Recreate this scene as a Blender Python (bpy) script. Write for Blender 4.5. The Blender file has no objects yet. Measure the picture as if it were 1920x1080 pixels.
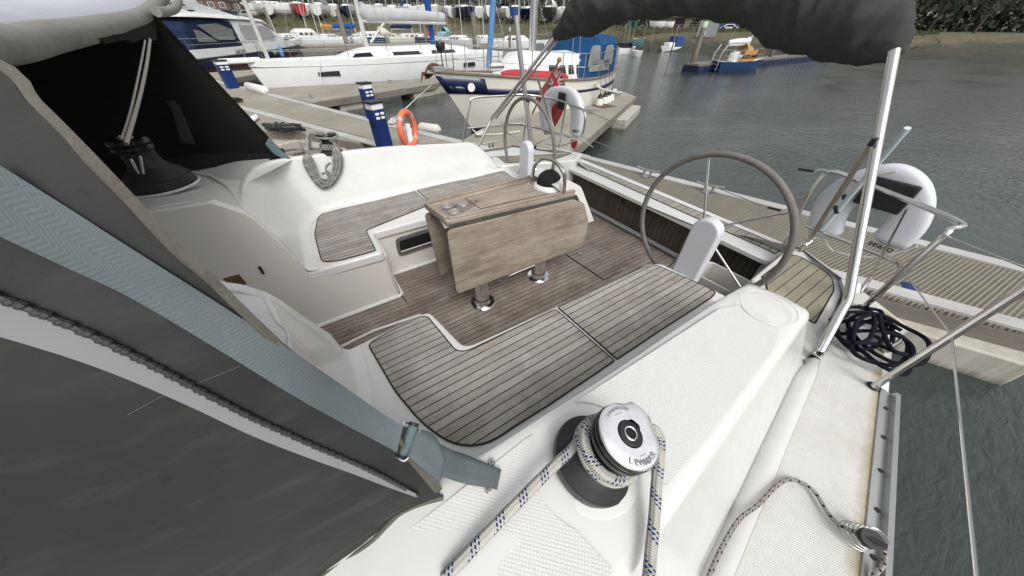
import bpy, bmesh, math, random
from mathutils import Vector, Matrix
rnd = random.Random(7)
V = Vector
# ------------------------------------------------------------------ camera, world, sun
FPX, YH = 550.0, 54.0
PT = math.atan((540 - YH) / FPX)
AZ = math.atan2(1130, math.hypot(FPX, 540 - YH))
H_ = V((math.cos(AZ), math.sin(AZ), 0)); R_ = V((math.sin(AZ), -math.cos(AZ), 0)); UPV = V((0, 0, 1))
FW = H_ * math.cos(PT) - UPV * math.sin(PT); CU = H_ * math.sin(PT) + UPV * math.cos(PT)
scn = bpy.context.scene
cam = bpy.data.cameras.new('camera'); camo = bpy.data.objects.new('camera', cam); scn.collection.objects.link(camo)
cam.sensor_width = 36; cam.lens = FPX / 1920 * 36; cam.clip_start = 0.02; cam.clip_end = 3000
M3 = Matrix((R_, CU, -FW)).transposed(); camo.matrix_world = M3.to_4x4(); scn.camera = camo
SUN_EL, SUN_AZ = math.radians(50), math.radians(262)      # azimuth of the sun in the XY plane
w = bpy.data.worlds.new('World'); scn.world = w; w.use_nodes = True
nt = w.node_tree; bg = nt.nodes['Background']
sky = nt.nodes.new('ShaderNodeTexSky'); sky.sky_type = 'NISHITA'; sky.sun_disc = False
sky.sun_elevation = SUN_EL; sky.sun_rotation = math.radians(90) - SUN_AZ; sky.dust_density = 6; sky.air_density = 1.6; sky.ozone_density = 1.0
hs = nt.nodes.new('ShaderNodeHueSaturation'); hs.inputs['Saturation'].default_value = 0.16
nt.links.new(sky.outputs[0], hs.inputs['Color']); nt.links.new(hs.outputs[0], bg.inputs['Color']); bg.inputs['Strength'].default_value = 0.15
sl = bpy.data.lights.new('sun', 'SUN'); sl.energy = 0.75; sl.angle = math.radians(24); sl.color = (1.0, 0.985, 0.96)
so = bpy.data.objects.new('sun', sl); scn.collection.objects.link(so)
sd = V((math.cos(SUN_EL) * math.cos(SUN_AZ), math.cos(SUN_EL) * math.sin(SUN_AZ), math.sin(SUN_EL)))
so.rotation_euler = sd.to_track_quat('Z', 'Y').to_euler()
scn.view_settings.view_transform = 'Standard'; scn.view_settings.look = 'None'; scn.view_settings.exposure = 0.30
scn.view_settings.gamma = 1
# ------------------------------------------------------------------ a pixel of the photograph -> a point on a real plane
def ray(u, v): return R_ * ((u - 960) / FPX) + CU * ((540 - v) / FPX) + FW
def Z(u, v, z): d = ray(u, v); return d * (z / d.z)
def Y(u, v, y): d = ray(u, v); return d * (y / d.y)
def X(u, v, x): d = ray(u, v); return d * (x / d.x)
def D(u, v, dist): d = ray(u, v); return d * (dist / math.hypot(d.x, d.y))
def pix(p): k = p.dot(FW); return 960 + FPX * p.dot(R_) / k, 540 - FPX * p.dot(CU) / k
def up_at(u, v, z0, v1):           # height of a vertical thing standing at (u,v,z0) whose top is on row v1
    p = Z(u, v, z0); q = V((p.x, p.y, 0)); k = (540 - v1) / FPX
    return (q.dot(CU) - k * q.dot(FW)) / (k * FW.z - CU.z)
ZW = -2.3      # water
ZP = -1.85     # pontoon decks
# ------------------------------------------------------------------ meshes
COL = scn.collection
ORG = {}
def tag(o, label=None, cat=None, group=None, kind=None):
    if label: o['label'] = label
    if cat: o['category'] = cat
    if group: o['group'] = group
    if kind: o['kind'] = kind
    return o
def thing(name, loc, label, cat, group=None, rz=0):
    o = bpy.data.objects.new(name, None); COL.objects.link(o); o.location = loc; o.rotation_euler = (0, 0, rz); o.empty_display_size = .2
    tag(o, label, cat, group); ORG[o.name] = V(loc)
    return o
def catmull(pts, n=6, closed=False):
    P = [V(p) for p in pts]; out = []; N = len(P)
    rng = range(N if closed else N - 1)
    for i in rng:
        if closed: a, b, c, d = P[(i - 1) % N], P[i], P[(i + 1) % N], P[(i + 2) % N]
        else: a, b, c, d = P[max(i - 1, 0)], P[i], P[i + 1], P[min(i + 2, N - 1)]
        for k in range(n):
            t = k / n
            out.append(0.5 * ((2 * b) + (c - a) * t + (2 * a - 5 * b + 4 * c - d) * t * t + (3 * b - a - 3 * c + d) * t ** 3))
    if not closed: out.append(P[-1])
    return out
def rpoly(pts, rads, n=6):          # polygon (any dim vectors) with rounded corners
    P = [V(p) for p in pts]; N = len(P); out = []
    if not isinstance(rads, (list, tuple)): rads = [rads] * N
    for i in range(N):
        a, b, c = P[(i - 1) % N], P[i], P[(i + 1) % N]; r = rads[i]
        if r <= 0: out.append(b); continue
        r1 = min(r, (a - b).length * .48); r2 = min(r, (c - b).length * .48)
        p = b + (a - b).normalized() * r1; q = b + (c - b).normalized() * r2
        for k in range(n + 1):
            t = k / n; out.append(p * (1 - t) ** 2 + b * 2 * t * (1 - t) + q * t * t)
    return out
class MB:
    def __init__(s): s.v = []; s.f = []; s.m = []; s.uv = []; s.T = None
    def add(s, vs, fs, mi=0, uvs=None):
        b = len(s.v)
        for p in vs:
            p = V(p); s.v.append(s.T @ p if s.T else p)
        for i, f in enumerate(fs):
            s.f.append([b + k for k in f]); s.m.append(mi); s.uv.append(uvs[i] if uvs else None)
        return s
    def box(s, c, d, rot=None, mi=0):
        vs = [V((x * d[0] / 2, y * d[1] / 2, z * d[2] / 2)) for x in (-1, 1) for y in (-1, 1) for z in (-1, 1)]
        if rot: vs = [rot @ p for p in vs]
        return s.add([p + V(c) for p in vs], [(0, 1, 3, 2), (4, 6, 7, 5), (0, 4, 5, 1), (2, 3, 7, 6), (0, 2, 6, 4), (1, 5, 7, 3)], mi)
    def bar(s, a, b, wd, th, mi=0, up=(0, 0, 1)):
        a, b = V(a), V(b); x = (b - a); L = x.length; x = x.normalized(); y = V(up).cross(x)
        if y.length < 1e-4: y = V((0, 1, 0)).cross(x)
        y.normalize(); z = x.cross(y)
        return s.box((a + b) / 2, (L, wd, th), Matrix((x, y, z)).transposed(), mi)
    def tube(s, pts, r, n=8, closed=False, caps=True, mi=0, flat=None):
        P = [V(p) for p in pts]; N = len(P); vs = []; L = 0; Ls = []
        if N < 2: return s
        t0 = (P[1] - P[0]).normalized(); ref = V((0, 0, 1)) if abs(t0.z) < .9 else V((1, 0, 0))
        nrm = (ref - t0 * ref.dot(t0)).normalized()
        for i in range(N):
            if closed: t = P[(i + 1) % N] - P[(i - 1) % N]
            else: t = P[min(i + 1, N - 1)] - P[max(i - 1, 0)]
            if t.length < 1e-9: t = t0.copy()
            t.normalize(); nrm = nrm - t * nrm.dot(t)
            if nrm.length < 1e-6: nrm = t.orthogonal()
            nrm.normalize(); bi = t.cross(nrm); rr = r[i] if isinstance(r, (list, tuple)) else r
            if i: L += (P[i] - P[i - 1]).length
            Ls.append(L)
            for k in range(n):
                a = 2 * math.pi * k / n
                vs.append(P[i] + (nrm * math.cos(a) + bi * math.sin(a) * (flat or 1)) * rr)
        fs = []; uvs = []
        for i in range(N if closed else N - 1):
            j = (i + 1) % N; l0 = Ls[i]; l1 = Ls[j] if j else L + (P[0] - P[-1]).length
            for k in range(n):
                q = (k + 1) % n; fs.append((i * n + k, i * n + q, j * n + q, j * n + k)); uvs.append([(k / n, l0), ((k + 1) / n, l0), ((k + 1) / n, l1), (k / n, l1)])
        if caps and not closed:
            fs.append(tuple(range(n))[::-1]); uvs.append(None); fs.append(tuple((N - 1) * n + k for k in range(n))); uvs.append(None)
        return s.add(vs, fs, mi, uvs)
    def lathe(s, prof, c=(0, 0, 0), axis=(0, 0, 1), n=32, mi=0, cap0=True, cap1=True):
        q = V((0, 0, 1)).rotation_difference(V(axis)).to_matrix(); vs = []
        for (r, z) in prof:
            for k in range(n):
                a = 2 * math.pi * k / n; vs.append(q @ V((r * math.cos(a), r * math.sin(a), z)) + V(c))
        fs = [(i * n + k, i * n + (k + 1) % n, (i + 1) * n + (k + 1) % n, (i + 1) * n + k) for i in range(len(prof) - 1) for k in range(n)]
        if cap0: fs.append(tuple(range(n))[::-1])
        if cap1: fs.append(tuple((len(prof) - 1) * n + k for k in range(n)))
        return s.add(vs, fs, mi)
    def prism(s, poly, off, mi=0):      # closed outline of 3D points extruded by vector off
        P = [V(p) for p in poly]; n = len(P); off = V(off)
        fs = [tuple(range(n)), tuple(range(2 * n - 1, n - 1, -1))] + [(i, (i + 1) % n, n + (i + 1) % n, n + i) for i in range(n)]
        return s.add(P + [p + off for p in P], fs, mi)
    def loft(s, rows, closed=False, mi=0, cap0=False, cap1=False):
        n = len(rows[0]); vs = [p for r in rows for p in r]; fs = []
        for i in range(len(rows) - 1):
            for k in range(n if closed else n - 1):
                q = (k + 1) % n; fs.append((i * n + k, i * n + q, (i + 1) * n + q, (i + 1) * n + k))
        if cap0: fs.append(tuple(range(n))[::-1])
        if cap1: fs.append(tuple((len(rows) - 1) * n + k for k in range(n)))
        return s.add(vs, fs, mi)
    def sphere(s, c, r, n=12, sc=(1, 1, 1), mi=0, z0=-1, z1=1):
        rows = []; m = max(4, n // 2)
        for i in range(m + 1):
            a = math.asin(z0) + (math.asin(z1) - math.asin(z0)) * i / m
            rows.append([V(c) + V((math.cos(a) * math.cos(t) * r * sc[0], math.cos(a) * math.sin(t) * r * sc[1], math.sin(a) * r * sc[2])) for t in [2 * math.pi * k / n for k in range(n)]])
        return s.loft(rows, closed=True, mi=mi)
    def build(s, name, mats, parent=None, bevel=0, seg=2, sharp=35, merge=1e-5, thick=0, loc=None, subd=0, local=False):
        if not isinstance(mats, (list, tuple)): mats = [mats]
        me = bpy.data.meshes.new(name)
        o = bpy.data.objects.new(name, me); COL.objects.link(o)
        org = V((0, 0, 0))
        if parent is not None:
            o.parent = parent; org = ORG.get(parent.name, org); ORG[o.name] = org
        elif loc is not None: org = V(loc); o.location = org; ORG[o.name] = org
        vs = s.v if local else [p - org for p in s.v]
        me.from_pydata(vs, [], s.f)
        for m in mats: me.materials.append(m)
        for p, mi in zip(me.polygons, s.m): p.material_index = mi
        if any(u for u in s.uv):
            ul = me.uv_layers.new(name='UVMap')
            for p, u in zip(me.polygons, s.uv):
                if u:
                    for li, c in zip(p.loop_indices, u): ul.data[li].uv = c
        bm = bmesh.new(); bm.from_mesh(me)
        if merge: bmesh.ops.remove_doubles(bm, verts=bm.verts, dist=merge)
        bmesh.ops.recalc_face_normals(bm, faces=bm.faces)
        bm.to_mesh(me); bm.free()
        me.shade_smooth(); me.set_sharp_from_angle(angle=math.radians(sharp))
        if thick: md = o.modifiers.new('solid', 'SOLIDIFY'); md.thickness = thick; md.offset = 0
        if subd: md = o.modifiers.new('sub', 'SUBSURF'); md.levels = md.render_levels = subd
        if bevel: md = o.modifiers.new('bevel', 'BEVEL'); md.width = bevel; md.segments = seg; md.limit_method = 'ANGLE'; md.angle_limit = math.radians(40); md.harden_normals = False
        return o
def text_mb(txt, size, M, ext=.001, font_shear=0, bold=0, mb=None, mi=0):
    cu = bpy.data.curves.new('t', 'FONT'); cu.body = txt; cu.size = size; cu.extrude = ext; cu.align_x = 'CENTER'; cu.align_y = 'CENTER'; cu.shear = font_shear; cu.offset = bold; cu.resolution_u = 3
    o = bpy.data.objects.new('t', cu); COL.objects.link(o)
    dg = bpy.context.evaluated_depsgraph_get(); dg.update(); me = bpy.data.meshes.new_from_object(o.evaluated_get(dg))
    mb = mb or MB(); mb.add([M @ v.co for v in me.vertices], [tuple(p.vertices) for p in me.polygons], mi)
    bpy.data.objects.remove(o); bpy.data.curves.remove(cu); bpy.data.meshes.remove(me)
    return mb
def copy_tree(o, parent=None):
    kids = list(o.children); c = o.copy(); COL.objects.link(c); c.parent = parent
    for k in kids: copy_tree(k, c)
    return c
# ------------------------------------------------------------------ materials
class NT:
    def __init__(s, name):
        s.m = bpy.data.materials.new(name); s.m.use_nodes = True; s.t = s.m.node_tree; s.b = s.t.nodes['Principled BSDF']
        s.n = s.t.nodes; s.obj = None
    def node(s, ty, **k):
        n = s.n.new(ty)
        for a, b in k.items(): setattr(n, a, b)
        return n
    def link(s, a, b): s.t.links.new(a, b)
    def coords(s, kind='Object'):
        if kind == 'World': return s.node('ShaderNodeNewGeometry').outputs['Position']
        return s.node('ShaderNodeTexCoord').outputs[kind]
    def mapping(s, src, scale=(1, 1, 1), loc=(0, 0, 0), rot=(0, 0, 0)):
        m = s.node('ShaderNodeMapping'); m.inputs['Scale'].default_value = scale; m.inputs['Location'].default_value = loc; m.inputs['Rotation'].default_value = rot
        s.link(src, m.inputs['Vector']); return m.outputs[0]
    def noise(s, src, scale, detail=4, rough=.55, dist=0):
        n = s.node('ShaderNodeTexNoise'); n.inputs['Scale'].default_value = scale; n.inputs['Detail'].default_value = detail; n.inputs['Roughness'].default_value = rough; n.inputs['Distortion'].default_value = dist
        s.link(src, n.inputs['Vector']); return n.outputs['Fac']
    def ramp(s, src, stops):
        r = s.node('ShaderNodeValToRGB'); e = r.color_ramp.elements
        while len(e) < len(stops): e.new(.5)
        for el, (p, c) in zip(e, stops): el.position = p; el.color = (c, c, c, 1) if isinstance(c, (int, float)) else (*c, 1)
        s.link(src, r.inputs[0]); return r.outputs[0]
    def mix(s, fac, a, b, mode='MIX'):
        m = s.node('ShaderNodeMix', data_type='RGBA', blend_type=mode)
        for i, x in ((0, fac), (6, a), (7, b)):
            if isinstance(x, (int, float)): m.inputs[i].default_value = x if i == 0 else (x, x, x, 1)
            elif isinstance(x, tuple): m.inputs[i].default_value = (*x, 1)
            else: s.link(x, m.inputs[i])
        return m.outputs[2]
    def math(s, op, a, b=None, c=None):
        m = s.node('ShaderNodeMath', operation=op)
        for i, x in enumerate((a, b, c)):
            if x is None: continue
            if isinstance(x, (int, float)): m.inputs[i].default_value = x
            else: s.link(x, m.inputs[i])
        return m.outputs[0]
    def bump(s, h, strength=.3, dist=.01, prev=None):
        b = s.node('ShaderNodeBump'); b.inputs['Strength'].default_value = strength; b.inputs['Distance'].default_value = dist
        s.link(h, b.inputs['Height'])
        if prev is not None: s.link(prev, b.inputs['Normal'])
        return b.outputs[0]
    def set(s, **k):
        for a, x in k.items():
            i = s.b.inputs[a.replace('_', ' ')]
            if isinstance(x, (int, float)): i.default_value = x
            elif isinstance(x, tuple): i.default_value = (*x, 1)
            else: s.link(x, i)
        return s
def mk(name, col, rough=.5, metal=0, var=.12, vs=3.0, bump=0, bs=60, dirt=None, dirt_amt=.4, coat=0, bd=.004, rv=.1):
    N = NT(name); c = N.coords('Object'); n1 = N.noise(c, vs, 5); n2 = N.noise(c, vs * 9, 4)
    f = N.math('ADD', N.math('MULTIPLY', n1, .7), N.math('MULTIPLY', n2, .3))
    lo = tuple(x * (1 - var) for x in col); hi = tuple(min(1, x * (1 + var)) for x in col)
    cc = N.ramp(f, [(.3, lo), (.7, hi)])
    if dirt:
        n3 = N.ramp(N.noise(c, vs * 2.3, 6, .65), [(.52, 0), (.75, dirt_amt)]); cc = N.mix(n3, cc, dirt)
    N.set(Base_Color=cc, Metallic=metal, Roughness=N.math('ADD', N.math('MULTIPLY', n2, rv), max(0, rough - rv / 2)))
    if coat: N.set(Coat_Weight=coat)
    if rough >= .7: N.set(Specular_IOR_Level=.15)
    elif col[0] < .05 and rough > .3: N.set(Specular_IOR_Level=.3)
    if bump: N.set(Normal=N.bump(N.noise(c, bs, 3), bump, bd))
    return N.m
M = {}
M['gel'] = mk('gelcoat', (.60, .60, .585), .24, var=.04, vs=2, dirt=(.50, .49, .455), dirt_amt=.4, coat=.2)
M['gelgrey'] = mk('gelcoat_liner', (.60, .58, .545), .35, var=.03, vs=1.5)
M['whitepaint'] = mk('white_paint', (.74, .75, .75), .3, var=.04, vs=1, dirt=(.55, .54, .5), dirt_amt=.25)
M['creampaint'] = mk('cream_paint', (.62, .61, .55), .33, var=.04, vs=1, dirt=(.5, .48, .42), dirt_amt=.3)
M['whiteplastic'] = mk('white_plastic', (.56, .575, .61), .45, var=.03, vs=4, dirt=(.55, .55, .55), dirt_amt=.15)
M['steel'] = mk('stainless_steel', (.62, .61, .59), .2, 1, var=.08, vs=8)
M['brownsteel'] = mk('tarnished_tube', (.42, .38, .33), .3, 1, var=.1, vs=8)
M['alu'] = mk('anodised_aluminium', (.42, .43, .43), .42, .85, var=.08, vs=5)
M['chrome'] = mk('polished_chrome', (.80, .80, .82), .1, 1, var=.05, vs=20)
M['black'] = mk('black_plastic', (.018, .018, .020), .42, var=.2, vs=10)
M['satin'] = mk('black_anodised', (.018, .018, .020), .5, 0, var=.15, vs=10, dirt=(.06, .06, .06), dirt_amt=.3)
M['dark'] = mk('dark_void', (.008, .008, .009), .6, var=.1)
M['leather'] = mk('grey_leather', (.17, .16, .15), .7, var=.15, vs=12, bump=.5, bs=180, dirt=(.1, .09, .085), dirt_amt=.5)
M['binding'] = mk('fabric_binding', (.105, .10, .085), .85, var=.2, vs=30, bump=.6, bs=300, bd=.002)
M['navy'] = mk('navy_gelcoat', (.012, .018, .06), .25, var=.1, vs=1)
M['blue'] = mk('blue_paint', (.012, .038, .10), .35, var=.12, vs=2, dirt=(.02, .05, .1), dirt_amt=.4)
M['sparblue'] = mk('blue_sail_cover', (.015, .07, .26), .8, var=.2, vs=4, bump=.4, bs=20, bd=.02)
M['lightblue'] = mk('faded_blue_cover', (.10, .22, .42), .8, var=.15, vs=4, bump=.4, bs=20, bd=.02)
M['canvasblue'] = mk('blue_canvas', (.010, .055, .14), .85, var=.15, vs=5)
M['pedblue'] = mk('pedestal_blue', (.006, .025, .12), .35, var=.1, vs=3)
M['red'] = mk('red_canvas', (.42, .045, .05), .75, var=.12, vs=5, bump=.3, bs=30)
M['redpaint'] = mk('red_paint', (.33, .03, .025), .4, var=.15, vs=2)
M['orange'] = mk('orange_plastic', (.68, .15, .07), .5, var=.1, vs=6, dirt=(.5, .13, .08), dirt_amt=.4)
M['yellow'] = mk('yellow_canvas', (.45, .26, .06), .8, var=.1)
M['amber'] = mk('amber_canvas', (.40, .23, .085), .8, var=.1)
M['wood'] = mk('varnished_wood', (.38, .16, .05), .35, var=.3, vs=10)
M['rust'] = mk('rusty_iron', (.12, .065, .04), .8, var=.45, vs=12, bump=.6, bs=40)
M['greysail'] = mk('grey_sail_cover', (.42, .43, .44), .8, var=.1, vs=3, bump=.3, bs=15, bd=.02)
M['creamsail'] = mk('cream_sailcloth', (.52, .48, .43), .85, var=.1, vs=4, bump=.5, bs=12, bd=.03)
M['glass'] = mk('tinted_glass', (.02, .022, .025), .08, var=.1)
M['clear'] = mk('clear_vinyl', (.22, .23, .23), .15, var=.2, vs=3)
M['greenp'] = mk('green_paint', (.02, .12, .09), .6, var=.15)
M['brick'] = mk('brick_wall', (.16, .11, .09), .9, var=.2, vs=1)
M['roof'] = mk('slate_roof', (.07, .07, .075), .8, var=.2, vs=1)
M['bark'] = mk('bark', (.07, .06, .05), .9, var=.3, vs=4, bump=.5, bs=20)
M['rope_w'] = mk('white_rope', (.55, .54, .50), .9, var=.15, vs=30, bump=.8, bs=250)
M['rope_k'] = mk('black_rope', (.006, .007, .012), .85, var=.3, vs=60, bump=.9, bs=350, bd=.003)
M['antifoul'] = mk('antifouling', (.02, .025, .05), .8, var=.3, vs=2)
M['fender'] = mk('white_fender', (.62, .62, .59), .4, var=.08, dirt=(.4, .38, .33), dirt_amt=.4)
M['wall_pale'] = mk('pale_render', (.40, .41, .42), .8, var=.1, vs=.5)

def pile_mat():
    N = NT('weathered_pile'); c = N.coords('World'); g = N.noise(N.mapping(c, (8, 8, .6)), 1.5, 6, .6)
    cc = N.ramp(g, [(.3, (.10, .085, .065)), (.7, (.26, .24, .20))])
    sep = N.node('ShaderNodeSeparateXYZ'); N.link(c, sep.inputs[0])
    h = N.math('ADD', sep.outputs[2], N.math('MULTIPLY', N.noise(c, 2.5), .8))
    wet = N.ramp(N.math('MULTIPLY_ADD', h, .5, .95), [(.0, 1), (.6, 0)])
    N.set(Base_Color=N.mix(wet, cc, (.022, .02, .015)), Roughness=.85, Normal=N.bump(g, .6, .02)); return N.m
M['pile'] = pile_mat()
def teak(name, axis, sp, off=0., base=(.315, .298, .27), tint=(.215, .19, .168), pale=(.44, .43, .40), caulk=.11, green=.0):
    N = NT(name); c = N.coords('World'); sep = N.node('ShaderNodeSeparateXYZ'); N.link(c, sep.inputs[0])
    a = sep.outputs[axis]; q = N.math('ADD', N.math('DIVIDE', a, sp), 50.37 + off)
    fr = N.math('FRACT', q); fl = N.math('FLOOR', q)
    wn = N.node('ShaderNodeTexWhiteNoise', noise_dimensions='1D'); N.link(fl, wn.inputs['W'])
    sc = [60, 60, 60]; la = 0 if axis != 0 else 1
    if name.startswith('teak_v'): la = 2
    sc[la] = 3.0
    gv = N.node('ShaderNodeVectorMath', operation='ADD'); N.link(c, gv.inputs[0])
    cmb = N.node('ShaderNodeCombineXYZ'); N.link(N.math('MULTIPLY', wn.outputs['Value'], 7.0), cmb.inputs[la]); N.link(cmb.outputs[0], gv.inputs[1])
    g1 = N.noise(N.mapping(gv.outputs[0], tuple(sc)), 1.6, 6, .65, .4)
    sc2 = [9, 9, 9]; sc2[la] = 1.6
    g2 = N.noise(N.mapping(gv.outputs[0], tuple(sc2)), 1.2, 4, .6)
    sc3 = [380, 380, 380]; sc3[la] = 70
    g4 = N.noise(N.mapping(c, tuple(sc3)), 1, 2, .7)
    mott = N.noise(c, 5.5, 6, .65)
    f = N.math('ADD', N.math('ADD', N.math('MULTIPLY', g1, .40), N.math('MULTIPLY', g4, .38)), N.math('ADD', N.math('MULTIPLY', g2, .18), N.math('MULTIPLY', wn.outputs['Value'], .14)))
    col = N.ramp(f, [(.36, tint), (.56, base), (.80, pale)])
    col = N.mix(N.ramp(mott, [(.46, 0), (.66, .5)]), col, tuple(x * .72 for x in tint))
    pale2 = N.noise(N.mapping(c, (1, 1, 1), (4, 2, 1)), 5.5, 7, .7)
    col = N.mix(N.ramp(pale2, [(.50, 0), (.70, .45)]), col, pale)
    col = N.mix(N.ramp(N.noise(N.mapping(c, (1, 1, 1), (7, 7, 2)), 9, 6, .7), [(.5, 0), (.68, .35)]), col, (base[0] * .78, base[1] * .80, base[2] * .70))
    if green: col = N.mix(N.ramp(N.noise(N.mapping(c, (1, 1, 1), (9, 3, 7)), 3.5, 6, .7), [(.45, 0), (.65, green)]), col, (.22, .205, .13))
    spots = N.ramp(N.noise(c, 24, 3, .6), [(.70, 0), (.76, .55)])
    col = N.mix(spots, col, (.07, .055, .045))
    d = N.math('MINIMUM', fr, N.math('SUBTRACT', 1, fr)); h = caulk / 2
    cm = N.ramp(d, [(h * .8, 1), (h * 1.15, 0)])
    N.set(Base_Color=N.mix(cm, col, (.006, .006, .007)), Roughness=N.mix(cm, .78, .45))
    hh = N.math('SUBTRACT', N.math('MULTIPLY', g1, .35), cm)
    N.set(Normal=N.bump(hh, .5, .0025), Specular_IOR_Level=.3); return N.m
M['teakseat'] = teak('teak_seat', 1, .0388, .15)
M['teakport'] = teak('teak_port', 1, .0400, .4, base=(.30, .28, .255), tint=(.20, .175, .155))
M['teaksole'] = teak('teak_sole', 1, .0425, .0, base=(.208, .172, .146), tint=(.128, .094, .076), pale=(.34, .32, .285))
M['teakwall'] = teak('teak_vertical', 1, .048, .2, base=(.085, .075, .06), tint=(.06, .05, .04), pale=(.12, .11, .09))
M['teaktop'] = teak('teak_cross', 1, .066, .3, base=(.30, .285, .25), tint=(.22, .20, .175), pale=(.37, .355, .32), caulk=.07)
M['teakhelm'] = teak('teak_helm', 1, .052, .3, base=(.27, .25, .19), tint=(.21, .19, .14), pale=(.36, .35, .30), green=.5, caulk=.08)
def plank_wood(name, along, base, dark, pale):
    N = NT(name); c = N.coords('World'); sc = [30, 30, 30]; sc[along] = 1.5
    g1 = N.noise(N.mapping(c, tuple(sc)), 1.3, 7, .65, 1.0); m = N.noise(c, 3.0, 6, .65); sc = [220, 220, 220]; sc[along] = 10
    g3 = N.noise(N.mapping(c, tuple(sc)), 1, 3, .6)
    f = N.math('ADD', N.math('MULTIPLY', g1, .5), N.math('ADD', N.math('MULTIPLY', m, .35), N.math('MULTIPLY', g3, .22)))
    col = N.ramp(f, [(.36, dark), (.52, base), (.70, pale)])
    w1 = N.noise(N.mapping(c, tuple(.5 if i == along else 2.2 for i in range(3)), (3, 1, 5)), 2.2, 7, .7)
    col = N.mix(N.ramp(w1, [(.48, 0), (.66, .6)]), col, (.38, .335, .28)); w2 = N.noise(N.mapping(c, tuple(.8 if i == along else 4 for i in range(3)), (8, 1, 2)), 2.4, 7, .7)
    col = N.mix(N.ramp(w2, [(.52, 0), (.68, .6)]), col, tuple(x * .85 for x in dark))
    col = N.mix(N.ramp(N.noise(c, 30, 2), [(.70, 0), (.76, .5)]), col, (.08, .06, .045))
    N.set(Base_Color=col, Roughness=.72, Normal=N.bump(g1, .35, .003)); return N.m
M['tablewood'] = plank_wood('weathered_table_wood', 0, (.26, .21, .17), (.13, .10, .078), (.38, .34, .29))
M['leafwood'] = plank_wood('weathered_leaf_wood', 0, (.235, .192, .15), (.12, .09, .068), (.37, .33, .275))
def nonslip(name, sp=.0095, col=(.62, .62, .605), dirt=.25, rot=.0):
    N = NT(name); c = N.mapping(N.coords('World'), (1 / sp,) * 3, rot=(0, 0, rot)); sep = N.node('ShaderNodeSeparateXYZ'); N.link(c, sep.inputs[0])
    a = N.math('SINE', N.math('MULTIPLY', sep.outputs[0], 6.283)); b = N.math('SINE', N.math('MULTIPLY', sep.outputs[1], 6.283)); p = N.math('MULTIPLY', a, b)
    p = N.ramp(N.math('MULTIPLY_ADD', p, .5, .5), [(.45, 0), (.75, 1)])
    w_ = N.coords('World'); n = N.noise(w_, 5, 6, .6)
    cc = N.mix(N.ramp(n, [(.5, 0), (.75, dirt)]), col, tuple(x * .78 for x in col))
    cc = N.mix(p, tuple(x * .88 for x in col), cc)
    cc = N.mix(N.ramp(N.noise(w_, 60, 3), [(.70, 0), (.76, .5)]), cc, (.3, .29, .26))
    N.set(Base_Color=cc, Roughness=.5, Normal=N.bump(p, .42, .0014)); return N.m
M['nonslip'] = nonslip('nonslip_gelcoat')
def decking():
    N = NT('side_deck_nonslip'); w_ = N.coords('World'); c = N.mapping(w_, (110, 110, 110), rot=(0, 0, .25)); sep = N.node('ShaderNodeSeparateXYZ'); N.link(c, sep.inputs[0])
    a = N.math('SINE', N.math('MULTIPLY', sep.outputs[0], 6.283)); b = N.math('SINE', N.math('MULTIPLY', sep.outputs[1], 6.283)); p = N.math('MULTIPLY', a, b)
    p = N.ramp(N.math('MULTIPLY_ADD', p, .5, .5), [(.4, 0), (.8, 1)])
    n = N.noise(w_, 6, 7, .7); n2 = N.noise(N.mapping(w_, (30, 6, 6)), 3, 5, .6)
    cc = N.mix(N.ramp(n, [(.42, 0), (.7, .55)]), (.55, .55, .525), (.42, .41, .37))
    cc = N.mix(N.ramp(n2, [(.6, 0), (.75, .35)]), cc, (.34, .33, .29)); cc = N.mix(N.math('MULTIPLY', p, .25), cc, (.40, .39, .36))
    cc = N.mix(N.ramp(N.noise(w_, 70, 3), [(.68, 0), (.75, .6)]), cc, (.2, .19, .17))
    sp = N.node('ShaderNodeSeparateXYZ'); N.link(w_, sp.inputs[0]); ra_, rb_ = Z(1622, 1000, -1.1), Z(1652, 715, -1.1); sl_ = (rb_.y - ra_.y) / (rb_.x - ra_.x)
    dd = N.math('SUBTRACT', N.math('SUBTRACT', sp.outputs[1], N.math('MULTIPLY', sp.outputs[0], sl_)), ra_.y - sl_ * ra_.x)
    dd = N.math('ADD', dd, N.math('MULTIPLY', N.math('SUBTRACT', N.noise(w_, 14, 6, .7), .5), .06))
    cc = N.mix(N.ramp(dd, [(.0, .9), (.035, 0)]), cc, (.30, .245, .13))
    N.set(Base_Color=cc, Roughness=.65, Normal=N.bump(p, .6, .0018)); return N.m
M['deck'] = decking()
def fabric(name, col, weave=900, dust=(.10, .10, .095), da=.5, fold=.0, var=.2):
    N = NT(name); c = N.coords('Object'); n = N.noise(c, 2.2, 6, .6); n2 = N.noise(N.mapping(c, (1, 1, 3)), 9, 5, .6)
    cc = N.ramp(n, [(.3, tuple(x * (1 - var) for x in col)), (.7, tuple(x * (1 + var) for x in col))])
    cc = N.mix(N.ramp(n2, [(.5, 0), (.8, da)]), cc, dust)
    cc = N.mix(N.ramp(N.noise(c, 28, 3, .6), [(.68, 0), (.76, .45)]), cc, tuple(x * .45 for x in col))
    bn = N.bump(N.noise(c, weave, 2), .35, .001)
    if fold: bn = N.bump(N.noise(N.mapping(c, (1, 1, 1)), 3.2, 3, .5, .6), fold, .05, bn)
    N.set(Base_Color=cc, Roughness=.9, Specular_IOR_Level=.12, Normal=bn); return N.m
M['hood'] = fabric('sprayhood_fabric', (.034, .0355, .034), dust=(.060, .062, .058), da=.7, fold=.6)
M['hoodin'] = fabric('sprayhood_inside_shaded', (.013, .013, .012), dust=(.012, .012, .011), da=.3, fold=.3)  # hood fabric again, the shade inside put into a darker colour
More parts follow.
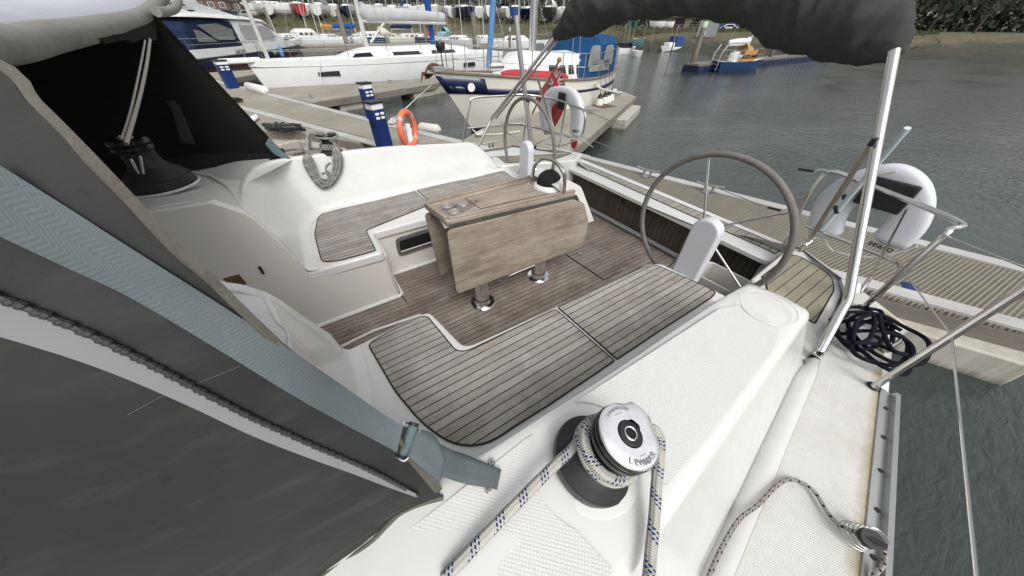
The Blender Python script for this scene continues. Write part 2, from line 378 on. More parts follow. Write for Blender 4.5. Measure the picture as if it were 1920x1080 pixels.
M['bimini'] = fabric('bimini_cover', (.052, .054, .052), dust=(.078, .080, .077), da=.6, fold=.9)
M['web'] = fabric('webbing', (.115, .165, .18), weave=600, dust=(.17, .21, .22), da=.5)
M['zipflap'] = mk('zip_tape', (.21, .21, .22), .8, var=.04, vs=8)
def webbing():
    N = NT('strap_webbing'); c = N.coords('UV'); sep = N.node('ShaderNodeSeparateXYZ'); N.link(c, sep.inputs[0])
    u, v = sep.outputs[0], sep.outputs[1]
    tri = N.math('ABSOLUTE', N.math('SUBTRACT', N.math('FRACT', N.math('MULTIPLY', u, 2)), .5))
    st = N.math('SINE', N.math('MULTIPLY', N.math('ADD', v, N.math('MULTIPLY', tri, .02)), 1500))
    o = N.coords('Object'); n = N.noise(o, 8, 5)
    cc = N.ramp(N.math('ADD', N.math('MULTIPLY', st, .10), n), [(.3, (.066, .083, .088)), (.7, (.102, .124, .130))])
    cc = N.mix(N.ramp(N.noise(o, 260, 2), [(.64, 0), (.72, .5)]), cc, (.04, .06, .07))
    N.set(Base_Color=cc, Roughness=.8, Normal=N.bump(st, .12, .001)); return N.m
M['strap'] = webbing()
def rope(name, base, fleck, period=.055, on=.36, spiral=1.0, cu=4, cv=115):
    N = NT(name); c = N.coords('UV'); sep = N.node('ShaderNodeSeparateXYZ'); N.link(c, sep.inputs[0]); u, v = sep.outputs[0], sep.outputs[1]
    s_ = N.math('FRACT', N.math('ADD', N.math('DIVIDE', v, period), N.math('MULTIPLY', u, spiral)))
    m = N.math('LESS_THAN', s_, on)
    a = N.math('ADD', N.math('MULTIPLY', u, cu), N.math('MULTIPLY', v, cv)); b = N.math('SUBTRACT', N.math('MULTIPLY', u, cu), N.math('MULTIPLY', v, cv))
    ck = N.math('MULTIPLY', N.math('GREATER_THAN', N.math('FRACT', a), .5), N.math('GREATER_THAN', N.math('FRACT', b), .32))
    br = N.math('MULTIPLY', N.math('SINE', N.math('MULTIPLY', a, 6.283)), N.math('SINE', N.math('MULTIPLY', b, 6.283)))
    n = N.noise(N.coords('Object'), 14, 4)
    bc = N.mix(N.ramp(n, [(.3, 0), (.7, 1)]), tuple(x * .8 for x in base), base); bc = N.mix(N.math('MULTIPLY_ADD', br, .12, .12), bc, tuple(x * .4 for x in base))
    N.set(Base_Color=N.mix(N.math('MULTIPLY', m, ck), bc, fleck), Roughness=.85, Specular_IOR_Level=.15, Normal=N.bump(br, .6, .002)); return N.m
M['ropeblue'] = rope('white_blue_rope', (.47, .46, .42), (.002, .025, .13), .062, .42)
M['ropefleck'] = rope('grey_fleck_rope', (.33, .31, .29), (.006, .006, .008), .026, .55, .5, 2, 75)
M['ropecoil'] = rope('blue_grey_rope', (.34, .33, .29), (.03, .05, .10), .06, .6, 1.0, 2, 60)
def concrete(name, col=(.30, .275, .22)):
    N = NT(name); c = N.coords('World'); n = N.noise(c, .9, 7, .65); n2 = N.noise(c, 14, 4)
    cc = N.ramp(n, [(.3, tuple(x * .75 for x in col)), (.7, tuple(x * 1.15 for x in col))]); cc = N.mix(N.ramp(n2, [(.45, 0), (.8, .3)]), cc, tuple(x * .7 for x in col))
    cc = N.mix(N.ramp(N.noise(c, 2.3, 6, .7), [(.58, 0), (.72, .5)]), cc, tuple(x * .55 for x in col))
    N.set(Base_Color=cc, Roughness=.85, Normal=N.bump(n2, .3, .004)); return N.m
M['conc'] = concrete('pontoon_concrete', (.26, .245, .20)); M['edge'] = concrete('pontoon_edging', (.40, .40, .385)); M['timber'] = concrete('pontoon_timber', (.17, .155, .13))
def grate():
    N = NT('grp_grating'); c = N.coords('World'); sep = N.node('ShaderNodeSeparateXYZ'); N.link(N.mapping(c, (1, 1, 1), rot=(0, 0, .12)), sep.inputs[0])
    a = N.math('SINE', N.math('MULTIPLY', sep.outputs[1], 2 * math.pi / .033)); b = N.math('SINE', N.math('MULTIPLY', sep.outputs[0], 2 * math.pi / .033))
    h = N.math('MAXIMUM', a, N.math('SUBTRACT', b, .35)); n = N.noise(c, 5, 5)
    cc = N.mix(N.ramp(h, [(.1, 0), (.7, 1)]), (.075, .07, .055), (.225, .212, .175)); cc = N.mix(N.ramp(n, [(.4, 0), (.7, .5)]), cc, (.20, .18, .12))
    N.set(Base_Color=cc, Roughness=.85, Normal=N.bump(h, .8, .006)); return N.m
M['grate'] = grate()
def floatm():
    N = NT('float_side'); c = N.coords('World'); n = N.noise(N.mapping(c, (6, 6, .5)), 1.5, 6, .7); sep = N.node('ShaderNodeSeparateXYZ'); N.link(c, sep.inputs[0])
    wet = N.ramp(N.math('MULTIPLY_ADD', N.math('ADD', sep.outputs[2], N.math('MULTIPLY', n, .2)), 3, 7.0), [(.25, 1), (.6, 0)])
    cc = N.ramp(n, [(.35, (.30, .285, .24)), (.65, (.42, .41, .37))]); N.set(Base_Color=N.mix(wet, cc, (.03, .032, .022)), Roughness=.8); return N.m
M['float'] = floatm()
def water():
    N = NT('harbour_water'); c = N.coords('World')
    a = N.noise(N.mapping(c, (1, 1, 1), rot=(0, 0, .5)), 2.2, 3, .5, .3); b = N.noise(N.mapping(c, (1.0, 2.4, 1), rot=(0, 0, -.95)), 5.0, 4, .6, .6); cc = N.noise(N.mapping(c, (1, 2, 1), rot=(0, 0, -.9)), .25, 3)
    h = N.math('ADD', N.math('MULTIPLY', a, .5), N.math('MULTIPLY', b, N.math('MULTIPLY_ADD', N.ramp(cc, [(.35, 0), (.65, 1)]), .5, .2)))
    N.set(Base_Color=(.034, .042, .040), Roughness=.06, IOR=1.33, Specular_IOR_Level=.5, Normal=N.bump(h, 1.0, .038)); return N.m
M['water'] = water()
def ground():
    N = NT('bank_ground'); c = N.coords('World'); sep = N.node('ShaderNodeSeparateXYZ'); N.link(c, sep.inputs[0])
    n = N.noise(N.mapping(c, (.25, .25, 1.2)), 1.2, 7, .65); n2 = N.noise(c, 1.2, 6, .7)
    h = N.math('ADD', sep.outputs[2], N.math('MULTIPLY', N.math('SUBTRACT', n, .5), 2.6))
    cc = N.ramp(N.math('MULTIPLY_ADD', h, .2, .48), [(.06, (.028, .026, .020)), (.20, (.045, .042, .030)), (.30, (.11, .09, .055)), (.45, (.085, .085, .045)), (.75, (.11, .105, .07)), (.9, (.13, .125, .11))])
    cc = N.mix(N.ramp(n2, [(.4, 0), (.7, .6)]), cc, (.045, .05, .025)); N.set(Base_Color=cc, Roughness=.95, Normal=N.bump(n2, .6, .3)); return N.m
M['bank'] = ground()
def leaves(name, col):
    N = NT(name); c = N.coords('Object'); N.set(Base_Color=N.ramp(N.noise(c, .7, 5, .7), [(.3, tuple(x * .6 for x in col)), (.7, tuple(x * 1.4 for x in col))]), Roughness=.9); return N.m
M['leafdark'] = leaves('dark_foliage', (.035, .045, .028)); M['leafgrey'] = leaves('bare_twigs', (.075, .068, .06)); M['reed'] = leaves('bank_grass', (.10, .10, .05))
M['caulk'] = mk('black_caulk', (.010, .010, .011), .5, var=.1)
M['binding2'] = mk('window_rim', (.10, .10, .095), .5, var=.1)
M['clearroof'] = mk('pale_vinyl_roof', (.50, .51, .58), .5, var=.08, vs=6)
M['rolledge'] = mk('grimy_grey_leather', (.20, .195, .175), .6, var=.25, vs=9, bump=.4, bs=60, dirt=(.10, .095, .075), dirt_amt=.7)
M['cupwell'] = mk('cup_well', (.34, .33, .31), .4, .3, var=.1)
M['compass'] = mk('black_neoprene', (.014, .014, .014), .8, var=.2, vs=20, bump=.3, bs=300)
M['greypole'] = mk('matt_grey_pole', (.30, .30, .295), .45, .3, var=.08)
M['palebluetube'] = mk('pale_blue_tube', (.48, .56, .60), .35, var=.08)
M['nonslip2'] = mk('ribbed_nonslip', (.40, .395, .38), .7, var=.05, bump=.8, bs=200)
# ================================================================== WATER AND GROUND
mb = MB(); rows = []
for i in range(2): rows.append([V((-900 + 1800 * i, y, ZW)) for y in (-900, 900)])
mb.loft(rows); o = mb.build('water', M['water']); o['kind'] = 'structure'
BK = [(-400, 84, 34), (0, 80, 33), (200, 79, 33), (500, 78, 36), (700, 78, 39), (900, 78, 41), (1050, 84, 46), (1130, 90, 50), (1210, 96, 56), (1400, 102, 60), (1550, 106, 62), (1800, 112, 66), (2200, 122, 74)]
def bank_at(u):
    for (a, b) in zip(BK, BK[1:]):
        if a[0] <= u <= b[0]: t = (u - a[0]) / (b[0] - a[0]); return tuple(a[k] + (b[k] - a[k]) * t for k in range(3))
def bank_pts(u):                    # waterline point, top point
    u_, v0, v1 = bank_at(u); a = Z(u, v0, ZW); d = math.hypot(a.x, a.y) * 1.17; b = D(u, v1, d)
    q = b.copy(); p0 = a.copy(); return p0, q
rows = []
r2 = random.Random(3)
for u in list(range(-400, 2201, 40)):
    a, b = bank_pts(u); ex = (b - a).normalized(); hz = V((a.x, a.y, 0)).normalized()
    row = [V((a.x, a.y, ZW - .6)) - hz * 4, a]
    for t in (.15, .3, .45, .6, .75, .9): row.append(a.lerp(b, t) + V((0, 0, (.35 * math.sin(t * 3.1) + r2.uniform(-.25, .25)))))
    row.append(b); top = b.z
    for k, dd in enumerate((15, 40, 70, 110, 200, 500)): row.append(b + hz * dd + V((0, 0, .1 * k + (0, 0, 0, 2, 9, 30)[k])))
    rows.append(row)
o = MB().loft(rows).build('far_bank', M['bank']); o['kind'] = 'structure'

# ================================================================== THE YACHT
yacht = thing('sailing_yacht', V((1.0, 1.54, ZW)), 'white sailing yacht we stand on, teak cockpit with twin wheels and folding table', 'yacht')
def ypart(mb, name, mat, label=None, parent=None, **k):
    o = mb.build(name, mat, parent or yacht, **k)
    if label: o['label'] = label
    return o
ZS = -1.17; YSW, YPW = 1.15, 1.94
def tubwalls(bots, tops, side):
    B_ = catmull([V((*b, ZS)) for b in bots], 6); T_ = catmull(tops, 6); rows = []
    for b, t in zip(B_, T_):
        n = V((t.x - b.x, t.y - b.y, 0)); n.normalize() if n.length > 1e-5 else None
        hz = t.z - b.z
        rows.append([b - n * .07 - V((0, 0, .0)), b - n * .03 + V((0, 0, .008)), b - n * .008 + V((0, 0, .025)), b + n * .004 + V((0, 0, .06 if hz > .1 else hz * .5)),
                     b.lerp(t, .5), t - V((0, 0, .02)), t - V((0, 0, .006)) + n * .004, t + n * .016])
    return rows
# --- starboard coaming
tb = [(-.21, 1.15), (-.21, .9), (-.21, .7), (-.19, .52), (-.10, .40), (.05, .362), (.5, .360), (.85, .356), (1.3, .35), (1.62, .35)]
tt = [Y(498, 545, YSW), Z(524, 600, -.71), Z(545, 650, -.73), V((-.34, .48, -.76)), V((-.22, .34, -.78)), Z(845, 878, -.79), Z(1032, 767, -.80), Z(1163, 685, -.815), Z(1343, 563, -.84), Z(1401, 531, -.85)]
rows = tubwalls(tb, tt, -1); tt_stb = [rows[i][-1].copy() + V((.004, 0, -.006)) for i in range(25)]; mb = MB(); mb.loft(rows)
# coaming top, outer face, side deck, rail as one skin: stations along x
def lin(x, x0, y0, x1, y1): return y0 + (y1 - y0) * (x - x0) / (x1 - x0)
sk = [r[-1] for r in rows][24:]
pe = [Z(1240, 1000, -.80), Z(1350, 845, -.81), Z(1515, 603, -.84)]
ba = [Z(1330, 1080, -1.1), Z(1440, 830, -1.1), Z(1508, 690, -1.1)]
def yedge(x): return lin(x, pe[0].x, pe[0].y, pe[2].x, pe[2].y)
def ybase(x): return lin(x, ba[0].x, ba[0].y, ba[2].x, ba[2].y)
rl = [Z(1612, 1080, -1.1), Z(1622, 1000, -1.1), Z(1636, 850, -1.1), Z(1652, 715, -1.1)]
def yrail(x): return lin(x, rl[1].x, rl[1].y, rl[3].x, rl[3].y)
skr = []
for p in sk:
    e = yedge(p.x); b = ybase(p.x); z = p.z
    skr.append([p, V((p.x, p.y - .02, z + .002)), V((p.x, (p.y + e) / 2, z + .004)), V((p.x, e + .03, z)), V((p.x, e + .012, z - .003)), V((p.x, e, z - .015)), V((p.x, e - .004, z - .035)),
                V((p.x, b + .012, -1.125)), V((p.x, b - .003, -1.105)), V((p.x, b - .03, -1.1)), V((p.x, b - .045, -1.1))])
# rounded aft end of the coaming
last = skr[-1]; endr = []
for k in range(1, 6):
    t = k / 5; row = []
    for i, q in enumerate(last):
        if i >= 7: row.append(V((q.x + .16 * t, q.y + .005 * t, q.z))); continue
        bul = .10 * math.sin(math.pi * min(1, i / 5.0)) if i < 6 else 0
        row.append(V((q.x + .012 + (.02 + bul) * math.sin(t * math.pi / 2), q.y, q.z - (0, .004, .02, .06, .16, .30)[k])))
    endr.append(row)
mb.loft(skr + endr)
# forward continuation under the sprayhood
p0 = sk[0]
fwd = [V((x, 0, 0)) for x in ()]
fr = []
for x in (-1.6, -1.2, -.8, -.4, -.2, sk[0].x):
    e = yedge(x); b = ybase(x); z = -.785
    yi = .37 if x < sk[0].x else sk[0].y
    r = [V((x, yi, z)), V((x, yi - .02, z)), V((x, (yi + e) / 2, z + .004)), V((x, e + .03, z)), V((x, e + .012, z - .003)), V((x, e, z - .015)), V((x, e - .004, z - .035)), V((x, b + .012, -1.125)), V((x, b - .003, -1.105)), V((x, b - .03, -1.1)), V((x, b - .045, -1.1))]
    fr.append(r if x < sk[0].x else skr[0])
mb.loft(fr)
sto = ypart(mb, 'starboard_coaming', M['gel'], sharp=50, merge=.0008)
# nonslip pads on the coaming
def padpoly(pts, name, zoff=.003, mat='nonslip', parent=None, rad=.03, label=None):
    P = rpoly([V((p.x, p.y, p.z + zoff)) for p in pts], rad, 5); return MB().prism(P, (0, 0, -.0022 if zoff < .01 else -.006))
W0 = V((.305, .115, -.80)); WA = V((.19, -.19, .97)).normalized()
def zc(x): return -.79 - .0335 * max(0, x) + .004
def arcpts(c, r, a0, a1, n=10): return [V((c.x + r * math.cos(math.radians(a0 + (a1 - a0) * k / n)), c.y + r * math.sin(math.radians(a0 + (a1 - a0) * k / n)), 0)) for k in range(n + 1)]
pd = [Z(1330, 573, -.83), Z(1400, 545, -.84)] ; 
def flatpad(pts2, name):
    P = [V((p.x, p.y, zc(p.x) + .0025)) for p in pts2]; m = MB(); cx = sum((p for p in P), V()) / len(P)
    m.add(P + [cx], [(i, (i + 1) % len(P), len(P)) for i in range(len(P))]); q = [p - V((0, 0, .004)) for p in P]
    m.loft([P + [P[0]], q + [q[0]]]); return ypart(m, name, M['nonslip'], sharp=30)
ia = arcpts(W0, .15, 62, -48, 12)
outl = [V((.50, .245, 0)), V((1.12, .235, 0)), V((1.215, .20, 0)), V((1.235, .12, 0)), V((1.20, .055, 0)), V((1.1, .03, 0)), V((.6, yedge(.6) + .035, 0)), V((.42, yedge(.42) + .04, 0))]
flatpad(outl + [p for p in ia[::-1]], 'nonslip_pad')
ib = arcpts(W0, .15, 125, 215, 10)
flatpad([V((-.9, .2, 0)), V((-.9, -.06, 0)), V((.0, -.07, 0)), V((.2, -.055, 0))] + ib[::-1] + [V((.20, .24, 0)), V((-.02, .225, 0))], 'nonslip_pad')
ic = [V((1.22 + .11 * math.cos(a), .135 + .095 * math.sin(a), 0)) for a in [math.radians(x) for x in range(0, 360, 15)]]
P = [V((p.x + .075, p.y, zc(p.x) + .0015)) for p in ic]
m = MB(); m.tube([p + V((0, 0, .0005)) for p in P], .0014, 5, closed=True); ypart(m, 'pad_ridge', M['gel'])
m = MB(); m.lathe([(.0, 0), (.118, 0), (.120, .001), (.116, .0022), (.0, .0024)], W0 + V((0, 0, .004)), n=40, cap0=False, cap1=False); ypart(m, 'winch_pad', M['gel'])
# --- port coaming / backrest
tb = [(-.30, 1.94), (-.30, 2.2), (-.30, 2.42), (-.285, 2.6), (-.20, 2.76), (-.05, 2.83), (.5, 2.84), (1.1, 2.835), (1.3, 2.83), (1.45, 2.83), (1.6, 2.83), (1.74, 2.83)]
tt = [Y(456, 398, 1.94), Z(460, 362, -.735), Z(463, 343, -.735), Z(473, 325, -.735), Z(492, 309, -.74), Y(545, 296, 2.95), Y(720, 278, 2.95), Y(860, 269.5, 2.95), Y(886, 272, 2.95), Y(907, 286, 2.94), Y(928, 308, 2.92), Y(946, 330, 2.90)]
rows = tubwalls(tb, tt, 1); rr = []
for r in rows:
    t = r[-1]; n = V((r[-1].x - r[0].x, r[-1].y - r[0].y, 0)).normalized()
    if n.y < .75: rr.append(r + [t + n * .012, t + n * .025 - V((0, 0, .004)), t + n * .03 - V((0, 0, .01)), t + n * .035 - V((0, 0, .03))])
    else: rr.append(r + [t + n * .04, t + n * .055 - V((0, 0, .01)), t + n * .065 - V((0, 0, .04)), V((t.x, 3.10, -1.12))])
m = MB().loft(rr); ypart(m, 'port_backrest', M['gel'], sharp=50)
# --- seats
def seat(outline, name, rads, mat, zt=ZS - .003, th=.075):
    P = rpoly([V((x, y, zt)) for x, y in outline], rads, 6); return ypart(MB().prism(P, (0, 0, -th)), name, mat, bevel=.016, seg=3)
_a, _b, _c, _d = Z(798, 584, ZS), Z(871, 650, ZS), Z(1040, 574, ZS), Z(1208, 495, ZS); _e, _f = Z(1240, 492, ZS), Z(1360, 552, ZS)
so_ = [(-.30, 1.165), (_a.x - .03, _a.y + .002), (_a.x + .02, _a.y - .01), (_b.x, _b.y), (_c.x, _c.y), (_d.x, _d.y), (_e.x, _e.y), (_f.x, _f.y), (_f.x, .30), (-.30, .30)]

seat(so_, 'starboard_seat', [0, .03, .03, .05, 0, .03, .03, .02, 0, 0], M['gel'])
po_ = [(-.34, 1.945), (.175, 1.925), (.175, 2.235), (1.80, 2.205), (1.80, 2.88), (-.34, 2.88)]
seat(po_, 'port_seat', [0, .035, .03, .03, 0, 0], M['gel'])
def base(outline, rads, name, mat, z0=-1.6, z1=-1.235):
    P = rpoly([V((x, y, z0)) for x, y in outline], rads, 6); return ypart(MB().prism(P, (0, 0, z1 - z0)), name, mat, bevel=.004)
base([(-.3, 1.946), (.195, 1.946), (.195, 2.25), (1.76, 2.235), (1.76, 2.9), (-.3, 2.9)], [0, .05, .02, .03, 0, 0], 'port_seat_base', M['gelgrey'])
base([(-.3, 1.19), (.215, 1.19), (.215, .83), (1.66, .82), (1.66, .3), (-.3, .3)], [0, .05, .05, .03, 0, 0], 'starboard_seat_base', M['gelgrey'])
# teak panels: outline from the photograph on the seat plane
def teakpanel(pxs, rads, name, mat, z=ZS, border=True, th=.006, label=None):
    P = rpoly([Z(u, v, z) for u, v in pxs], rads, 7)
    o = ypart(MB().prism([p + V((0, 0, .003)) for p in P], (0, 0, -th)), name, mat, label, sharp=30)
    if border:
        c = sum(P, V()) / len(P); m = MB(); n = len(P); ins = []
        for i in range(n):
            t = (P[(i + 1) % n] - P[(i - 1) % n]).normalized(); nn = V((-t.y, t.x, 0))
            ins.append(nn)
        ar = sum(P[i].x * P[(i + 1) % n].y - P[(i + 1) % n].x * P[i].y for i in range(n)); sg = 1 if ar > 0 else -1
        a = [p - nn * sg * .003 + V((0, 0, .0042)) for p, nn in zip(P, ins)]; b = [p + nn * sg * .0035 + V((0, 0, .0042)) for p, nn in zip(P, ins)]
        m.loft([a, b], closed=True); cb = [p - V((0, 0, .004)) for p in a]; m.loft([a, cb], closed=True)
        m.build('caulk_edge', M['caulk'], o, sharp=60)
    return o
M['caulk'] = mk('black_caulk', (.010, .010, .011), .5, var=.1)
teakpanel([(690, 646), (716, 630), (788, 594), (802, 594), (853, 656), (866, 660), (880, 657), (1036, 583), (1043, 581), (1152, 677), (1032, 758), (962, 802), (925, 827), (885, 838), (842, 830), (792, 795), (742, 735)], [.03, .05, .02, .02, .02, .02, .02, .006, .006, .006, .0, .0, .04, .05, .05, .08, .05], 'teak_panel', M['teakseat'])
teakpanel([(1046, 577), (1205, 501), (1232, 498), (1322, 537), (1342, 549), (1333, 559), (1233, 623), (1157, 674)], [.008, .03, .02, .02, .02, .02, 0, .008], 'teak_panel', M['teakseat'])
teakpanel([(604, 493), (590, 440), (598, 402), (650, 383), (776, 358), (808, 383), (686, 432), (705, 470), (640, 488)], [.06, .05, .10, .1, .006, .0, .03, .02, .02], 'teak_panel', M['teakport'])
teakpanel([(782, 357), (850, 341), (944, 321), (958, 332), (990, 343), (900, 368), (811, 383)], [.006, .02, .04, .02, .02, 0, .006], 'teak_panel', M['teakport'])
# --- cockpit sole
P = [V(p) for p in ((-1.6, 1.1, -1.6), (-1.6, 2.0, -1.6), (1.7, 2.4, -1.6), (1.7, 3.0, -1.6), (2.46, 3.0, -1.6), (2.47, .3, -1.6), (1.7, .3, -1.6), (1.7, .9, -1.6), (.3, .9, -1.6), (.3, 1.1, -1.6))]
ypart(MB().prism(P, (0, 0, -.04)), 'cockpit_sole', M['teaksole'])
# sole hatch outline, coving along the base of the seats
def seam(pxs, z, r=.004, parent=yacht, name='hatch_seam', mat='caulk'):
    m = MB(); m.tube([Z(u, v, z) for u, v in pxs], r, 6); return ypart(m, name, M[mat], parent=parent)
seam([(1060, 477), (1131, 524)], -1.598, .006); seam([(755, 563), (765, 572), (1118, 405)] if 0 else [(753, 555), (763, 567)], -1.598, .004); seam([(1131, 524), (1165, 508)], -1.598, .003)
m = MB(); m.tube([V(p) for p in ((-.5, 1.93, -1.6), (.19, 1.93, -1.6), (.205, 1.945, -1.6), (.215, 2.235, -1.6), (1.75, 2.22, -1.6))], .016, 8); ypart(m, 'sole_coving', M['gel'])
m = MB(); m.tube([Z(640, 650, -1.6), Z(700, 620, -1.6), Z(790, 590, -1.6)], .01, 8); ypart(m, 'sole_coving', M['gel']); m = MB()
m.tube([V((.225, .835, -1.6)), V((1.76, .825, -1.6))], .012, 8); ypart(m, 'sole_coving', M['gel'])
m = MB(); c0 = Z(1089, 475, -1.598); m.lathe([(0, 0), (.022, 0), (.024, .003), (.016, .006), (0, .004)], c0, n=20, cap0=False, cap1=False); ypart(m, 'hatch_ring', M['steel'])
# --- port bulkhead and cabin side
mb = MB(); pw = [Y(u, v, YPW) for u, v in ((282, 395), (320, 391), (395, 378), (456, 398), (474, 408), (500, 430), (540, 470), (580, 515))]
poly = [V((-2.4, YPW, -.6))] + pw + [V((-.29, YPW, -1.20)), V((.165, YPW, -1.20)), V((.18, YPW, -1.6)), V((-2.4, YPW, -1.6))]
mb.prism(poly, (0, .05, 0)); ypart(mb, 'port_bulkhead', M['gelgrey'], bevel=.008)
mb = MB(); sw = [Y(u, v, YSW) for u, v in ((410, 525), (452, 531), (498, 545), (528, 562), (560, 585), (620, 625), (640, 650))]
mb.prism([V((-1.9, YSW, -.60))] + sw + [V((-.21, YSW, -1.25)), V((-.21, YSW, -1.6)), V((-1.9, YSW, -1.6))], (0, -.04, 0)); ypart(mb, 'starboard_bulkhead', M['gel'], bevel=.008)
# starboard cabin side / facet forward of the seat
mb = MB(); a, b, c = sw[0] + V((0, -.03, .001)), sw[2] + V((0, -.03, .001)), V((-.36, .47, -.765))
ttf = tt_stb
r2_ = [p.copy() for p in ttf]
k1_ = [(a.x, a.z), (-.47, -.655), (-.53, -.70), (-.55, -.755), (-.5, -.785)]
r1_ = []
for i, p in enumerate(r2_):
    t = i / 6; j = min(3, int(t)); t -= j; x = k1_[j][0] * (1 - t) + k1_[j + 1][0] * t; z = k1_[j][1] * (1 - t) + k1_[j + 1][1] * t; r1_.append(V((min(x, p.x - .02), p.y, z)))
r0_ = [V((-1.9, p.y, p.z)) for p in r1_]
mb.loft([r0_, r1_, r2_]); ypart(mb, 'cabin_side', M['gel'], sharp=50)
# port cabin top block: facets, nonslip patch, winch plinth
mb = MB()
pts = dict(a=pw[1] + V((-.3, .05, .0)), b=pw[2] + V((0, .05, 0)), c=pw[3] + V((0, .05, 0)), r1=Z(420, 347, -.70), r0=Z(345, 325, -.70), r2=Z(456, 396, -.712), f=Z(463, 343, -.735), g=Z(492, 309, -.74), h=Y(545, 296, 2.95))
lo = [V((-2.4, 1.98, -.60)), V((-.72, 1.98, -.622)), V((-.51, 1.98, -.63)), V((-.415, 1.98, -.712))]
mid = [V((-2.4, 2.35, -.64)), V((-.85, 2.35, -.66)), V((-.56, 2.25, -.67)), V((-.425, 2.06, -.722))]
hi = [V((-2.4, 2.85, -.70)), V((-.9, 2.75, -.715)), V((-.55, 2.55, -.735)), V((-.435, 2.3, -.745))]
hh = [V((-2.4, 3.15, -.76)), V((-.9, 3.15, -.76)), V((-.40, 2.98, -.757)), V((-.425, 2.5, -.75))]
h2 = [V((-2.4, 3.3, -.8)), V((-.9, 3.3, -.8)), V((-.16, 3.2, -.80)), V((-.10, 3.02, -.775))]
mb.loft([lo, mid, hi, hh, h2]); ypart(mb, 'cabin_top', M['gelgrey'], sharp=50)
mb = MB(); P = [Z(u, v, -.742) for u, v in ((352, 316), (420, 306), (505, 299), (492, 305), (466, 322), (456, 335), (425, 338), (395, 333))]
m = MB().prism([p + V((0, 0, .006)) for p in P], (0, 0, -.01)); ypart(m, 'nonslip_patch', M['nonslip2'] if 'nonslip2' in M else M['nonslip'])
m = MB(); m.tube([Z(355, 322, -.728), Z(395, 330, -.724), Z(425, 348, -.722), Z(448, 378, -.722), Z(458, 396, -.722)], .008, 8); ypart(m, 'moulded_ridge', M['gelgrey'])
# recess of the port seat window
def yplane_poly(pxs, y, r): return rpoly([Y(u, v, y) for u, v in pxs], r, 5)
fr = yplane_poly([(741, 449), (830, 421), (838, 452), (748, 482)], 2.232, .045); m = MB(); m.prism(fr, (0, .02, 0)); wf = ypart(m, 'locker_window', M['binding2'] if 'binding2' in M else M['alu'], bevel=.003)
fr = yplane_poly([(748, 453), (832, 427), (836, 447), (752, 474)], 2.229, .03); m = MB(); m.prism(fr, (0, .02, 0)); m.build('window_recess', M['dark'], wf)
m = MB(); m.bar(Y(752, 472, 2.226), Y(836, 445, 2.226), .006, .008); m.build('window_sill', M['gel'], wf)
m = MB(); m.bar(Y(486, 500, YPW - .004), Y(494, 513, YPW - .004), .012, .012); ypart(m, 'latch', M['satin'])
m = MB(); m.prism([Y(u, v, YPW - .006) for u, v in ((418, 523), (448, 515), (462, 532), (440, 545))], (0, .01, 0)); ypart(m, 'instrument_frame', M['rust'])
# --- side deck, rail, hull
xs = [-2.5, -1.5, -.5, .2, .6, 1.0, 1.3, 1.6]
CQ = Z(1692, 607, -1.1)
xs = xs + [CQ.x - .12]
ed = [V((x, yrail(x), -1.1)) for x in xs] + [V((CQ.x, CQ.y, -1.1))]
quarter = [Z(1640, 566, -1.1), Z(1590, 529, -1.1)]
inn_ = [V((-2.5, ybase(-2.5) - .045, -1.1)), V((.2, ybase(.2) - .045, -1.1)), V((.8, ybase(.8) - .045, -1.1)), V((1.45, ybase(1.45) - .045, -1.1)), Z(1543, 652, -1.1), Z(1572, 590, -1.1), Z(1585, 548, -1.1), Z(1577, 522, -1.1)]
P = [p for p in ed] + quarter + inn_[::-1]
m = MB().prism([p + V((0, 0, .001)) for p in P], (0, 0, -.02)); ypart(m, 'side_deck', M['deck'], sharp=50, label='starboard side deck with worn nonslip and brown dirt along the rail')
# toe rail (aluminium channel with an upright lip) and topsides
m = MB(); rr = []
for p in ed: rr.append([p + V(q) for q in ((0, .004, -.004), (0, .002, .006), (0, -.012, .006), (0, -.030, .002), (0, -.034, .022), (0, -.046, .024), (0, -.050, -.03))])
k_ = [i for i, x in enumerate(xs) if x <= 1.7]
m.loft(rr[:len(k_)]); ypart(m, 'toe_rail', M['alu'], sharp=30)
for x in (.75, .9, 1.05, 1.2, 1.35, 1.5): m = MB(); m.lathe([(0, 0), (.0075, 0), (.007, .002), (0, .001)], V((x, yrail(x) - .018, -1.0935)), n=10, cap0=False, cap1=False); ypart(m, 'rail_screw', M['satin'])
hullplan = ed + quarter + [Z(1574, 518, -1.1), Z(1532, 487, -1.1), Z(1500, 464, -1.13)]
hullplan += [V((hullplan[-1].x - .02, 1.0, -1.27)), V((hullplan[-1].x - .02, 1.54, -1.27))]
m = MB(); rr = []
for i, p in enumerate(hullplan):
    a, b = hullplan[max(i - 1, 0)], hullplan[min(i + 1, len(hullplan) - 1)]; t = V((b.x - a.x, b.y - a.y, 0)).normalized(); n = V((t.y, -t.x, 0))
    rr.append([V((p.x, p.y, p.z - .001)), p + n * .03 + V((0, 0, -.01)), p + n * .04 + V((0, 0, -.04)), p + n * .03 + V((0, 0, -.4)), p - n * .05 + V((0, 0, -.9)), p - n * .2 + V((0, 0, -1.4))])
m.loft(rr); rrp = [[V((q.x, 3.08 - q.y, q.z)) for q in r] for r in rr]; m.loft(rrp); ypart(m, 'hull', M['gel'], sharp=50)
m = MB(); P = [V((p.x, p.y, -1.155)) for p in hullplan[:-2]]; q_ = [V((p.x, 3.08 - p.y, -1.12)) for p in P]; m.prism(q_ + [V((q_[-1].x, 2.9, -1.155)), V((1.8, 2.9, -1.155)), V((1.75, 3.09, -1.155)), V((-2.5, 3.09, -1.155))], (0, 0, -.02)); ypart(m, 'side_deck', M['gel'])
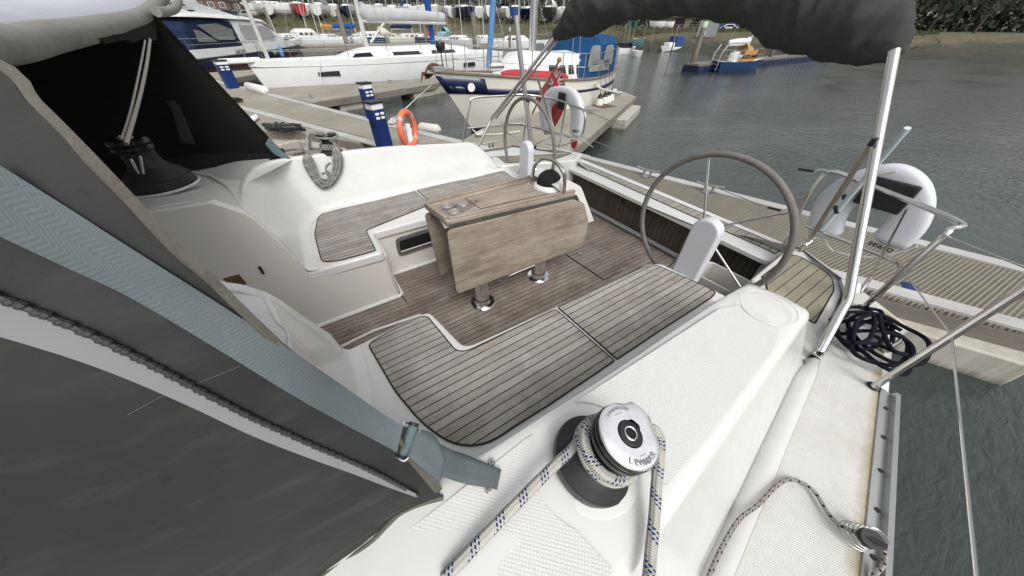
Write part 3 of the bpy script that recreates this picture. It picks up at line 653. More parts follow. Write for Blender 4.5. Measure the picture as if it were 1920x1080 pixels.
# --- helm decks
HZ = -1.13
def helm(name, sgn):
    f = (lambda x, y: V((x, y, HZ))) if sgn < 0 else (lambda x, y: V((x, 3.08 - y, HZ)))
    out = [Z(u, v, HZ) for u, v in ((1408, 523), (1480, 464), (1499, 466), (1532, 488), (1574, 520), (1582, 548), (1540, 650), (1505, 680))]
    if sgn > 0: out = [V((p.x, 3.08 - p.y, HZ)) for p in out]
    o = ypart(MB().prism(rpoly(out, [.02, .02, .02, .05, .06, .05, .02, 0], 5), (0, 0, -.47)), name, M['gel'], bevel=.012, seg=3)
    tk = [Z(u, v, HZ) for u, v in ((1428, 520), (1483, 478), (1500, 482), (1540, 505), (1560, 522), (1563, 545), (1527, 607), (1440, 560), (1436, 530))]
    if sgn > 0: tk = [V((p.x, 3.08 - p.y, HZ)) for p in tk]
    P = rpoly(tk, [.01, .01, .02, .05, .05, .04, .01, .01, .01], 5)
    t = ypart(MB().prism([p + V((0, 0, .004)) for p in P], (0, 0, -.008)), 'teak_panel', M['teakhelm'])
    m = MB(); m.tube([p + V((0, 0, .003)) for p in P], .0042, 4, closed=True); m.build('caulk_edge', M['caulk'], t)
    return o
helm('starboard_helm_deck', -1)
PH = [Z(u, v, HZ) for u, v in ((900, 290), (925, 285), (1000, 277), (1060, 279), (1092, 288), (1080, 300), (1040, 304), (995, 306), (938, 311), (912, 303))]
ypart(MB().prism(rpoly(PH, .03, 4), (0, 0, -.47)), 'port_helm_deck', M['gel'], bevel=.012)
P = rpoly([Z(u, v, HZ) for u, v in ((936, 296), (1000, 283), (1040, 281), (1072, 288), (1040, 299), (995, 303), (948, 306))], .02, 4)
t = ypart(MB().prism([p + V((0, 0, .004)) for p in P], (0, 0, -.008)), 'teak_panel', M['teakhelm']); m = MB(); m.tube([p + V((0, 0, .003)) for p in P], .004, 4, closed=True); m.build('caulk_edge', M['caulk'], t)
# bulwark blocks closing the stern corners down to the waterline, bin locker by the starboard wheel
TZ = -1.22
tr = [Z(u, v, TZ) for u, v in ((1052, 311), (1440, 492), (1490, 462), (1464, 458), (1060, 291))]
tr = [Z(1046, 306, TZ), Z(1436, 489, TZ), Z(1448, 490, TZ), Z(1482, 463, TZ), Z(1464, 453, TZ), Z(1060, 285, TZ)]
ypart(MB().prism(rpoly(tr, [.02, .03, .03, .02, .02, .02], 4), (0, 0, -.035)), 'transom_bench', M['gel'], bevel=.012, seg=4)
P = rpoly([Z(u, v, TZ) for u, v in ((1080, 308), (1440, 470), (1452, 477), (1470, 465), (1460, 460), (1068, 296))], [.01, .03, .03, .03, .03, .01], 5)
t = ypart(MB().prism([p + V((0, 0, .004)) for p in P], (0, 0, -.008)), 'teak_panel', M['teaktop']); m = MB(); m.tube([p + V((0, 0, .003)) for p in P], .004, 4, closed=True); m.build('caulk_edge', M['caulk'], t)
# transom inner face with upright teak
xa = tr[0].x + .03
ypart(MB().box((xa + .12, 1.5, -1.435), (.16, 2.2, .36)), 'transom_wall', M['gel'])
f1 = [X(u, v, xa + .03) for u, v in ((1046, 318), (1426, 502), (1413, 525), (1330, 500), (1116, 407), (1050, 372))]
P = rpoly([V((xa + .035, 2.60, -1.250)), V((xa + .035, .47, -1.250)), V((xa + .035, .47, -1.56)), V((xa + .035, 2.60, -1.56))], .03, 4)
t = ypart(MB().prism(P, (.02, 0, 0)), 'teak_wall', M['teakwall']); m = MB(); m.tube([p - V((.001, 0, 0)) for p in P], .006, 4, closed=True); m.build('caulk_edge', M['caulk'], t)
for (u, v) in ((1168, 378), (1212, 397)):
    c = X(u, v, xa + .030); ypart(MB().lathe([(0, 0), (.022, 0), (.024, .003), (.014, .005), (0, .002)], c, (-1, 0, 0), 18, cap0=False, cap1=False), 'drain_plug', M['black'])
# bin
q = [Z(u, v, -1.32) for u, v in ((1302, 512), (1331, 488), (1412, 528), (1388, 556))]
m = MB(); inn = [q[0].lerp(q[2], .04), q[1].lerp(q[3], .04), q[2].lerp(q[0], .04), q[3].lerp(q[1], .04)]
qq = rpoly(q, .04, 4); ii = rpoly([p - V((0, 0, .0)) for p in inn], .035, 4)
lowi = [p + V((0, 0, -.22)) for p in ii]; lowo = [p + V((0, 0, -.28)) for p in qq]; m.loft([lowo, qq, ii, lowi], closed=True, cap1=True); ypart(m, 'helm_locker', M['gelgrey'], bevel=.004)
m = MB(); cc = (q[0] + q[3]) * .5 + V((.03, .03, -.2)); m.bar(cc + V((-.04, 0, .08)), cc + V((.16, .06, .04)), .05, .06); ypart(m, 'engine_panel', M['black'], bevel=.008)
# ================================================================== TABLE
TT = -.83
tbl = bpy.data.objects.new('cockpit_table', None); COL.objects.link(tbl); tbl.parent = yacht; ORG[tbl.name] = ORG[yacht.name]
tbl['label'] = 'weathered wooden drop leaf table on two steel posts with compass at its aft end'
A_, B_, C_, D_ = V((.47, 1.415, TT)), V((1.37, 1.335, TT)), V((1.50, 1.73, TT)), V((.47, 1.75, TT))
A_, B_, C_, D_ = Z(836, 413, TT), Z(1080, 358, TT), Z(1010, 329, TT), Z(793, 380, TT)
C_ = V((B_.x, D_.y, TT))
P = rpoly([A_, B_, C_, D_], [.012, .012, .03, .02], 3)
tt_ = ypart(MB().prism([p - V((0, 0, .006)) for p in P], (0, 0, -.032)), 'table_top', M['tablewood'], parent=tbl, bevel=.006)
m = MB()   # fiddle rails round the edge
def rail4(a, b, w_, h): m.bar(a + V((0, 0, h / 2 - .006)), b + V((0, 0, h / 2 - .006)), w_, h)
ix = V((.012, 0, 0)); iy = V((0, .012, 0))
rail4(A_ + iy + ix * 2, B_ + iy, .024, .012); rail4(D_ - iy + ix * 2, C_ - iy, .024, .014); rail4(A_ + ix + iy * 2, D_ + ix - iy * 2, .024, .0125)
m.build('table_rail', M['tablewood'], tbl, bevel=.004)
# inlaid lid
LZ = TT - .0055
lid = [Z(u, v, TT) for u, v in ((872, 370), (902, 390), (1026, 362), (990, 341))]
ypart(MB().prism(rpoly([V((p.x, p.y, LZ + .002)) for p in lid], .008, 3), (0, 0, -.006)), 'table_lid', M['tablewood'], parent=tbl)
m = MB(); m.tube([V((p.x, p.y, LZ)) for p in rpoly(lid, .008, 3)], .0028, 5, closed=True); m.build('lid_seam', M['caulk'], tbl)
m = MB(); c = Z(893, 377, TT - .003); m.lathe([(0, 0), (.008, 0), (.008, .001), (0, .0005)], c, n=14, cap0=False, cap1=False); m.build('finger_hole', M['dark'], tbl)
for (u, v) in ((990, 343), (1017, 358)):
    c = Z(u, v, TT - .002); m = MB(); m.box(c, (.035, .022, .003)); m.lathe([(0, 0), (.009, 0), (.008, .004), (0, .004)], c + V((.004, 0, 0)), n=10, cap0=False, cap1=False); m.build('hinge', M['steel'], tbl, bevel=.0008)
def bore(obj, cyls):          # cut real holes
    c_ = MB()
    for cc_, r_, dp in cyls: c_.lathe([(r_, -dp), (r_, .02)], cc_, n=28)
    co = c_.build('t', M['caulk'], tbl); md = obj.modifiers.new('b', 'BOOLEAN'); md.object = co; md.operation = 'DIFFERENCE'; md.solver = 'EXACT'
    dg = bpy.context.evaluated_depsgraph_get(); dg.update(); me = bpy.data.meshes.new_from_object(obj.evaluated_get(dg)); obj.modifiers.clear(); old = obj.data; obj.data = me; bpy.data.objects.remove(co); bpy.data.meshes.remove(old)
bore(tt_, [(Z(840, 385, TT - .003), .042, .022), (Z(854, 396, TT - .003), .042, .022)])
for (u, v), mt in (((840, 385), 'cup'), ((854, 396), 'cup'), ((868, 382), 'lamp')):
    c = Z(u, v, TT - .003)
    m = MB()
    if mt == 'cup': m.lathe([(.0418, -.001), (.0402, -.001), (.0402, -.0205), (0, -.0205)], c, n=28, cap0=False, cap1=False); o = m.build('cup_holder', M['cupwell'], tbl); m = MB(); m.lathe([(0, -.0195), (.024, -.0195)], c, n=20, cap0=False, cap1=False); m.build('cup_base', M['chrome'], o)
    else: m.lathe([(0, .003), (.022, .0035), (.024, .002), (.036, .002), (.038, .0002)], c, n=28, cap0=False, cap1=False); m.build('table_lamp', M['steel'], tbl)
# hanging leaves
leaf = [Y(u, v, 1.385) for u, v in ((836, 436), (1080, 378), (1098, 388), (1103, 418), (1093, 462), (857, 552))]
top = [A_ + V((0, .015, -.06)), B_ + V((0, .015, -.06))]
def skew(p): t = (p.z + .89) / -.42; return V((p.x, 1.415 - .03 * max(0, t) - .012, p.z))
yl, yr = Z(838, 433, TT - .055).y, Z(1077, 374, TT - .055).y
leaf = [Y(838, 433, yl), Y(1077, 374, yr), Y(1096, 384, yr), Y(1104, 416, yr - .005), Y(1093, 462, yr - .02), Y(857, 552, yl - .04)]
P = rpoly(leaf, [.035, .02, .02, .02, .03, .035], 5); m = MB(); m.prism(P, (0, .02, 0)); ypart(m, 'table_leaf', M['leafwood'], parent=tbl, bevel=.003, label='near hanging table leaf, pale weathered wood')
m = MB(); m.tube([p + V((0, .012, 0)) for p in P], .006, 5, closed=True); m.build('leaf_edge', M['bark'], tbl)
P2 = rpoly([V((p.x, 1.77 + (.0 if i < 2 else .03), p.z)) for i, p in enumerate([V((.47, 0, -.885)), V((1.34, 0, -.885)), V((1.50, 0, -.93)), V((1.56, 0, -1.10)), V((1.50, 0, -1.28)), V((.49, 0, -1.30))])], .035, 5)
far = [Y(795, 400, 1.80), V((1.34, 1.80, -.885)), V((1.5, 1.80, -.93)), V((1.5, 1.83, -1.3)), V((.62, 1.83, -1.40)), Y(826, 517, 1.83)]
ypart(MB().prism(rpoly(far, [.03, .02, .02, .03, 0, .03], 5), (0, -.02, 0)), 'table_leaf', M['leafwood'], parent=tbl, bevel=.003, label='far hanging table leaf in shade')
m = MB(); m.bar(A_ + V((.02, .022, -.045)), B_ + V((.0, .022, -.045)), .016, .024); m.build('leaf_hinge_strip', M['alu'], tbl); m = MB(); m.bar(A_ + V((.0, .08, -.052)), B_ + V((.0, .08, -.052)), .1, .03); m.build('table_frame', M['gel'], tbl)
for u, v in ((905, 566), (1009, 517)):
    c = Z(u, v, -1.6); m = MB(); m.lathe([(.0, 0), (.094, 0), (.096, .004), (.092, .008), (.062, .009), (.060, .012), (.060, .05)], c, n=40, cap0=False, cap1=False)
    m.lathe([(.055, .008), (.055, .70)], c, n=36); lg = m.build('table_leg', M['chrome'], tbl)
    for k in range(5):
        a = k * 1.2566 + .5; q = MB(); q.lathe([(0, 0), (.006, 0), (.005, .003), (0, .003)], c + V((.078 * math.cos(a), .078 * math.sin(a), .0075)), n=8, cap0=False, cap1=False); q.build('flange_screw', M['satin'], lg)
m = MB(); a = catmull([Z(935, 525, -1.4), Z(945, 527, -1.42), Z(955, 517, -1.36), Z(1003, 497, -1.33)], 5); m.tube(a, .003, 6); m.build('table_stay', M['alu'], tbl)
# aft pedestal arm (white), compass dome, grab rail
yb = 1.42
arm = [Y(1042, 350, yb + .02), Y(1066, 338, yb + .02), Y(1090, 350, yb + .02), Y(1114, 414, yb), Y(1103, 418, yb), Y(1082, 366, yb), Y(1055, 364, yb)]
m = MB(); m.prism(rpoly(arm, [.01, .02, .03, .01, .01, .02, .01], 4), (0, .30, 0)); ypart(m, 'pedestal_arm', M['gel'], parent=tbl, bevel=.008)
cc = Z(1029, 348, TT + .0); cc = V((cc.x, cc.y, TT))
m = MB(); m.lathe([(.115, -.03), (.112, 0), (.106, .012), (.09, .022), (.0, .03)], cc, n=36, cap0=False, cap1=False); ypart(m, 'compass_base', M['gel'], parent=tbl)
m = MB(); m.sphere(cc + V((0, 0, .02)), .088, 28, (1, 1, 1.0), z0=-.1); cp = ypart(m, 'compass_cover', M['compass'] if 'compass' in M else M['satin'], parent=tbl)
m = MB(); m.tube([cc + V((0, 0, .02)) + V((math.cos(a) * .0885, .012, math.sin(a) * .0885)) for a in [math.radians(x) for x in range(-5, 186, 10)]], .0022, 5); m.build('cover_seam', M['black'], cp)
gx = [Y(998, 333, 1.66), Y(1003, 310, 1.66), Y(1018, 298, 1.62), Y(1040, 303, 1.5), Y(1054, 318, 1.42), Y(1059, 332, 1.40), Y(1057, 360, 1.40)]
m = MB(); m.tube(catmull(gx, 5), .0125, 10); ypart(m, 'table_grab_rail', M['steel'], parent=tbl)
# ================================================================== WHEELS
def wheel(cy, cz, R, x, label, a0):
    W = bpy.data.objects.new('steering_wheel', None); COL.objects.link(W); W.parent = yacht; ORG[W.name] = ORG[yacht.name]; W['label'] = label
    c = V((x, cy, cz)); f = lambda a, r, dx=0: c + V((dx, math.sin(math.radians(a)) * r, math.cos(math.radians(a)) * r))
    m = MB(); m.tube([f(a, R) for a in range(0, 360, 5)], .0165, 12, closed=True); m.build('wheel_rim', M['leather'], W)
    for k in range(5): m = MB(); m.tube([f(a0 + 72 * k, .03, -.0), f(a0 + 72 * k, R - .012)], .0062, 8); m.build('spoke', M['steel'], W)
    m = MB(); m.lathe([(0, -.045), (.022, -.045), (.03, -.03), (.035, -.01), (.035, .02), (.02, .03), (.02, .10)], c, (1, 0, 0), 20); m.build('wheel_hub', M['satin'], W); return W
wheel(.689, -.920, .426, 1.84, 'starboard steering wheel, bound in grey leather', 20)
wheel(2.55, -.899, .426, 1.84, 'port steering wheel, beyond the table', 8)
def pedestal(pxs, y, label, xc, wd=.158):
    # upright slab with a round top, facing forward
    hw = wd / 2; pts = [V((xc, y + hw, -1.6)), V((xc, y - hw, -1.6))]; zt = pxs
    arc = [V((xc, y - hw * math.cos(a), zt - hw + hw * math.sin(a))) for a in [math.radians(k * 180 / 14) for k in range(15)]]
    m = MB(); m.prism(pts + arc, (.07, 0, 0)); return ypart(m, 'wheel_pedestal', M['whiteplastic'], label, bevel=.014, seg=4)
xp = 1.71
t1 = X(1325, 411, xp); t2 = X(982, 265, xp)
pedestal(t1.z, X(1318, 440, xp).y, 'starboard wheel pedestal', xp); pedestal(t2.z, X(982, 290, xp).y, 'port wheel pedestal', xp)
# ================================================================== WINCHES
def winch(c, ax, s, label, caps=True, cover=False, notch=0, rootname='winch', us=1.0, hs=1.0):
    ax = V(ax).normalized(); W = bpy.data.objects.new(rootname, None); COL.objects.link(W); W.parent = yacht; ORG[W.name] = ORG[yacht.name]; W['label'] = label
    L = lambda pr: [((r if z < .05 else r * us) * s, z * s * (1 if z < .03 else hs)) for r, z in pr]; k = dict(axis=ax, n=56, cap0=False, cap1=False)
    m = MB(); m.lathe(L([(.0, .0), (.094, .0), (.0965, .006), (.0965, .022), (.094, .024)]), c, **k); m.build('base_ring', M['satin2'], W)
    m = MB(); m.lathe(L([(.094, .0245), (.0925, .027), (.089, .029), (.080, .036), (.062, .046), (.055, .056), (.051, .075), (.051, .115), (.060, .121), (.066, .124)]), c, **k); m.build('drum', M['satin'], W)
    m = MB(); m.lathe(L([(.066, .124), (.0735, .125), (.076, .131), (.0745, .137), (.069, .138), (.068, .141), (.0745, .142), (.076, .148), (.073, .154), (.066, .156)]), c, **k); m.build('stripper_ring', M['blackgloss'], W)
    t = c + ax * .1565 * s * hs; q = V((0, 0, 1)).rotation_difference(ax).to_matrix()
    # chrome cover with the feeder bump
    s0 = s; s = s * us; L = lambda pr: [(r * s, z * s) for r, z in pr]
    pl = []; N_ = 72
    for i in range(N_):
        a = 2 * math.pi * i / N_; d = (math.degrees(a) - notch + 180) % 360 - 180; r = .0735
        if abs(d) < 30: r += .014 * min(1, (30 - abs(d)) / 12)
        pl.append((r * math.cos(a), r * math.sin(a)))
    rows = []
    for sc, zz in ((.985, -.004), (1.0, .0), (.985, .003), (.93, .0055), (.6, .0065), (.42, .0065)): rows.append([t + q @ V((x * sc * s, y * sc * s, zz * s)) for x, y in pl])
    m = MB(); m.loft(rows, closed=True); cv = m.build('chrome_cover' if caps else 'winch_cover', M['chrome2'] if caps else M['satin'], W, sharp=40)
    m = MB(); m.lathe(L([(.0285, .0066), (.0285, .0085), (.027, .0095), (.0165, .0095), (.0165, .008)]), t, **k); m.build('handle_boss', M['satin'], W)
    m = MB(); m.lathe(L([(.0162, .0075), (.0162, .0105), (.0145, .0118), (.0122, .0108), (.0122, .001)]), t, **k); m.build('socket_ring', M['chrome'], W)
    st = [(( .0118 if i % 2 == 0 else .0088) * s, i * math.pi / 8) for i in range(16)]
    m = MB(); P = [t + q @ V((r * math.cos(a), r * math.sin(a), .0088 * s)) for r, a in st]; m.prism(P, -ax * .008 * s); m.build('socket', M['dark'], W)
    return W, t, q
M['satin2'] = mk('grey_black_anodised', (.045, .046, .047), .38, .2, var=.1, vs=10)
M['blackgloss'] = mk('gloss_black', (.008, .008, .008), .12, var=.1)
M['chrome2'] = mk('worn_chrome', (.93, .93, .95), .22, .82, var=.10, vs=18, dirt=(.5, .5, .52), dirt_amt=.4)
W, wt, wq = winch(W0, WA, 1.03, 'starboard sheet winch with polished cover and blue flecked rope wound round it', notch=18, us=.87, hs=1.12)
def arc_text(txt, r, a_mid, step, size, flip, mat, bold=0):
    m = MB(); n = len(txt)
    for i, ch in enumerate(txt):
        if ch == ' ': continue
        a = a_mid + (i - (n - 1) / 2) * step * (1 if flip else -1); ra = math.radians(a)
        pos = wt + wq @ V((r * .9 * math.cos(ra), r * .9 * math.sin(ra), .0062)); ang = ra + (math.pi / 2 if flip else -math.pi / 2)
        text_mb(ch, size, Matrix.Translation(pos) @ wq.to_4x4() @ Matrix.Rotation(ang, 4, 'Z'), .0006, bold=bold, mb=m)
    return m.build('lettering', mat, W, merge=0)
M['etched'] = mk('etched_letters', (.30, .30, .31), .5, .6)
def facing(u, v):   # angle on the winch cover of a pixel direction
    d = ray(u, v); k = (wt.dot(WA)) / d.dot(WA); p = d * k - wt; l = wq.transposed() @ p; return math.degrees(math.atan2(l.y, l.x)), math.hypot(l.x, l.y)
aL = facing(1205, 868)[0]; aE = facing(1150, 764)[0]
arc_text('LEWMAR', .0590, aL, 13, .0155, True, M['etched'], .0004)
arc_text('EVOLUTION', .0585, aE, 7.5, .009, False, M['etched'])
m = MB()
for a0, a1, r in ((aE - 30, aE + 26, .052), (aL - 26, aL + 30, .05), (aE - 10, aE + 14, .042), (aL - 4, aL + 16, .042)):
    pts = [wt + wq @ V((r * math.cos(math.radians(a0 + (a1 - a0) * k / 10)), r * math.sin(math.radians(a0 + (a1 - a0) * k / 10)), .0066)) for k in range(11)]
    m.tube(pts, .0006, 4)
m.build('arrow_lines', M['etched'], W)
# port winches
winch(V((.15, 3.03, -.80)), (.05, .16, .98), .95, 'port sheet winch with coiled rope, silhouetted against the pontoon', caps=False, notch=200)
cw = YPW + .28; wc = Z(306, 347, -.64)

CW = bpy.data.objects.new('winch', None); COL.objects.link(CW); CW.parent = yacht; ORG[CW.name] = ORG[yacht.name]; CW['label'] = 'large black cabin top winch under the sprayhood'
_t = X(273, 291, wc.x - .04) if False else None
_h = .23; kk = dict(n=44, cap0=False, cap1=False)
MB().lathe([(0, 0), (.140, 0), (.145, .008), (.140, .045), (.130, .052)], wc, **kk).build('base_ring', M['satin'], CW)
MB().lathe([(.130, .052), (.115, .075), (.082, .098), (.070, .12), (.066, .15), (.066, .175), (.074, .185)], wc, **kk).build('drum', M['satin'], CW)
MB().lathe([(.074, .185), (.082, .188), (.084, .205), (.077, .21), (.082, .214), (.084, .23), (.075, .238), (.04, .24), (.0, .24)], wc, **kk).build('winch_cover', M['blackgloss'], CW)
MB().lathe([(.03, .240), (.03, .246), (.018, .248), (.017, .242)], wc, **kk).build('socket_ring', M['steel'], CW)
m = MB(); a_, b_ = Y(246, 296, wc.y - .07), Y(268, 334, wc.y - .07); m.bar(a_, b_, .035, .012); m.bar(Y(262, 292, wc.y - .09), Y(272, 332, wc.y - .09), .012, .012); ypart(m, 'winch_feeder', M['steel'], bevel=.004)
m = MB(); m.lathe([(.10, 0), (.155, 0), (.16, .006), (.15, .012), (.145, .006)], wc + V((0, 0, -.008)), n=40, cap0=False, cap1=False); ypart(m, 'winch_pad', M['gel'])
m = MB()
for dz in (0, .03): m.box(wc + V((-.30, -.1, -.02 + dz)), (.06, .10, .02))
m.lathe([(.0, 0), (.012, 0), (.012, .05), (0, .05)], wc + V((-.30, -.1, -.02)), n=10); ypart(m, 'rope_clutch', M['satin'], bevel=.003)
# ================================================================== ROPES
def ropething(name, paths, r, mat, label, cat, n=12, cl=8, fl=None, group=None):
    m = MB()
    for p in paths: m.tube(catmull(p, cl), r, n)
    c = V(paths[0][0]); o = m.build(name, mat, loc=c, merge=0); tag(o, label, cat, group); return o
def onray(u, v, base, k=None):      # the point of the ray nearest to a 3D point
    d = ray(u, v).normalized(); return d * V(base).dot(d)
drum = lambda ang, h, r=.064: W0 + WA * h * 1.10 + wq @ V((r * math.cos(math.radians(ang)), r * math.sin(math.radians(ang)), 0))
wraps = [drum(a, .064 + .026 * (a + 0) / 360.0, .0635) for a in range(-60, 750, 15)]
st_ = facing(1090, 825)[0]
# three turns round the drum, one end leading forward along the coaming, the other out of the feeder and down
a_start = 165
turns = [drum(a_start - a, .066 + .0165 * a / 360.0, .0645) for a in range(0, 900, 15)]
lead = [Z(832, 1085, -.775), Z(885, 1030, -.762), Z(950, 963, -.75), Z(1030, 882, -.74), Z(1078, 836, -.735)]
dmin = min(range(len(turns[:24])), key=lambda i: (pix(turns[i])[0] - 1100) ** 2 + (pix(turns[i])[1] - 815) ** 2)
tail0 = drum(facing(1226, 805)[0], .140, .066); tl0 = drum(facing(1226, 805)[0] + 25, .138, .055)
tail = [tl0, onray(1222, 806, tail0) + WA * .004, onray(1236, 822, tail0 + V((.01, -.01, -.01))), onray(1236, 860, tail0 + V((0, -.01, -.04))), onray(1231, 910, V((.37, -.02, -.745))), Z(1227, 970, -.765), Z(1221, 1030, -.775), Z(1215, 1100, -.78)]
ropething('jib_sheet', [lead + turns[dmin:dmin + 50], tail], .0118, M['ropeblue'], 'thick white rope with blue flecks led round the near winch', 'rope', n=14, cl=3)
# thin fleck line through the block on the side deck
zdk = -1.088
p = [Z(1325, 1090, zdk), Z(1352, 1030, zdk), Z(1385, 975, zdk), Z(1420, 948, zdk), Z(1452, 915, zdk), Z(1475, 900, zdk + .003), Z(1500, 903, zdk + .004), Z(1527, 922, zdk + .005), Z(1550, 958, zdk + .006), Z(1568, 980, zdk + .012), Z(1590, 993, zdk + .02), Z(1608, 998, zdk + .04)]
p2 = [Z(1655, 1030, -1.04), Z(1660, 1045, -1.05), Z(1655, 1060, -1.07), Z(1640, 1078, -1.08), Z(1632, 1100, -1.09)]
ropething('furling_line', [p, p2], .0058, M['ropefleck'], 'thin grey rope with dark flecks curving over the side deck', 'rope', n=10, cl=6)
# black mooring rope heap by the quarter
zb = -1.09; hp = [[(1557, 600), (1590, 577), (1640, 580), (1655, 590), (1660, 625), (1640, 650), (1600, 655), (1575, 635), (1562, 612), (1600, 600), (1650, 612), (1700, 640), (1690, 680), (1650, 668), (1612, 640), (1590, 605), (1620, 588), (1665, 600), (1672, 640), (1640, 630)],
      [(1582, 570), (1588, 590), (1570, 600), (1575, 625), (1620, 620), (1670, 625), (1710, 650), (1700, 700), (1660, 690), (1625, 665), (1600, 640), (1610, 610), (1650, 600), (1690, 620)],
      [(1590, 620), (1600, 660), (1640, 680), (1680, 685), (1730, 680), (1740, 640), (1690, 610), (1650, 590), (1600, 585), (1572, 592), (1565, 615), (1585, 640), (1640, 645), (1680, 660)],
      [(1625, 575), (1640, 600), (1630, 635), (1600, 640), (1610, 600), (1645, 590), (1655, 620), (1672, 655), (1700, 665)]]
paths = []; r3 = random.Random(5)
for i, L in enumerate(hp): paths.append([Z(u, v, zb + .010 + .014 * i + .016 * ((j * 7 + i * 3) % 4) / 3 + .006 * (j % 2)) for j, (u, v) in enumerate(L)])
ropething('mooring_rope', paths, .0085, M['rope_k'], 'heap of black mooring rope on the starboard quarter', 'rope', n=10, cl=8)
# coil hanging from the port winch over the backrest
wp = V((.15, 3.03, -.80)); loops = []
for k in range(9):
    o_ = (k - 4) * .95
    yk = 2.915 - .006 * (k % 3)
    pts = [(596 - 20 + o_ * .5, 252), (577 - o_ * 1.2, 275 + o_), (578 + o_ * 2.2, 300), (590 + o_ * 2.0, 330), (606 + o_ * 1.0, 352 - (o_ + 4) * 1.9), (620 - o_ * .6, 347 - (o_ + 4) * 1.6), (632 - o_ * 1.8, 320), (632 - o_ * 1.9, 288), (622 + o_ * 1.2, 262), (600, 252 - (k % 2) * 4)]
    q = []
    for (u, v) in pts:
        z_ = max(-3, Y(u, v, 2.93).z); y_ = 2.925 - .0011 * (v - 285) if v > 285 else 2.95 if v > 274 else 3.0
        q.append(Y(u, v, (y_ - .010 * (k % 3) if v > 285 else y_)))
    loops.append(q + [q[0]])
for h, rr_ in ((.055, .066), (.068, .068), (.082, .066), (.142, .086)):
    loops.append([wp + V((rr_ * math.cos(a), rr_ * math.sin(a), h + .006 * math.sin(2 * a))) for a in [math.radians(x) for x in range(0, 361, 24)]])
loops.append([Y(620, 305, 2.87), Y(612, 312, 2.87), Y(612, 320, 2.86), Y(620, 327, 2.86), Y(618, 332, 2.85), Y(611, 324, 2.85), Y(603, 327, 2.85)])
loops.append([wp + V((-.06, -.03, .06)), Y(560, 280, 3.1), Y(545, 281, 3.2), Y(528, 284, 3.3)])
ropething('rope_coil', loops, .0088, M['ropecoil'], 'blue and cream coiled rope hanging from the port winch', 'rope', n=8, cl=5)
# block with springs on the rail
bc = Z(1600, 1005, -1.085); m = MB()
for k in range(7):
    c = bc + V((.012 * k * .35, -.004 * k, .004 + .0055 * k)); rr_ = .034 - .0022 * k; m.tube([c + V((rr_ * math.cos(a), rr_ * math.sin(a), 0)) for a in [2 * math.pi * j / 20 for j in range(20)]], .0018, 5, closed=True)
blk = bpy.data.objects.new('turning_block', None); COL.objects.link(blk); blk.parent = yacht; ORG[blk.name] = ORG[yacht.name]
m.build('block_spring', M['alu'], blk)
b0 = Z(1608, 998, -1.04); b1 = Z(1658, 1024, -1.02); ax = (b1 - b0).normalized(); nn = ax.cross(V((0, 0, 1))).normalized(); nn = (nn * .4 + V((0, 0, 1))).normalized(); mid_ = (b0 + b1) / 2; rad = (b1 - b0).length / 2
m = MB(); m.lathe([(0, -.010), (rad, -.010), (rad, -.004), (rad * .82, -.001), (rad * .82, .001), (rad, .004), (rad, .010), (0, .010)], mid_, nn, 28, cap0=False, cap1=False); m.build('sheave', M['satin'], blk)
m = MB(); m.bar(b0 + nn * .0125, b1 + nn * .0125, .014, .003); m.bar(b0 - nn * .0125, b1 - nn * .0125, .014, .003); m.build('block_strap', M['satin2'], blk)
# ================================================================== BIMINI
bim = bpy.data.objects.new('bimini', None); COL.objects.link(bim); bim.parent = yacht; ORG[bim.name] = ORG[yacht.name]; bim['label'] = 'folded bimini arch in its grey cover'
s0, s1 = Z(1537, 660, -1.085), X(1590, 560, 1.76); s2 = Y(1677, 95, .436)
m = MB(); m.tube([s0, s0.lerp(s1, .8)] + catmull([s0.lerp(s1, .8), s1, s1.lerp(s2, .1)], 5)[1:] + [s2], .0175, 14); m.build('bimini_pole', M['steel'], bim)
m = MB(); c = s0 + V((0, 0, -.01)); m.box(c, (.05, .035, .006)); m.box(c + V((0, .012, .015)), (.03, .005, .03)); m.box(c + V((0, -.012, .015)), (.03, .005, .03)); m.build('pole_foot', M['steel'], bim, bevel=.002)
m = MB(); c = s1 + V((0, 0, .02)); m.lathe([(.0, -.02), (.022, -.02), (.023, .02), (0, .02)], Z(1602, 540, s1.z + .02) * 1.0, (s2 - s1), 16); m.build('pole_joint', M['steel'], bim)
q0 = Y(897, 274, 3.1); q1 = Y(922, 222, 3.08); q2 = Y(1043, 66, 2.644)
m = MB(); m.tube([q0] + catmull([q0.lerp(q1, .7), q1, q1.lerp(q2, .1)], 5) + [q2], .0165, 12); m.build('bimini_pole', M['steel'], bim)
m = MB(); m.tube([q1 + V((.03, -.03, 0)), q2 + V((.03, -.03, -.01))], .010, 8); m.build('bimini_pole', M['brownsteel'], bim)
# cover: a fat crumpled sleeve along the arch, outline from the photograph
top_ = [(1010, 42, 8), (1040, 55, 22), (1062, 46, 42), (1095, 22, 56), (1150, -2, 58), (1240, -20, 58), (1330, -24, 58), (1420, -18, 62), (1500, -2, 66), (1570, 25, 70), (1620, 55, 70), (1652, 85, 54), (1668, 108, 30), (1674, 118, 10)]
rows = []; N_ = 48; cs = []
ctr = [(1040, 66, 10, 2.66), (1054, 58, 18, 2.6), (1078, 38, 34, 2.5), (1110, 18, 46, 2.38), (1160, -6, 50, 2.2), (1230, -14, 48, 1.98), (1300, -16, 47, 1.75), (1370, -14, 54, 1.52), (1440, -8, 72, 1.28), (1500, 8, 88, 1.08), (1560, 28, 90, .88), (1610, 48, 84, .70), (1645, 70, 66, .58), (1668, 90, 44, .5), (1680, 108, 18, .46)]
cp_ = catmull([V((a, b, 0)) for a, b, c, d in ctr], 12); rp_ = catmull([V((c, d, 0)) for a, b, c, d in ctr], 12)
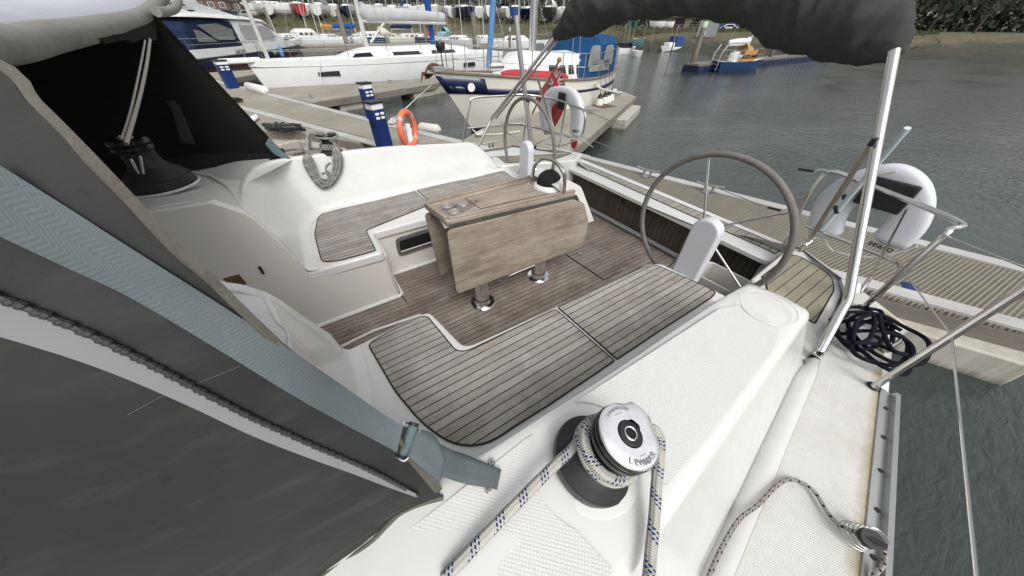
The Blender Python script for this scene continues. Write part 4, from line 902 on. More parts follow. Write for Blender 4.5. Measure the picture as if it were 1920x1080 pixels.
r5 = random.Random(11); ph = [r5.uniform(0, 6) for _ in range(12)]
C3 = []; 
for cpx, rp in zip(cp_, rp_):
    C3.append(Y(cpx.x, cpx.y, rp.y) if abs(rp.y) > .05 else None)
# keep the centreline near the plane of the arch
C3 = []
for cpx, rp in zip(cp_, rp_):
    d = ray(cpx.x, cpx.y); a = Y(cpx.x, cpx.y, rp.y); x_ = 2.16; b = X(cpx.x, cpx.y, x_); C3.append(a.lerp(b, .5))
for i, (c3, rp) in enumerate(zip(C3, rp_)):
    t = (C3[min(i + 1, len(C3) - 1)] - C3[max(i - 1, 0)]).normalized(); vd = c3.normalized(); upd = t.cross(vd).normalized(); sd_ = t.cross(upd)
    rad = rp.x / FPX * c3.dot(FW) * vd.dot(FW) ** .55; row = []
    for k in range(N_):
        a = 2 * math.pi * k / N_; s_ = i / 12.0
        rg = lambda x: 1 - 2 * abs(math.sin(x)) ** .7
        w_ = 1 + .03 * math.sin(2 * a + s_ * 1.9 + ph[0]) + .045 * rg(1.5 * a - s_ * 1.6 + ph[1]) + .03 * rg(2.5 * a + s_ * 2.2 + ph[2]) + .028 * rg(s_ * 3.4 + a * .5 + ph[3]) + .02 * rg(s_ * 5.3 - 2 * a + ph[4])
        row.append(c3 + (upd * math.cos(a) + sd_ * math.sin(a) * .85) * rad * w_)
    rows.append(row)
m = MB(); m.loft(rows, closed=True, cap0=True, cap1=True); m.build('bimini_cover', M['bimini'], bim, sharp=80)
# ================================================================== SPRAYHOOD
hood = bpy.data.objects.new('sprayhood', None); COL.objects.link(hood); hood.parent = yacht; ORG[hood.name] = ORG[yacht.name]; hood['label'] = 'dark grey sprayhood over the companionway'
def hp_(u, v, y): return Y(u, v, y)
# starboard side panel: aft hem, then rows running forward; a sheet with folds near its aft foot
hem = [Z(824, 922, -.775), Y(800, 893, .262), Y(766, 853, .27), Y(710, 787, .285), Y(632, 729, .295), Y(548, 668, .305), Y(470, 597, .315), Y(392, 521, .33), Y(330, 468, .342), Y(243, 374, .36), Y(150, 278, .385), Y(60, 190, .42), Y(-30, 110, .47), V((-.36, .70, .02))]
hem = catmull(hem, 4)
foot = [Z(831, 932, -.786), Z(790, 943, -.786), Z(752, 960, -.786), Z(725, 985, -.786), Z(700, 1012, -.786), Z(655, 1045, -.786), Z(600, 1082, -.786), Z(500, 1150, -.786)]
rows = []; NH = len(hem)
for i, h in enumerate(hem):
    s_ = i / (NH - 1)
    q = V((-1.9, .36 + .2 * s_, -.786 + .0 + .75 * min(1, s_ * 1.5)))
    row = []
    for k in range(33):
        t = k / 32.0; p = h.lerp(q, t ** 1.0)
        if i == 0: p = V((h.x - t * (h.x + 1.9), h.y + .05 * t, -.786))
        fold = .010 * math.sin(t * 16 + s_ * 5) * math.exp(-((s_ - .12) / .12) ** 2) + .008 * math.sin(t * 5 + s_ * 9)
        p = p + V((0, -fold - .03 * math.sin(math.pi * min(1, t * 1.1)) * (1 - s_), 0)); row.append(p)
    rows.append(row)
ft = catmull(foot, 4); L_ = rows[0]
acc = [0];
for a, b in zip(ft, ft[1:]): acc.append(acc[-1] + (b - a).length)
def on_foot(d):
    for i in range(len(ft) - 1):
        if acc[i + 1] >= d: t = (d - acc[i]) / max(1e-9, acc[i + 1] - acc[i]); return ft[i].lerp(ft[i + 1], t)
    e = (ft[-1] - ft[-2]).normalized(); e.z = 0; e = V((-1, .0, 0)); return ft[-1] + e * (d - acc[-1])
tot = 2.0
for k in range(33): rows[0][k] = on_foot(tot * (k / 32.0) ** 1.6)
for i in range(1, 10):                  # pull the lowest rows to the foot spacing
    w_ = 1 - i / 10
    for k in range(33): p = rows[i][k]; f_ = rows[0][k]; h = hem[i]; tgt = V((f_.x + (h.x - hem[0].x), f_.y + (h.y - hem[0].y), p.z)); rows[i][k] = p.lerp(tgt, w_ * .8) if k else h
m = MB(); m.loft(rows); ypart(m, 'side_panel', M['hood'], parent=hood, sharp=80, subd=1, label='starboard side of the sprayhood, dusty dark grey fabric')
SIDE = rows
m = MB(); tri = []
for i, h in enumerate(hem):
    t = (hem[min(i + 1, NH - 1)] - hem[max(i - 1, 0)]).normalized(); nrm = V(h).normalized(); sdv = t.cross(nrm).normalized(); wd = .0062 * max(.35, h.length) / .6
    tri.append([h + sdv * wd - nrm * .002, h + sdv * wd * .3 - nrm * .006, h - sdv * wd - nrm * .004, h - sdv * wd + nrm * .004, h + sdv * wd + nrm * .004])
m.loft(tri, closed=True, cap0=True); m.build('hem_binding', M['binding'], hood, sharp=60)
m = MB(); m.tube([p + V((0, -.002, .003)) for p in ft], .0055, 8); m.build('hem_binding', M['binding'], hood)
# a surface lookup on the side panel: nearest hit by pixel
from mathutils.bvhtree import BVHTree
vs_ = [p for r in rows for p in r]; nc = 33; fs_ = [(i * nc + k, i * nc + k + 1, (i + 1) * nc + k + 1, (i + 1) * nc + k) for i in range(len(rows) - 1) for k in range(nc - 1)]
bvh = BVHTree.FromPolygons(vs_, fs_)
def onhood(u, v, lift=.004, strict=True):
    d = ray(u, v).normalized(); h = bvh.ray_cast(V((0, 0, 0)), d)
    return (h[0] - d * lift) if h[0] else (Z(u, v, -.735 if v > 760 else -.5) if strict else None)
def ribbon(m, ctrl, lift, thick=.0015, mi=0, ramp=0):
    # ctrl: list of (u0,v0,u1,v1) edge pairs in the photograph laid on the panel
    L0 = [V((a, b, 0)) for a, b, c, d in ctrl]; L1 = [V((c, d, 0)) for a, b, c, d in ctrl]
    A = catmull(L0, 6); B = catmull(L1, 6); dirs = []; hit = []
    for a, b in zip(A, B):
        for t in (0, .25, .5, .75, 1):
            c = a.lerp(b, t); h = onhood(c.x, c.y, 0, False); dirs.append(ray(c.x, c.y).normalized()); hit.append(h.length if h else None)
    good = [x for x in hit if x]; n_ = len(A)
    for i in range(len(hit)):
        if hit[i] is None:
            c_ = sorted((abs(i // 5 - j // 5) * 3 + abs(i % 5 - j % 5), j) for j in range(len(hit)) if hit[j]); hit[i] = hit[c_[0][1]]
    sm = []
    for i in range(n_):
        for k in range(5):
            w = [hit[j * 5 + q] for j in range(max(0, i - 3), min(n_, i + 4)) for q in (max(0, k - 1), k, min(4, k + 1))]; sm.append(min(hit[i * 5 + k], sum(w) / len(w)) - lift - ramp * min(1, max(0, i / n_ - .3) * 2.5))
    for _ in range(3 if ramp else 0):
        sm = [sum(sm[j * 5 + q] for j in range(max(0, i - 3), min(n_, i + 4)) for q in (max(0, k - 1), k, min(4, k + 1))) / ((min(n_, i + 4) - max(0, i - 3)) * 3) for i in range(n_) for k in range(5)]
    rows = [[dirs[i * 5 + k] * sm[i * 5 + k] for k in range(5)] for i in range(n_)]
    back = [[p - p.normalized() * -thick for p in r] for r in rows]
    uv = []; fs = []; n = 5; L = 0
    flat = [p for r in rows for p in r]
    for i in range(len(rows) - 1):
        L2 = L + (rows[i + 1][2] - rows[i][2]).length
        for k in range(4): fs.append((i * n + k, i * n + k + 1, (i + 1) * n + k + 1, (i + 1) * n + k)); uv.append([(k / 4, L), ((k + 1) / 4, L), ((k + 1) / 4, L2), (k / 4, L2)])
        L = L2
    m.add(flat, fs, mi, uv)
    loop = [r[0] for r in rows] + [r[-1] for r in rows[::-1]]; lb = [p + p.normalized() * thick for p in loop]; m.loft([loop, lb], closed=True); return rows
m = MB(); ribbon(m, [(-40, 285, -40, 425), (120, 385, 120, 500), (240, 462, 240, 556), (400, 563, 400, 650), (540, 653, 540, 736), (630, 714, 630, 787), (720, 777, 720, 835), (756, 798, 744, 848)], .008, ramp=.020); m.build('webbing_strap', M['strap'], hood, merge=0)
m = MB(); ribbon(m, [(-40, 548, -40, 620), (120, 612, 120, 668), (240, 666, 240, 712), (359, 728, 359, 764), (479, 790, 479, 820), (598, 843, 598, 866), (660, 868, 660, 888), (720, 897, 720, 911), (780, 926, 782, 933)], .003); m.build('zip_flap', M['zipflap'], hood)
m = MB()
zc_ = catmull([V(p) for p in ((-40, 545, 0), (120, 608, 0), (240, 664, 0), (359, 726, 0), (420, 758, 0), (479, 788, 0), (598, 842, 0), (660, 868, 0), (720, 897, 0), (785, 932, 0))], 40); zl = []
for c in zc_:
    h = onhood(c.x, c.y - 2, .006, False)
    if h: zl.append(h)
dist = 0; out = [zl[0]]
for p in zl[1:]:
    if (p - out[-1]).length > .0062: out.append(p)
for i, p in enumerate(out): m.sphere(p + V((0, 0, .0012 * (1 if i % 2 else -1))), .0040, 8, (1, 1, 1))
m.tube(zl[::4], .0026, 6); m.build('zip_teeth', M['satin2'], hood, merge=0)
for L in ([(240, 778), (300, 745), (326, 735), (380, 715), (452, 686)], [(600, 1083), (640, 1045), (690, 1015), (725, 985), (770, 958), (822, 930)]):
    pts = [onhood(u + (0 if L[0][0] == 240 else -12), v - (0 if L[0][0] == 240 else 5), .0012) for u, v in L]; pts = [p for p in pts if p]
    m = MB(); m.tube(catmull(pts, 4), .0004, 4); m.build('stitching', M['binding'], hood)
# strap tail: buckle, folded end, run to the deck fitting
bk0, bk1 = onhood(762, 800, .012), onhood(745, 850, .012)
S0 = [onhood(742, 800, .010), onhood(733, 845, .010)]; 
def band(m, pairs, th=.002, uv0=0):
    A = catmull([a for a, b in pairs], 6); B = catmull([b for a, b in pairs], 6); n = 5; flat = []; L = uv0; fs = []; uv = []
    for a, b in zip(A, B): flat += [a.lerp(b, t) for t in (0, .25, .5, .75, 1)]
    for i in range(len(A) - 1):
        L2 = L + (flat[(i + 1) * n + 2] - flat[i * n + 2]).length
        for k in range(4): fs.append((i * n + k, i * n + k + 1, (i + 1) * n + k + 1, (i + 1) * n + k)); uv.append([(k / 4, L), ((k + 1) / 4, L), ((k + 1) / 4, L2), (k / 4, L2)])
        L = L2
    m.add(flat, fs, 0, uv)
q = lambda u, v, z: Z(u, v, z)
m = MB()
band(m, [(onhood(748, 798, .016), onhood(738, 846, .016)), (q(772, 803, -.585), q(758, 850, -.60)), (q(800, 818, -.64), q(782, 872, -.655)), (q(840, 840, -.70), q(828, 893, -.715)), (q(880, 855, -.768), q(872, 907, -.768)), (q(934, 878, -.776), q(926, 916, -.782))])
band(m, [(q(934, 878, -.776), q(926, 916, -.782)), (q(938, 880, -.781), q(930, 918, -.785)), (q(905, 868, -.786), q(895, 905, -.786)), (q(865, 850, -.780), q(860, 890, -.780)), (q(790, 828, -.765), q(780, 868, -.765))])
tailb = m.build('strap_tail', M['strap'], hood, merge=0, thick=.0018, sharp=80)
m = MB(); band(m, [(q(776, 803, -.565), q(762, 852, -.575)), (q(800, 808, -.58), q(778, 866, -.59)), (q(818, 820, -.60), q(800, 885, -.62)), (q(835, 858, -.63), q(824, 903, -.65))]); m.build('strap_end', M['strap'], hood, merge=0, thick=.0018, sharp=80)
m = MB(); a, b = q(775, 798, -.545), q(755, 852, -.565); m.tube([a, b], .0085, 10); m.build('strap_roll', M['web'], hood)
m = MB(); m.tube([a + (a - b) * .10, a], .0095, 10); m.tube([b, b - (a - b) * .10], .0095, 10); m.build('buckle_bar', M['black'], hood)
m = MB()
ring = [q(u, v, -.55) for u, v in ((755, 800), (757, 794), (764, 792), (776, 797), (786, 803), (786, 812), (766, 858), (758, 864), (745, 858), (735, 852), (733, 846), (738, 842))]
m.tube(catmull(ring[:6], 4), .0019, 8); m.tube(catmull(ring[6:], 4), .0019, 8); m.build('buckle', M['chrome'], hood)
for u, v in ((922, 868), (915, 917)):
    c = Z(u, v, -.786); m = MB(); m.lathe([(0, .006), (.006, .006), (.0085, .003), (.0085, 0)], c, n=14, cap0=False, cap1=False); pd_ = m.build('pad_eye', M['steel'], hood); m = MB(); m.box(c + V((0, 0, .0062)), (.008, .0015, .0008)); m.box(c + V((0, 0, .0062)), (.0015, .008, .0008)); m.build('screw_slot', M['dark'], pd_)
# roof: rises forward from the roll along its aft edge
hemr = [X(308, -12, -.50), X(300, 0, -.50), X(275, 26, -.50), X(240, 40, -.50), X(180, 54, -.5), X(90, 70, -.5), X(0, 84, -.48), V((-.45, .9, -.01)), V((-.38, .62, .0))]
hr = catmull(hemr, 6); m = MB(); m.tube(hr, .036, 14); ypart(m, 'rolled_edge', M['rolledge'] if 'rolledge' in M else M['binding'], parent=hood)
m = MB(); m.loft([[p + V((-.0, 0, .03)) for p in hr], [p + V((-.25, 0, .10)) for p in hr], [p + V((-.9, 0, .16)) for p in hr], [p + V((-1.7, 0, -.35)) for p in hr]]); ypart(m, 'roof_panel', M['clearroof'] if 'clearroof' in M else M['whiteplastic'], parent=hood, thick=.004)
# port side panel seen from inside
pe_ = [X(288, 30, -.48), X(345, 88, -.42), X(420, 168, -.34), X(480, 232, -.27), X(535, 292, -.18), Z(543, 299, -.765)]
pe_ = [Y(288, 28, 2.95), Y(345, 88, 3.0), Y(420, 170, 3.03), Y(480, 234, 3.05), Y(532, 290, 3.07), Y(540, 300, 3.06)]
pl_ = catmull(pe_, 5); rows = []
for i, p in enumerate(pl_):
    s_ = i / (len(pl_) - 1); e = V((-1.9, 3.15, -.76 + .7 * (1 - s_))); rows.append([p.lerp(e, t / 12) + V((0, .03 * math.sin(t * 1.3 + s_ * 4) * (t / 12), 0)) for t in range(13)])
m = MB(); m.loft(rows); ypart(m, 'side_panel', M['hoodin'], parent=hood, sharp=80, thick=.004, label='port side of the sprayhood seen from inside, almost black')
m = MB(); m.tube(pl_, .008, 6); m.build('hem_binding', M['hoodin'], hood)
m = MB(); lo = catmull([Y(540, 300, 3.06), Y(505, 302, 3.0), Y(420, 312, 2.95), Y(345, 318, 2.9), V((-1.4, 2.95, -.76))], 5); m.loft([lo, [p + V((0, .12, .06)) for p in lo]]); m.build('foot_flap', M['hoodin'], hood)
m = MB(); band(m, [(Y(504, 258, 3.0), Y(497, 270, 3.0)), (Y(525, 280, 2.98), Y(515, 290, 2.98)), (Y(545, 296, 2.95), Y(538, 299, 2.95))]); m.build('webbing_strap', M['web'], hood, thick=.003)
m = MB(); band(m, [(Y(312, 190, 2.9), Y(326, 188, 2.9)), (Y(325, 215, 2.9), Y(342, 212, 2.9)), (Y(338, 268, 2.9), Y(366, 270, 2.9))]); m.build('hanging_flap', M['hood'], hood, thick=.012)
# black flap and the hanging cords at the top left, grab loop
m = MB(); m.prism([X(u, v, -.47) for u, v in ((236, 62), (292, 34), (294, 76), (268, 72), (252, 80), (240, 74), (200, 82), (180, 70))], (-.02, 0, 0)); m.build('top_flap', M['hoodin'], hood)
m = MB(); m.tube(catmull([X(u, v, -.46) for u, v in ((272, 76), (266, 110), (256, 160), (243, 215), (228, 262))], 6), .0035, 8); m.tube(catmull([X(u, v, -.45) for u, v in ((281, 74), (276, 115), (266, 165), (252, 218), (236, 270))], 6), .0055, 8); m.build('hood_frame', M['brownsteel'], hood)
m = MB(); m.tube(catmull([X(u, v, -.42) for u, v in ((293, 22), (308, 22), (325, 18), (333, 8), (335, -6), (336, -25))], 6), .022, 12); m.build('grab_handle', M['rolledge'] if 'rolledge' in M else M['leather'], hood)
# ================================================================== PUSHPIT, LIFELINES, STERN GEAR
def ytube(name, paths, r, mat='steel', label=None, n=10, parent=None, cl=6):
    m = MB()
    for p in paths: m.tube(catmull(p, cl) if len(p) > 2 else p, r, n)
    return ypart(m, name, M[mat], label, parent=parent)
pp = bpy.data.objects.new('pushpit', None); COL.objects.link(pp); pp.parent = yacht; ORG[pp.name] = ORG[yacht.name]; pp['label'] = 'starboard stern rail holding the near horseshoe buoy'
F1, F2 = Z(1618, 577, -1.09), Z(1638, 725, -1.09)
a0_ = Z(1470, 458, -1.19); a1 = X(1507, 382, 2.62); a2 = X(1540, 334, 2.62); a3 = X(1562, 322, 2.62); a4 = Z(1600, 331, -.62)
ytube('top_rail', [[a0_, a1, a2, a3, X(1608, 338, 2.60), X(1680, 366, 2.52), V((2.25, -.10, -.63)), F1 + V((.03, 0, .455)), F1 + V((0, 0, .42)), F1 + V((0, 0, .2)), F1]], .0125, parent=pp)
ytube('mid_rail', [[X(1512, 424, 2.6), X(1600, 458, 2.58), X(1680, 492, 2.50), F1 + V((.06, 0, .19)), F1 + V((0, 0, .18))]], .011, parent=pp)
ytube('rail_brace', [[X(1596, 330, 2.58), X(1515, 452, 2.52), Z(1500, 474, -1.15)]], .013, 'brownsteel', parent=pp, cl=3)
ytube('stern_strut', [[Y(1638, 266, .25) if 0 else X(1638, 266, 1.98), X(1580, 352, 2.25), X(1514, 455, 2.5)]], .0115, 'brownsteel', parent=pp, cl=3)
m = MB(); c = X(1638, 266, 1.97); m.box(c, (.04, .02, .03)); m.build('strut_bracket', M['black'], pp, bevel=.004)
m = MB(); m.lathe([(0, -.02), (.02, -.02), (.02, .02), (0, .02)], X(1514, 455, 2.5), (1, -.2, 1), 12); m.build('strut_bracket', M['steel'], pp)
fl = ytube('flagpole', [[X(1702, 240, 2.30), X(1600, 360, 2.45), X(1540, 430, 2.55)]], .0125, 'palebluetube', parent=pp, cl=3)
for u, v in ((1584, 372), (1568, 393)): m = MB(); m.lathe([(0, -.008), (.026, -.008), (.026, .008), (0, .008)], X(u, v, 2.50), (.2, -1, .9), 10); m.build('tie', M['black'], pp)
ytube('backstay', [[X(1700, 392, 2.0), Z(1632, 520, -1.0)]], .004, 'brownsteel', n=6); ytube('backstay', [[Z(1632, 520, -1.0), Z(1612, 548, -1.05)]], .0095, 'steel')
ytube('stanchion', [[F2, F2 + V((0, 0, .3)), F2 + V((0, 0, .60))]], .0115, cl=2)
F3 = V((-.6, yrail(-.6) + .03, -1.09)); ytube('stanchion', [[F3, F3 + V((0, 0, .3)), F3 + V((0, 0, .60))]], .0115, cl=2)
for h_ in (.32, .58): ytube('lifeline', [[F1 + V((0, 0, h_ * .75)), F2 + V((0, 0, h_)), F3 + V((0, 0, h_))]], .003, 'steel', n=6, cl=1)
for u, v in ((1618, 577), (1638, 725)): c = Z(u, v, -1.095); ypart(MB().lathe([(0, .012), (.014, .012), (.022, .004), (.022, 0)], c, n=18, cap0=False, cap1=False), 'stanchion_base', M['black'])
m = MB(); c = Z(1662, 655, -1.09); m.tube(catmull([c + V((-.06, 0, .03)), c + V((-.02, 0, .034)), c + V((.04, -.01, .034)), c + V((.08, -.01, .03))], 4), .008, 8); m.box(c + V((0, 0, .012)), (.05, .02, .03)); ypart(m, 'deck_cleat', M['steel'], bevel=.002)
ppp = bpy.data.objects.new('pushpit', None); COL.objects.link(ppp); ppp.parent = yacht; ORG[ppp.name] = ORG[yacht.name]; ppp['label'] = 'port stern rail holding the far horseshoe buoy'
pz = lambda u, v, x=2.45: X(u, v, x)
def yp(u, v, y): return Y(u, v, y)
ytube('top_rail', [[yp(868, 266, 3.45), yp(880, 200, 3.45), yp(888, 184, 3.45), yp(940, 180, 3.42), yp(985, 178, 3.35), yp(1040, 186, 3.1), X(1080, 200, 2.62), X(1094, 208, 2.62), X(1097, 226, 2.62), X(1090, 256, 2.62), X(1078, 258, 2.62), X(1050, 252, 2.62), yp(985, 234, 3.4), yp(880, 240, 3.46)]], .012, parent=ppp, cl=5)
ytube('mid_rail', [[yp(876, 241, 3.45), yp(960, 232, 3.42), yp(1000, 238, 3.3), X(1050, 252, 2.62)]], .011, parent=ppp)
ytube('rail_leg', [[yp(992, 190, 3.32), yp(984, 240, 3.32), yp(980, 276, 3.32)]], .010, parent=ppp, cl=2)
ytube('rail_leg', [[X(1062, 190, 2.62), X(1053, 240, 2.62), X(1046, 290, 2.62)]], .011, parent=ppp, cl=2)
ytube('stern_strut', [[Y(1003, 130, 2.75), Y(1022, 195, 2.72), Y(1040, 258, 2.7)]], .011, 'brownsteel', parent=ppp, cl=2)
ytube('aerial_pole', [[Y(968, 30, 3.3), Y(975, 100, 3.25), Y(992, 235, 3.2), Y(998, 278, 3.18)]], .026, 'greypole', n=14, cl=3)
m = MB(); m.lathe([(0, -.035), (.04, -.03), (.045, 0), (.04, .03), (0, .035)], Y(988, 184, 3.22), (0, 0, 1), 16); ypart(m, 'pole_clamp', M['black'], parent=ppp, bevel=.004)
ytube('lifeline', [[X(1094, 205, 2.62), X(1200, 247, 2.60), X(1480, 315, 2.62)]], .0032, 'brownsteel', n=6, cl=6)
ytube('lifeline', [[X(1090, 256, 2.62), X(1200, 296, 2.60), X(1440, 390, 2.62)]], .0032, 'brownsteel', n=6, cl=6)
for L in (((1497, 317), (1526, 321)), ((1440, 389), (1464, 395))): ytube('lifeline_sleeve', [[X(*L[0], 2.62), X(*L[1], 2.62)]], .008, 'black', n=8)
for L in (((1526, 321), (1556, 322)), ((1464, 395), (1500, 396))): ytube('lifeline_hook', [[X(*L[0], 2.62), X(L[0][0] * .5 + L[1][0] * .5, L[0][1] - 3, 2.62), X(*L[1], 2.62)]], .005, 'steel', n=8)
m = MB(); c = Z(1478, 467, -1.19)
for s_ in (-.012, .012): m.tube([c + V((.03 * math.cos(a), .03 * math.sin(a), .004)) for a in [2 * math.pi * j / 16 for j in range(16)]], .005, 6, closed=True)
ypart(m, 'rail_base_ring', M['steel'])
m = MB(); c = Z(918, 276, -1.11); 
for s_ in (0, .05): m.box(c + V((s_, -.0, .02)), (.02, .02, .05))
m.tube(catmull([c + V((-.10, 0, .05)), c + V((0, 0, .055)), c + V((.05, 0, .055)), c + V((.16, 0, .05))], 4), .010, 8); ypart(m, 'deck_cleat', M['steel'])
# ---- horseshoe buoys: a U of thick foam in the plane across the stern
def horseshoe(px, xdep, lab, txt, tpos, tang, tsz):
    cen = catmull([X(u, v, xdep) for u, v, r in px], 6); rr_ = catmull([V((r, 0, 0)) for u, v, r in px], 6)
    th = bpy.data.objects.new('horseshoe_buoy', None); COL.objects.link(th); c0 = sum(cen, V()) / len(cen); th.location = c0; ORG[th.name] = c0; tag(th, lab, 'lifebuoy')
    m = MB(); rows = []
    for i, (c, r) in enumerate(zip(cen, rr_)):
        t = (cen[min(i + 1, len(cen) - 1)] - cen[max(i - 1, 0)]).normalized(); s_ = t.cross(V((1, 0, 0))).normalized(); R__ = r.x / FPX * c.dot(FW); e = min(1, .35 + min(i, len(cen) - 1 - i) / 3.0)
        rows.append([c + s_ * R__ * e * (1 if math.cos(a) > 0 else -1) * abs(math.cos(a)) ** .6 + V((1, 0, 0)) * .048 * e * (1 if math.sin(a) > 0 else -1) * abs(math.sin(a)) ** .6 for a in [2 * math.pi * j / 18 for j in range(18)]])
    m.loft(rows, closed=True, cap0=True, cap1=True); m.build('foam_horseshoe', M['whiteplastic'], th, sharp=60)
    return th, rows
pxP = [(1032, 250, 12), (1024, 225, 13), (1024, 198, 14), (1036, 180, 13), (1056, 174, 11), (1074, 184, 13), (1083, 206, 14), (1082, 230, 14), (1078, 256, 12)]
hsP, _ = horseshoe(pxP, 2.70, 'white horseshoe buoy on the port stern rail beside the red flag', 'seago', None, 0, 0)
pxS = [(1546, 455, 24), (1548, 420, 26), (1562, 380, 27), (1590, 348, 22), (1632, 328, 19), (1680, 322, 20), (1722, 340, 26), (1738, 378, 30), (1722, 420, 32), (1690, 445, 30), (1660, 470, 26)]
pxS = [(1548, 446, 22), (1550, 415, 24), (1566, 378, 26), (1594, 350, 22), (1634, 332, 19), (1676, 330, 21), (1706, 352, 23), (1712, 388, 25), (1696, 426, 26), (1660, 458, 26)]
hsS, _ = horseshoe(pxS, 2.68, 'large white horseshoe buoy with small dark lettering on the starboard stern rail', 'seago', None, 0, 0)
def plane_text(txt, u, v, x, w_px, ang, th, mat='black', mirror=True):
    c = X(u, v, x); e1 = (X(u + 10 * math.cos(ang), v + 10 * math.sin(ang), x) - c).normalized(); nrm = V((-1, 0, 0)); e2 = nrm.cross(e1).normalized()
    sz = w_px / FPX * c.dot(FW) / 2.6
    Mx = Matrix((e1, e2, nrm)).transposed().to_4x4(); Mx.translation = c
    return text_mb(txt, sz, Mx, .0006, bold=sz * .02).build('lettering', M[mat], th, merge=0)
plane_text('seago', 1652, 462, 2.625, 40, math.radians(20), hsS); plane_text('SEAGO', 1080, 246, 2.645, 16, math.radians(3), hsP)
for th, c, d_, nm in ((hsP, X(1053, 190, 2.64), (.02, .13, .17), 0), (hsS, X(1660, 366, 2.62), (.02, .20, .16), 0)):
    m = MB(); m.box(c, d_); m.build('buoy_light_pouch', M['black'], th, bevel=.015)
m = MB(); m.tube(catmull([X(u, v, 2.61) for u, v in ((1680, 322), (1640, 328), (1606, 346))], 4), .006, 6); m.build('retaining_cord', M['rope_w'], hsS)
ropething('danbuoy_line', [[X(1510, 447, 2.55), X(1530, 446, 2.6), X(1545, 448, 2.6), X(1550, 458, 2.6), X(1558, 468, 2.6), X(1562, 472, 2.6)], [X(1568, 472, 2.6), X(1600, 480, 2.6), X(1640, 482, 2.6), X(1680, 474, 2.6), X(1720, 462, 2.6)]], .007, M['rope_w'], 'white tether rope hanging across the starboard stern rail', 'rope', n=7)
# ---- ensign on its staff
ens = bpy.data.objects.new('ensign', None); COL.objects.link(ens); e0 = X(998, 222, 2.7); ens.location = e0; ORG[ens.name] = e0; tag(ens, 'red ensign drooping from a varnished staff at the port quarter', 'flag')
m = MB(); s_a, s_b = X(1001, 205, 2.80), X(1049, 112, 2.55); m.tube([X(998, 213, 2.8), s_b], .011, 8); m.sphere(s_b, .026, 12); m.build('flag_staff', M['wood'], ens)
def flagm():
    N = NT('red_ensign'); c = N.coords('UV'); sep = N.node('ShaderNodeSeparateXYZ'); N.link(c, sep.inputs[0]); u, v = sep.outputs[0], sep.outputs[1]
    red, wh, bl = (.55, .03, .045), (.62, .62, .62), (.012, .02, .07)
    cu = N.math('DIVIDE', u, .5); cv = N.math('DIVIDE', N.math('SUBTRACT', v, .5), .5)
    d1 = N.math('ABSOLUTE', N.math('SUBTRACT', cu, cv)); d2 = N.math('ABSOLUTE', N.math('SUBTRACT', N.math('ADD', cu, cv), 1)); dd = N.math('MINIMUM', d1, d2)
    dx = N.math('ABSOLUTE', N.math('SUBTRACT', cu, .5)); dy = N.math('ABSOLUTE', N.math('SUBTRACT', cv, .5)); dc = N.math('MINIMUM', dx, N.math('MULTIPLY', dy, .6))
    col = N.mix(N.math('LESS_THAN', dd, .15), bl, wh); col = N.mix(N.math('LESS_THAN', dd, .05), col, red); col = N.mix(N.math('LESS_THAN', dc, .11), col, wh); col = N.mix(N.math('LESS_THAN', dc, .065), col, red)
    can = N.math('MULTIPLY', N.math('LESS_THAN', u, .5), N.math('GREATER_THAN', v, .5)); N.set(Base_Color=N.mix(can, red, col), Roughness=.85, Sheen_Weight=.2); return N.m
nx, nv = 16, 12; gx_ = []
for i in range(nx + 1):
    row = []
    for j in range(nv + 1):
        s_ = i / nx; t = j / nv
        a = V((1044 - 42 * (1 - t), 120 + 68 * (1 - t), 0)); dr = V((12 + 34 * s_, 25 + 105 * s_ * (1 - .25 * t) , 0)) * s_
        pxv = a + V((26 * math.sin(s_ * 1.6), 92 * s_ ** 1.1, 0)) * (.72 + .12 * math.sin(t * 3))
        row.append(X(pxv.x, pxv.y, 2.86 + .035 * math.sin(s_ * 9 + t * 4) - .06 * t))
    gx_.append(row)
fs = []; uv = []; n = nv + 1
for i in range(nx):
    for j in range(nv): fs.append((i * n + j, i * n + j + 1, (i + 1) * n + j + 1, (i + 1) * n + j)); uv.append([(i / nx, j / nv), (i / nx, (j + 1) / nv), ((i + 1) / nx, (j + 1) / nv), ((i + 1) / nx, j / nv)])
m = MB(); m.add([p for r in gx_ for p in r], fs, 0, uv); m.build('flag_cloth', flagm(), ens, sharp=80, subd=1)
m = MB(); cc = [X(u, v, 2.82) for u, v in ((1070, 262), (1082, 262), (1081, 272), (1076, 280), (1071, 276))]; m.prism(cc, (.015, 0, 0)); m.build('flag_tail', M['red'], ens)
ropething('stern_line', [[X(1022, 268, 2.75), X(1036, 272, 2.8), X(1056, 272, 2.8), X(1072, 266, 2.8), X(1084, 262, 2.8)], [X(1082, 256, 2.8), Z(1112, 276, -1.8)]], .008, M['rope_w'], 'white rope tied at the foot of the port stern rail', 'rope', n=6)
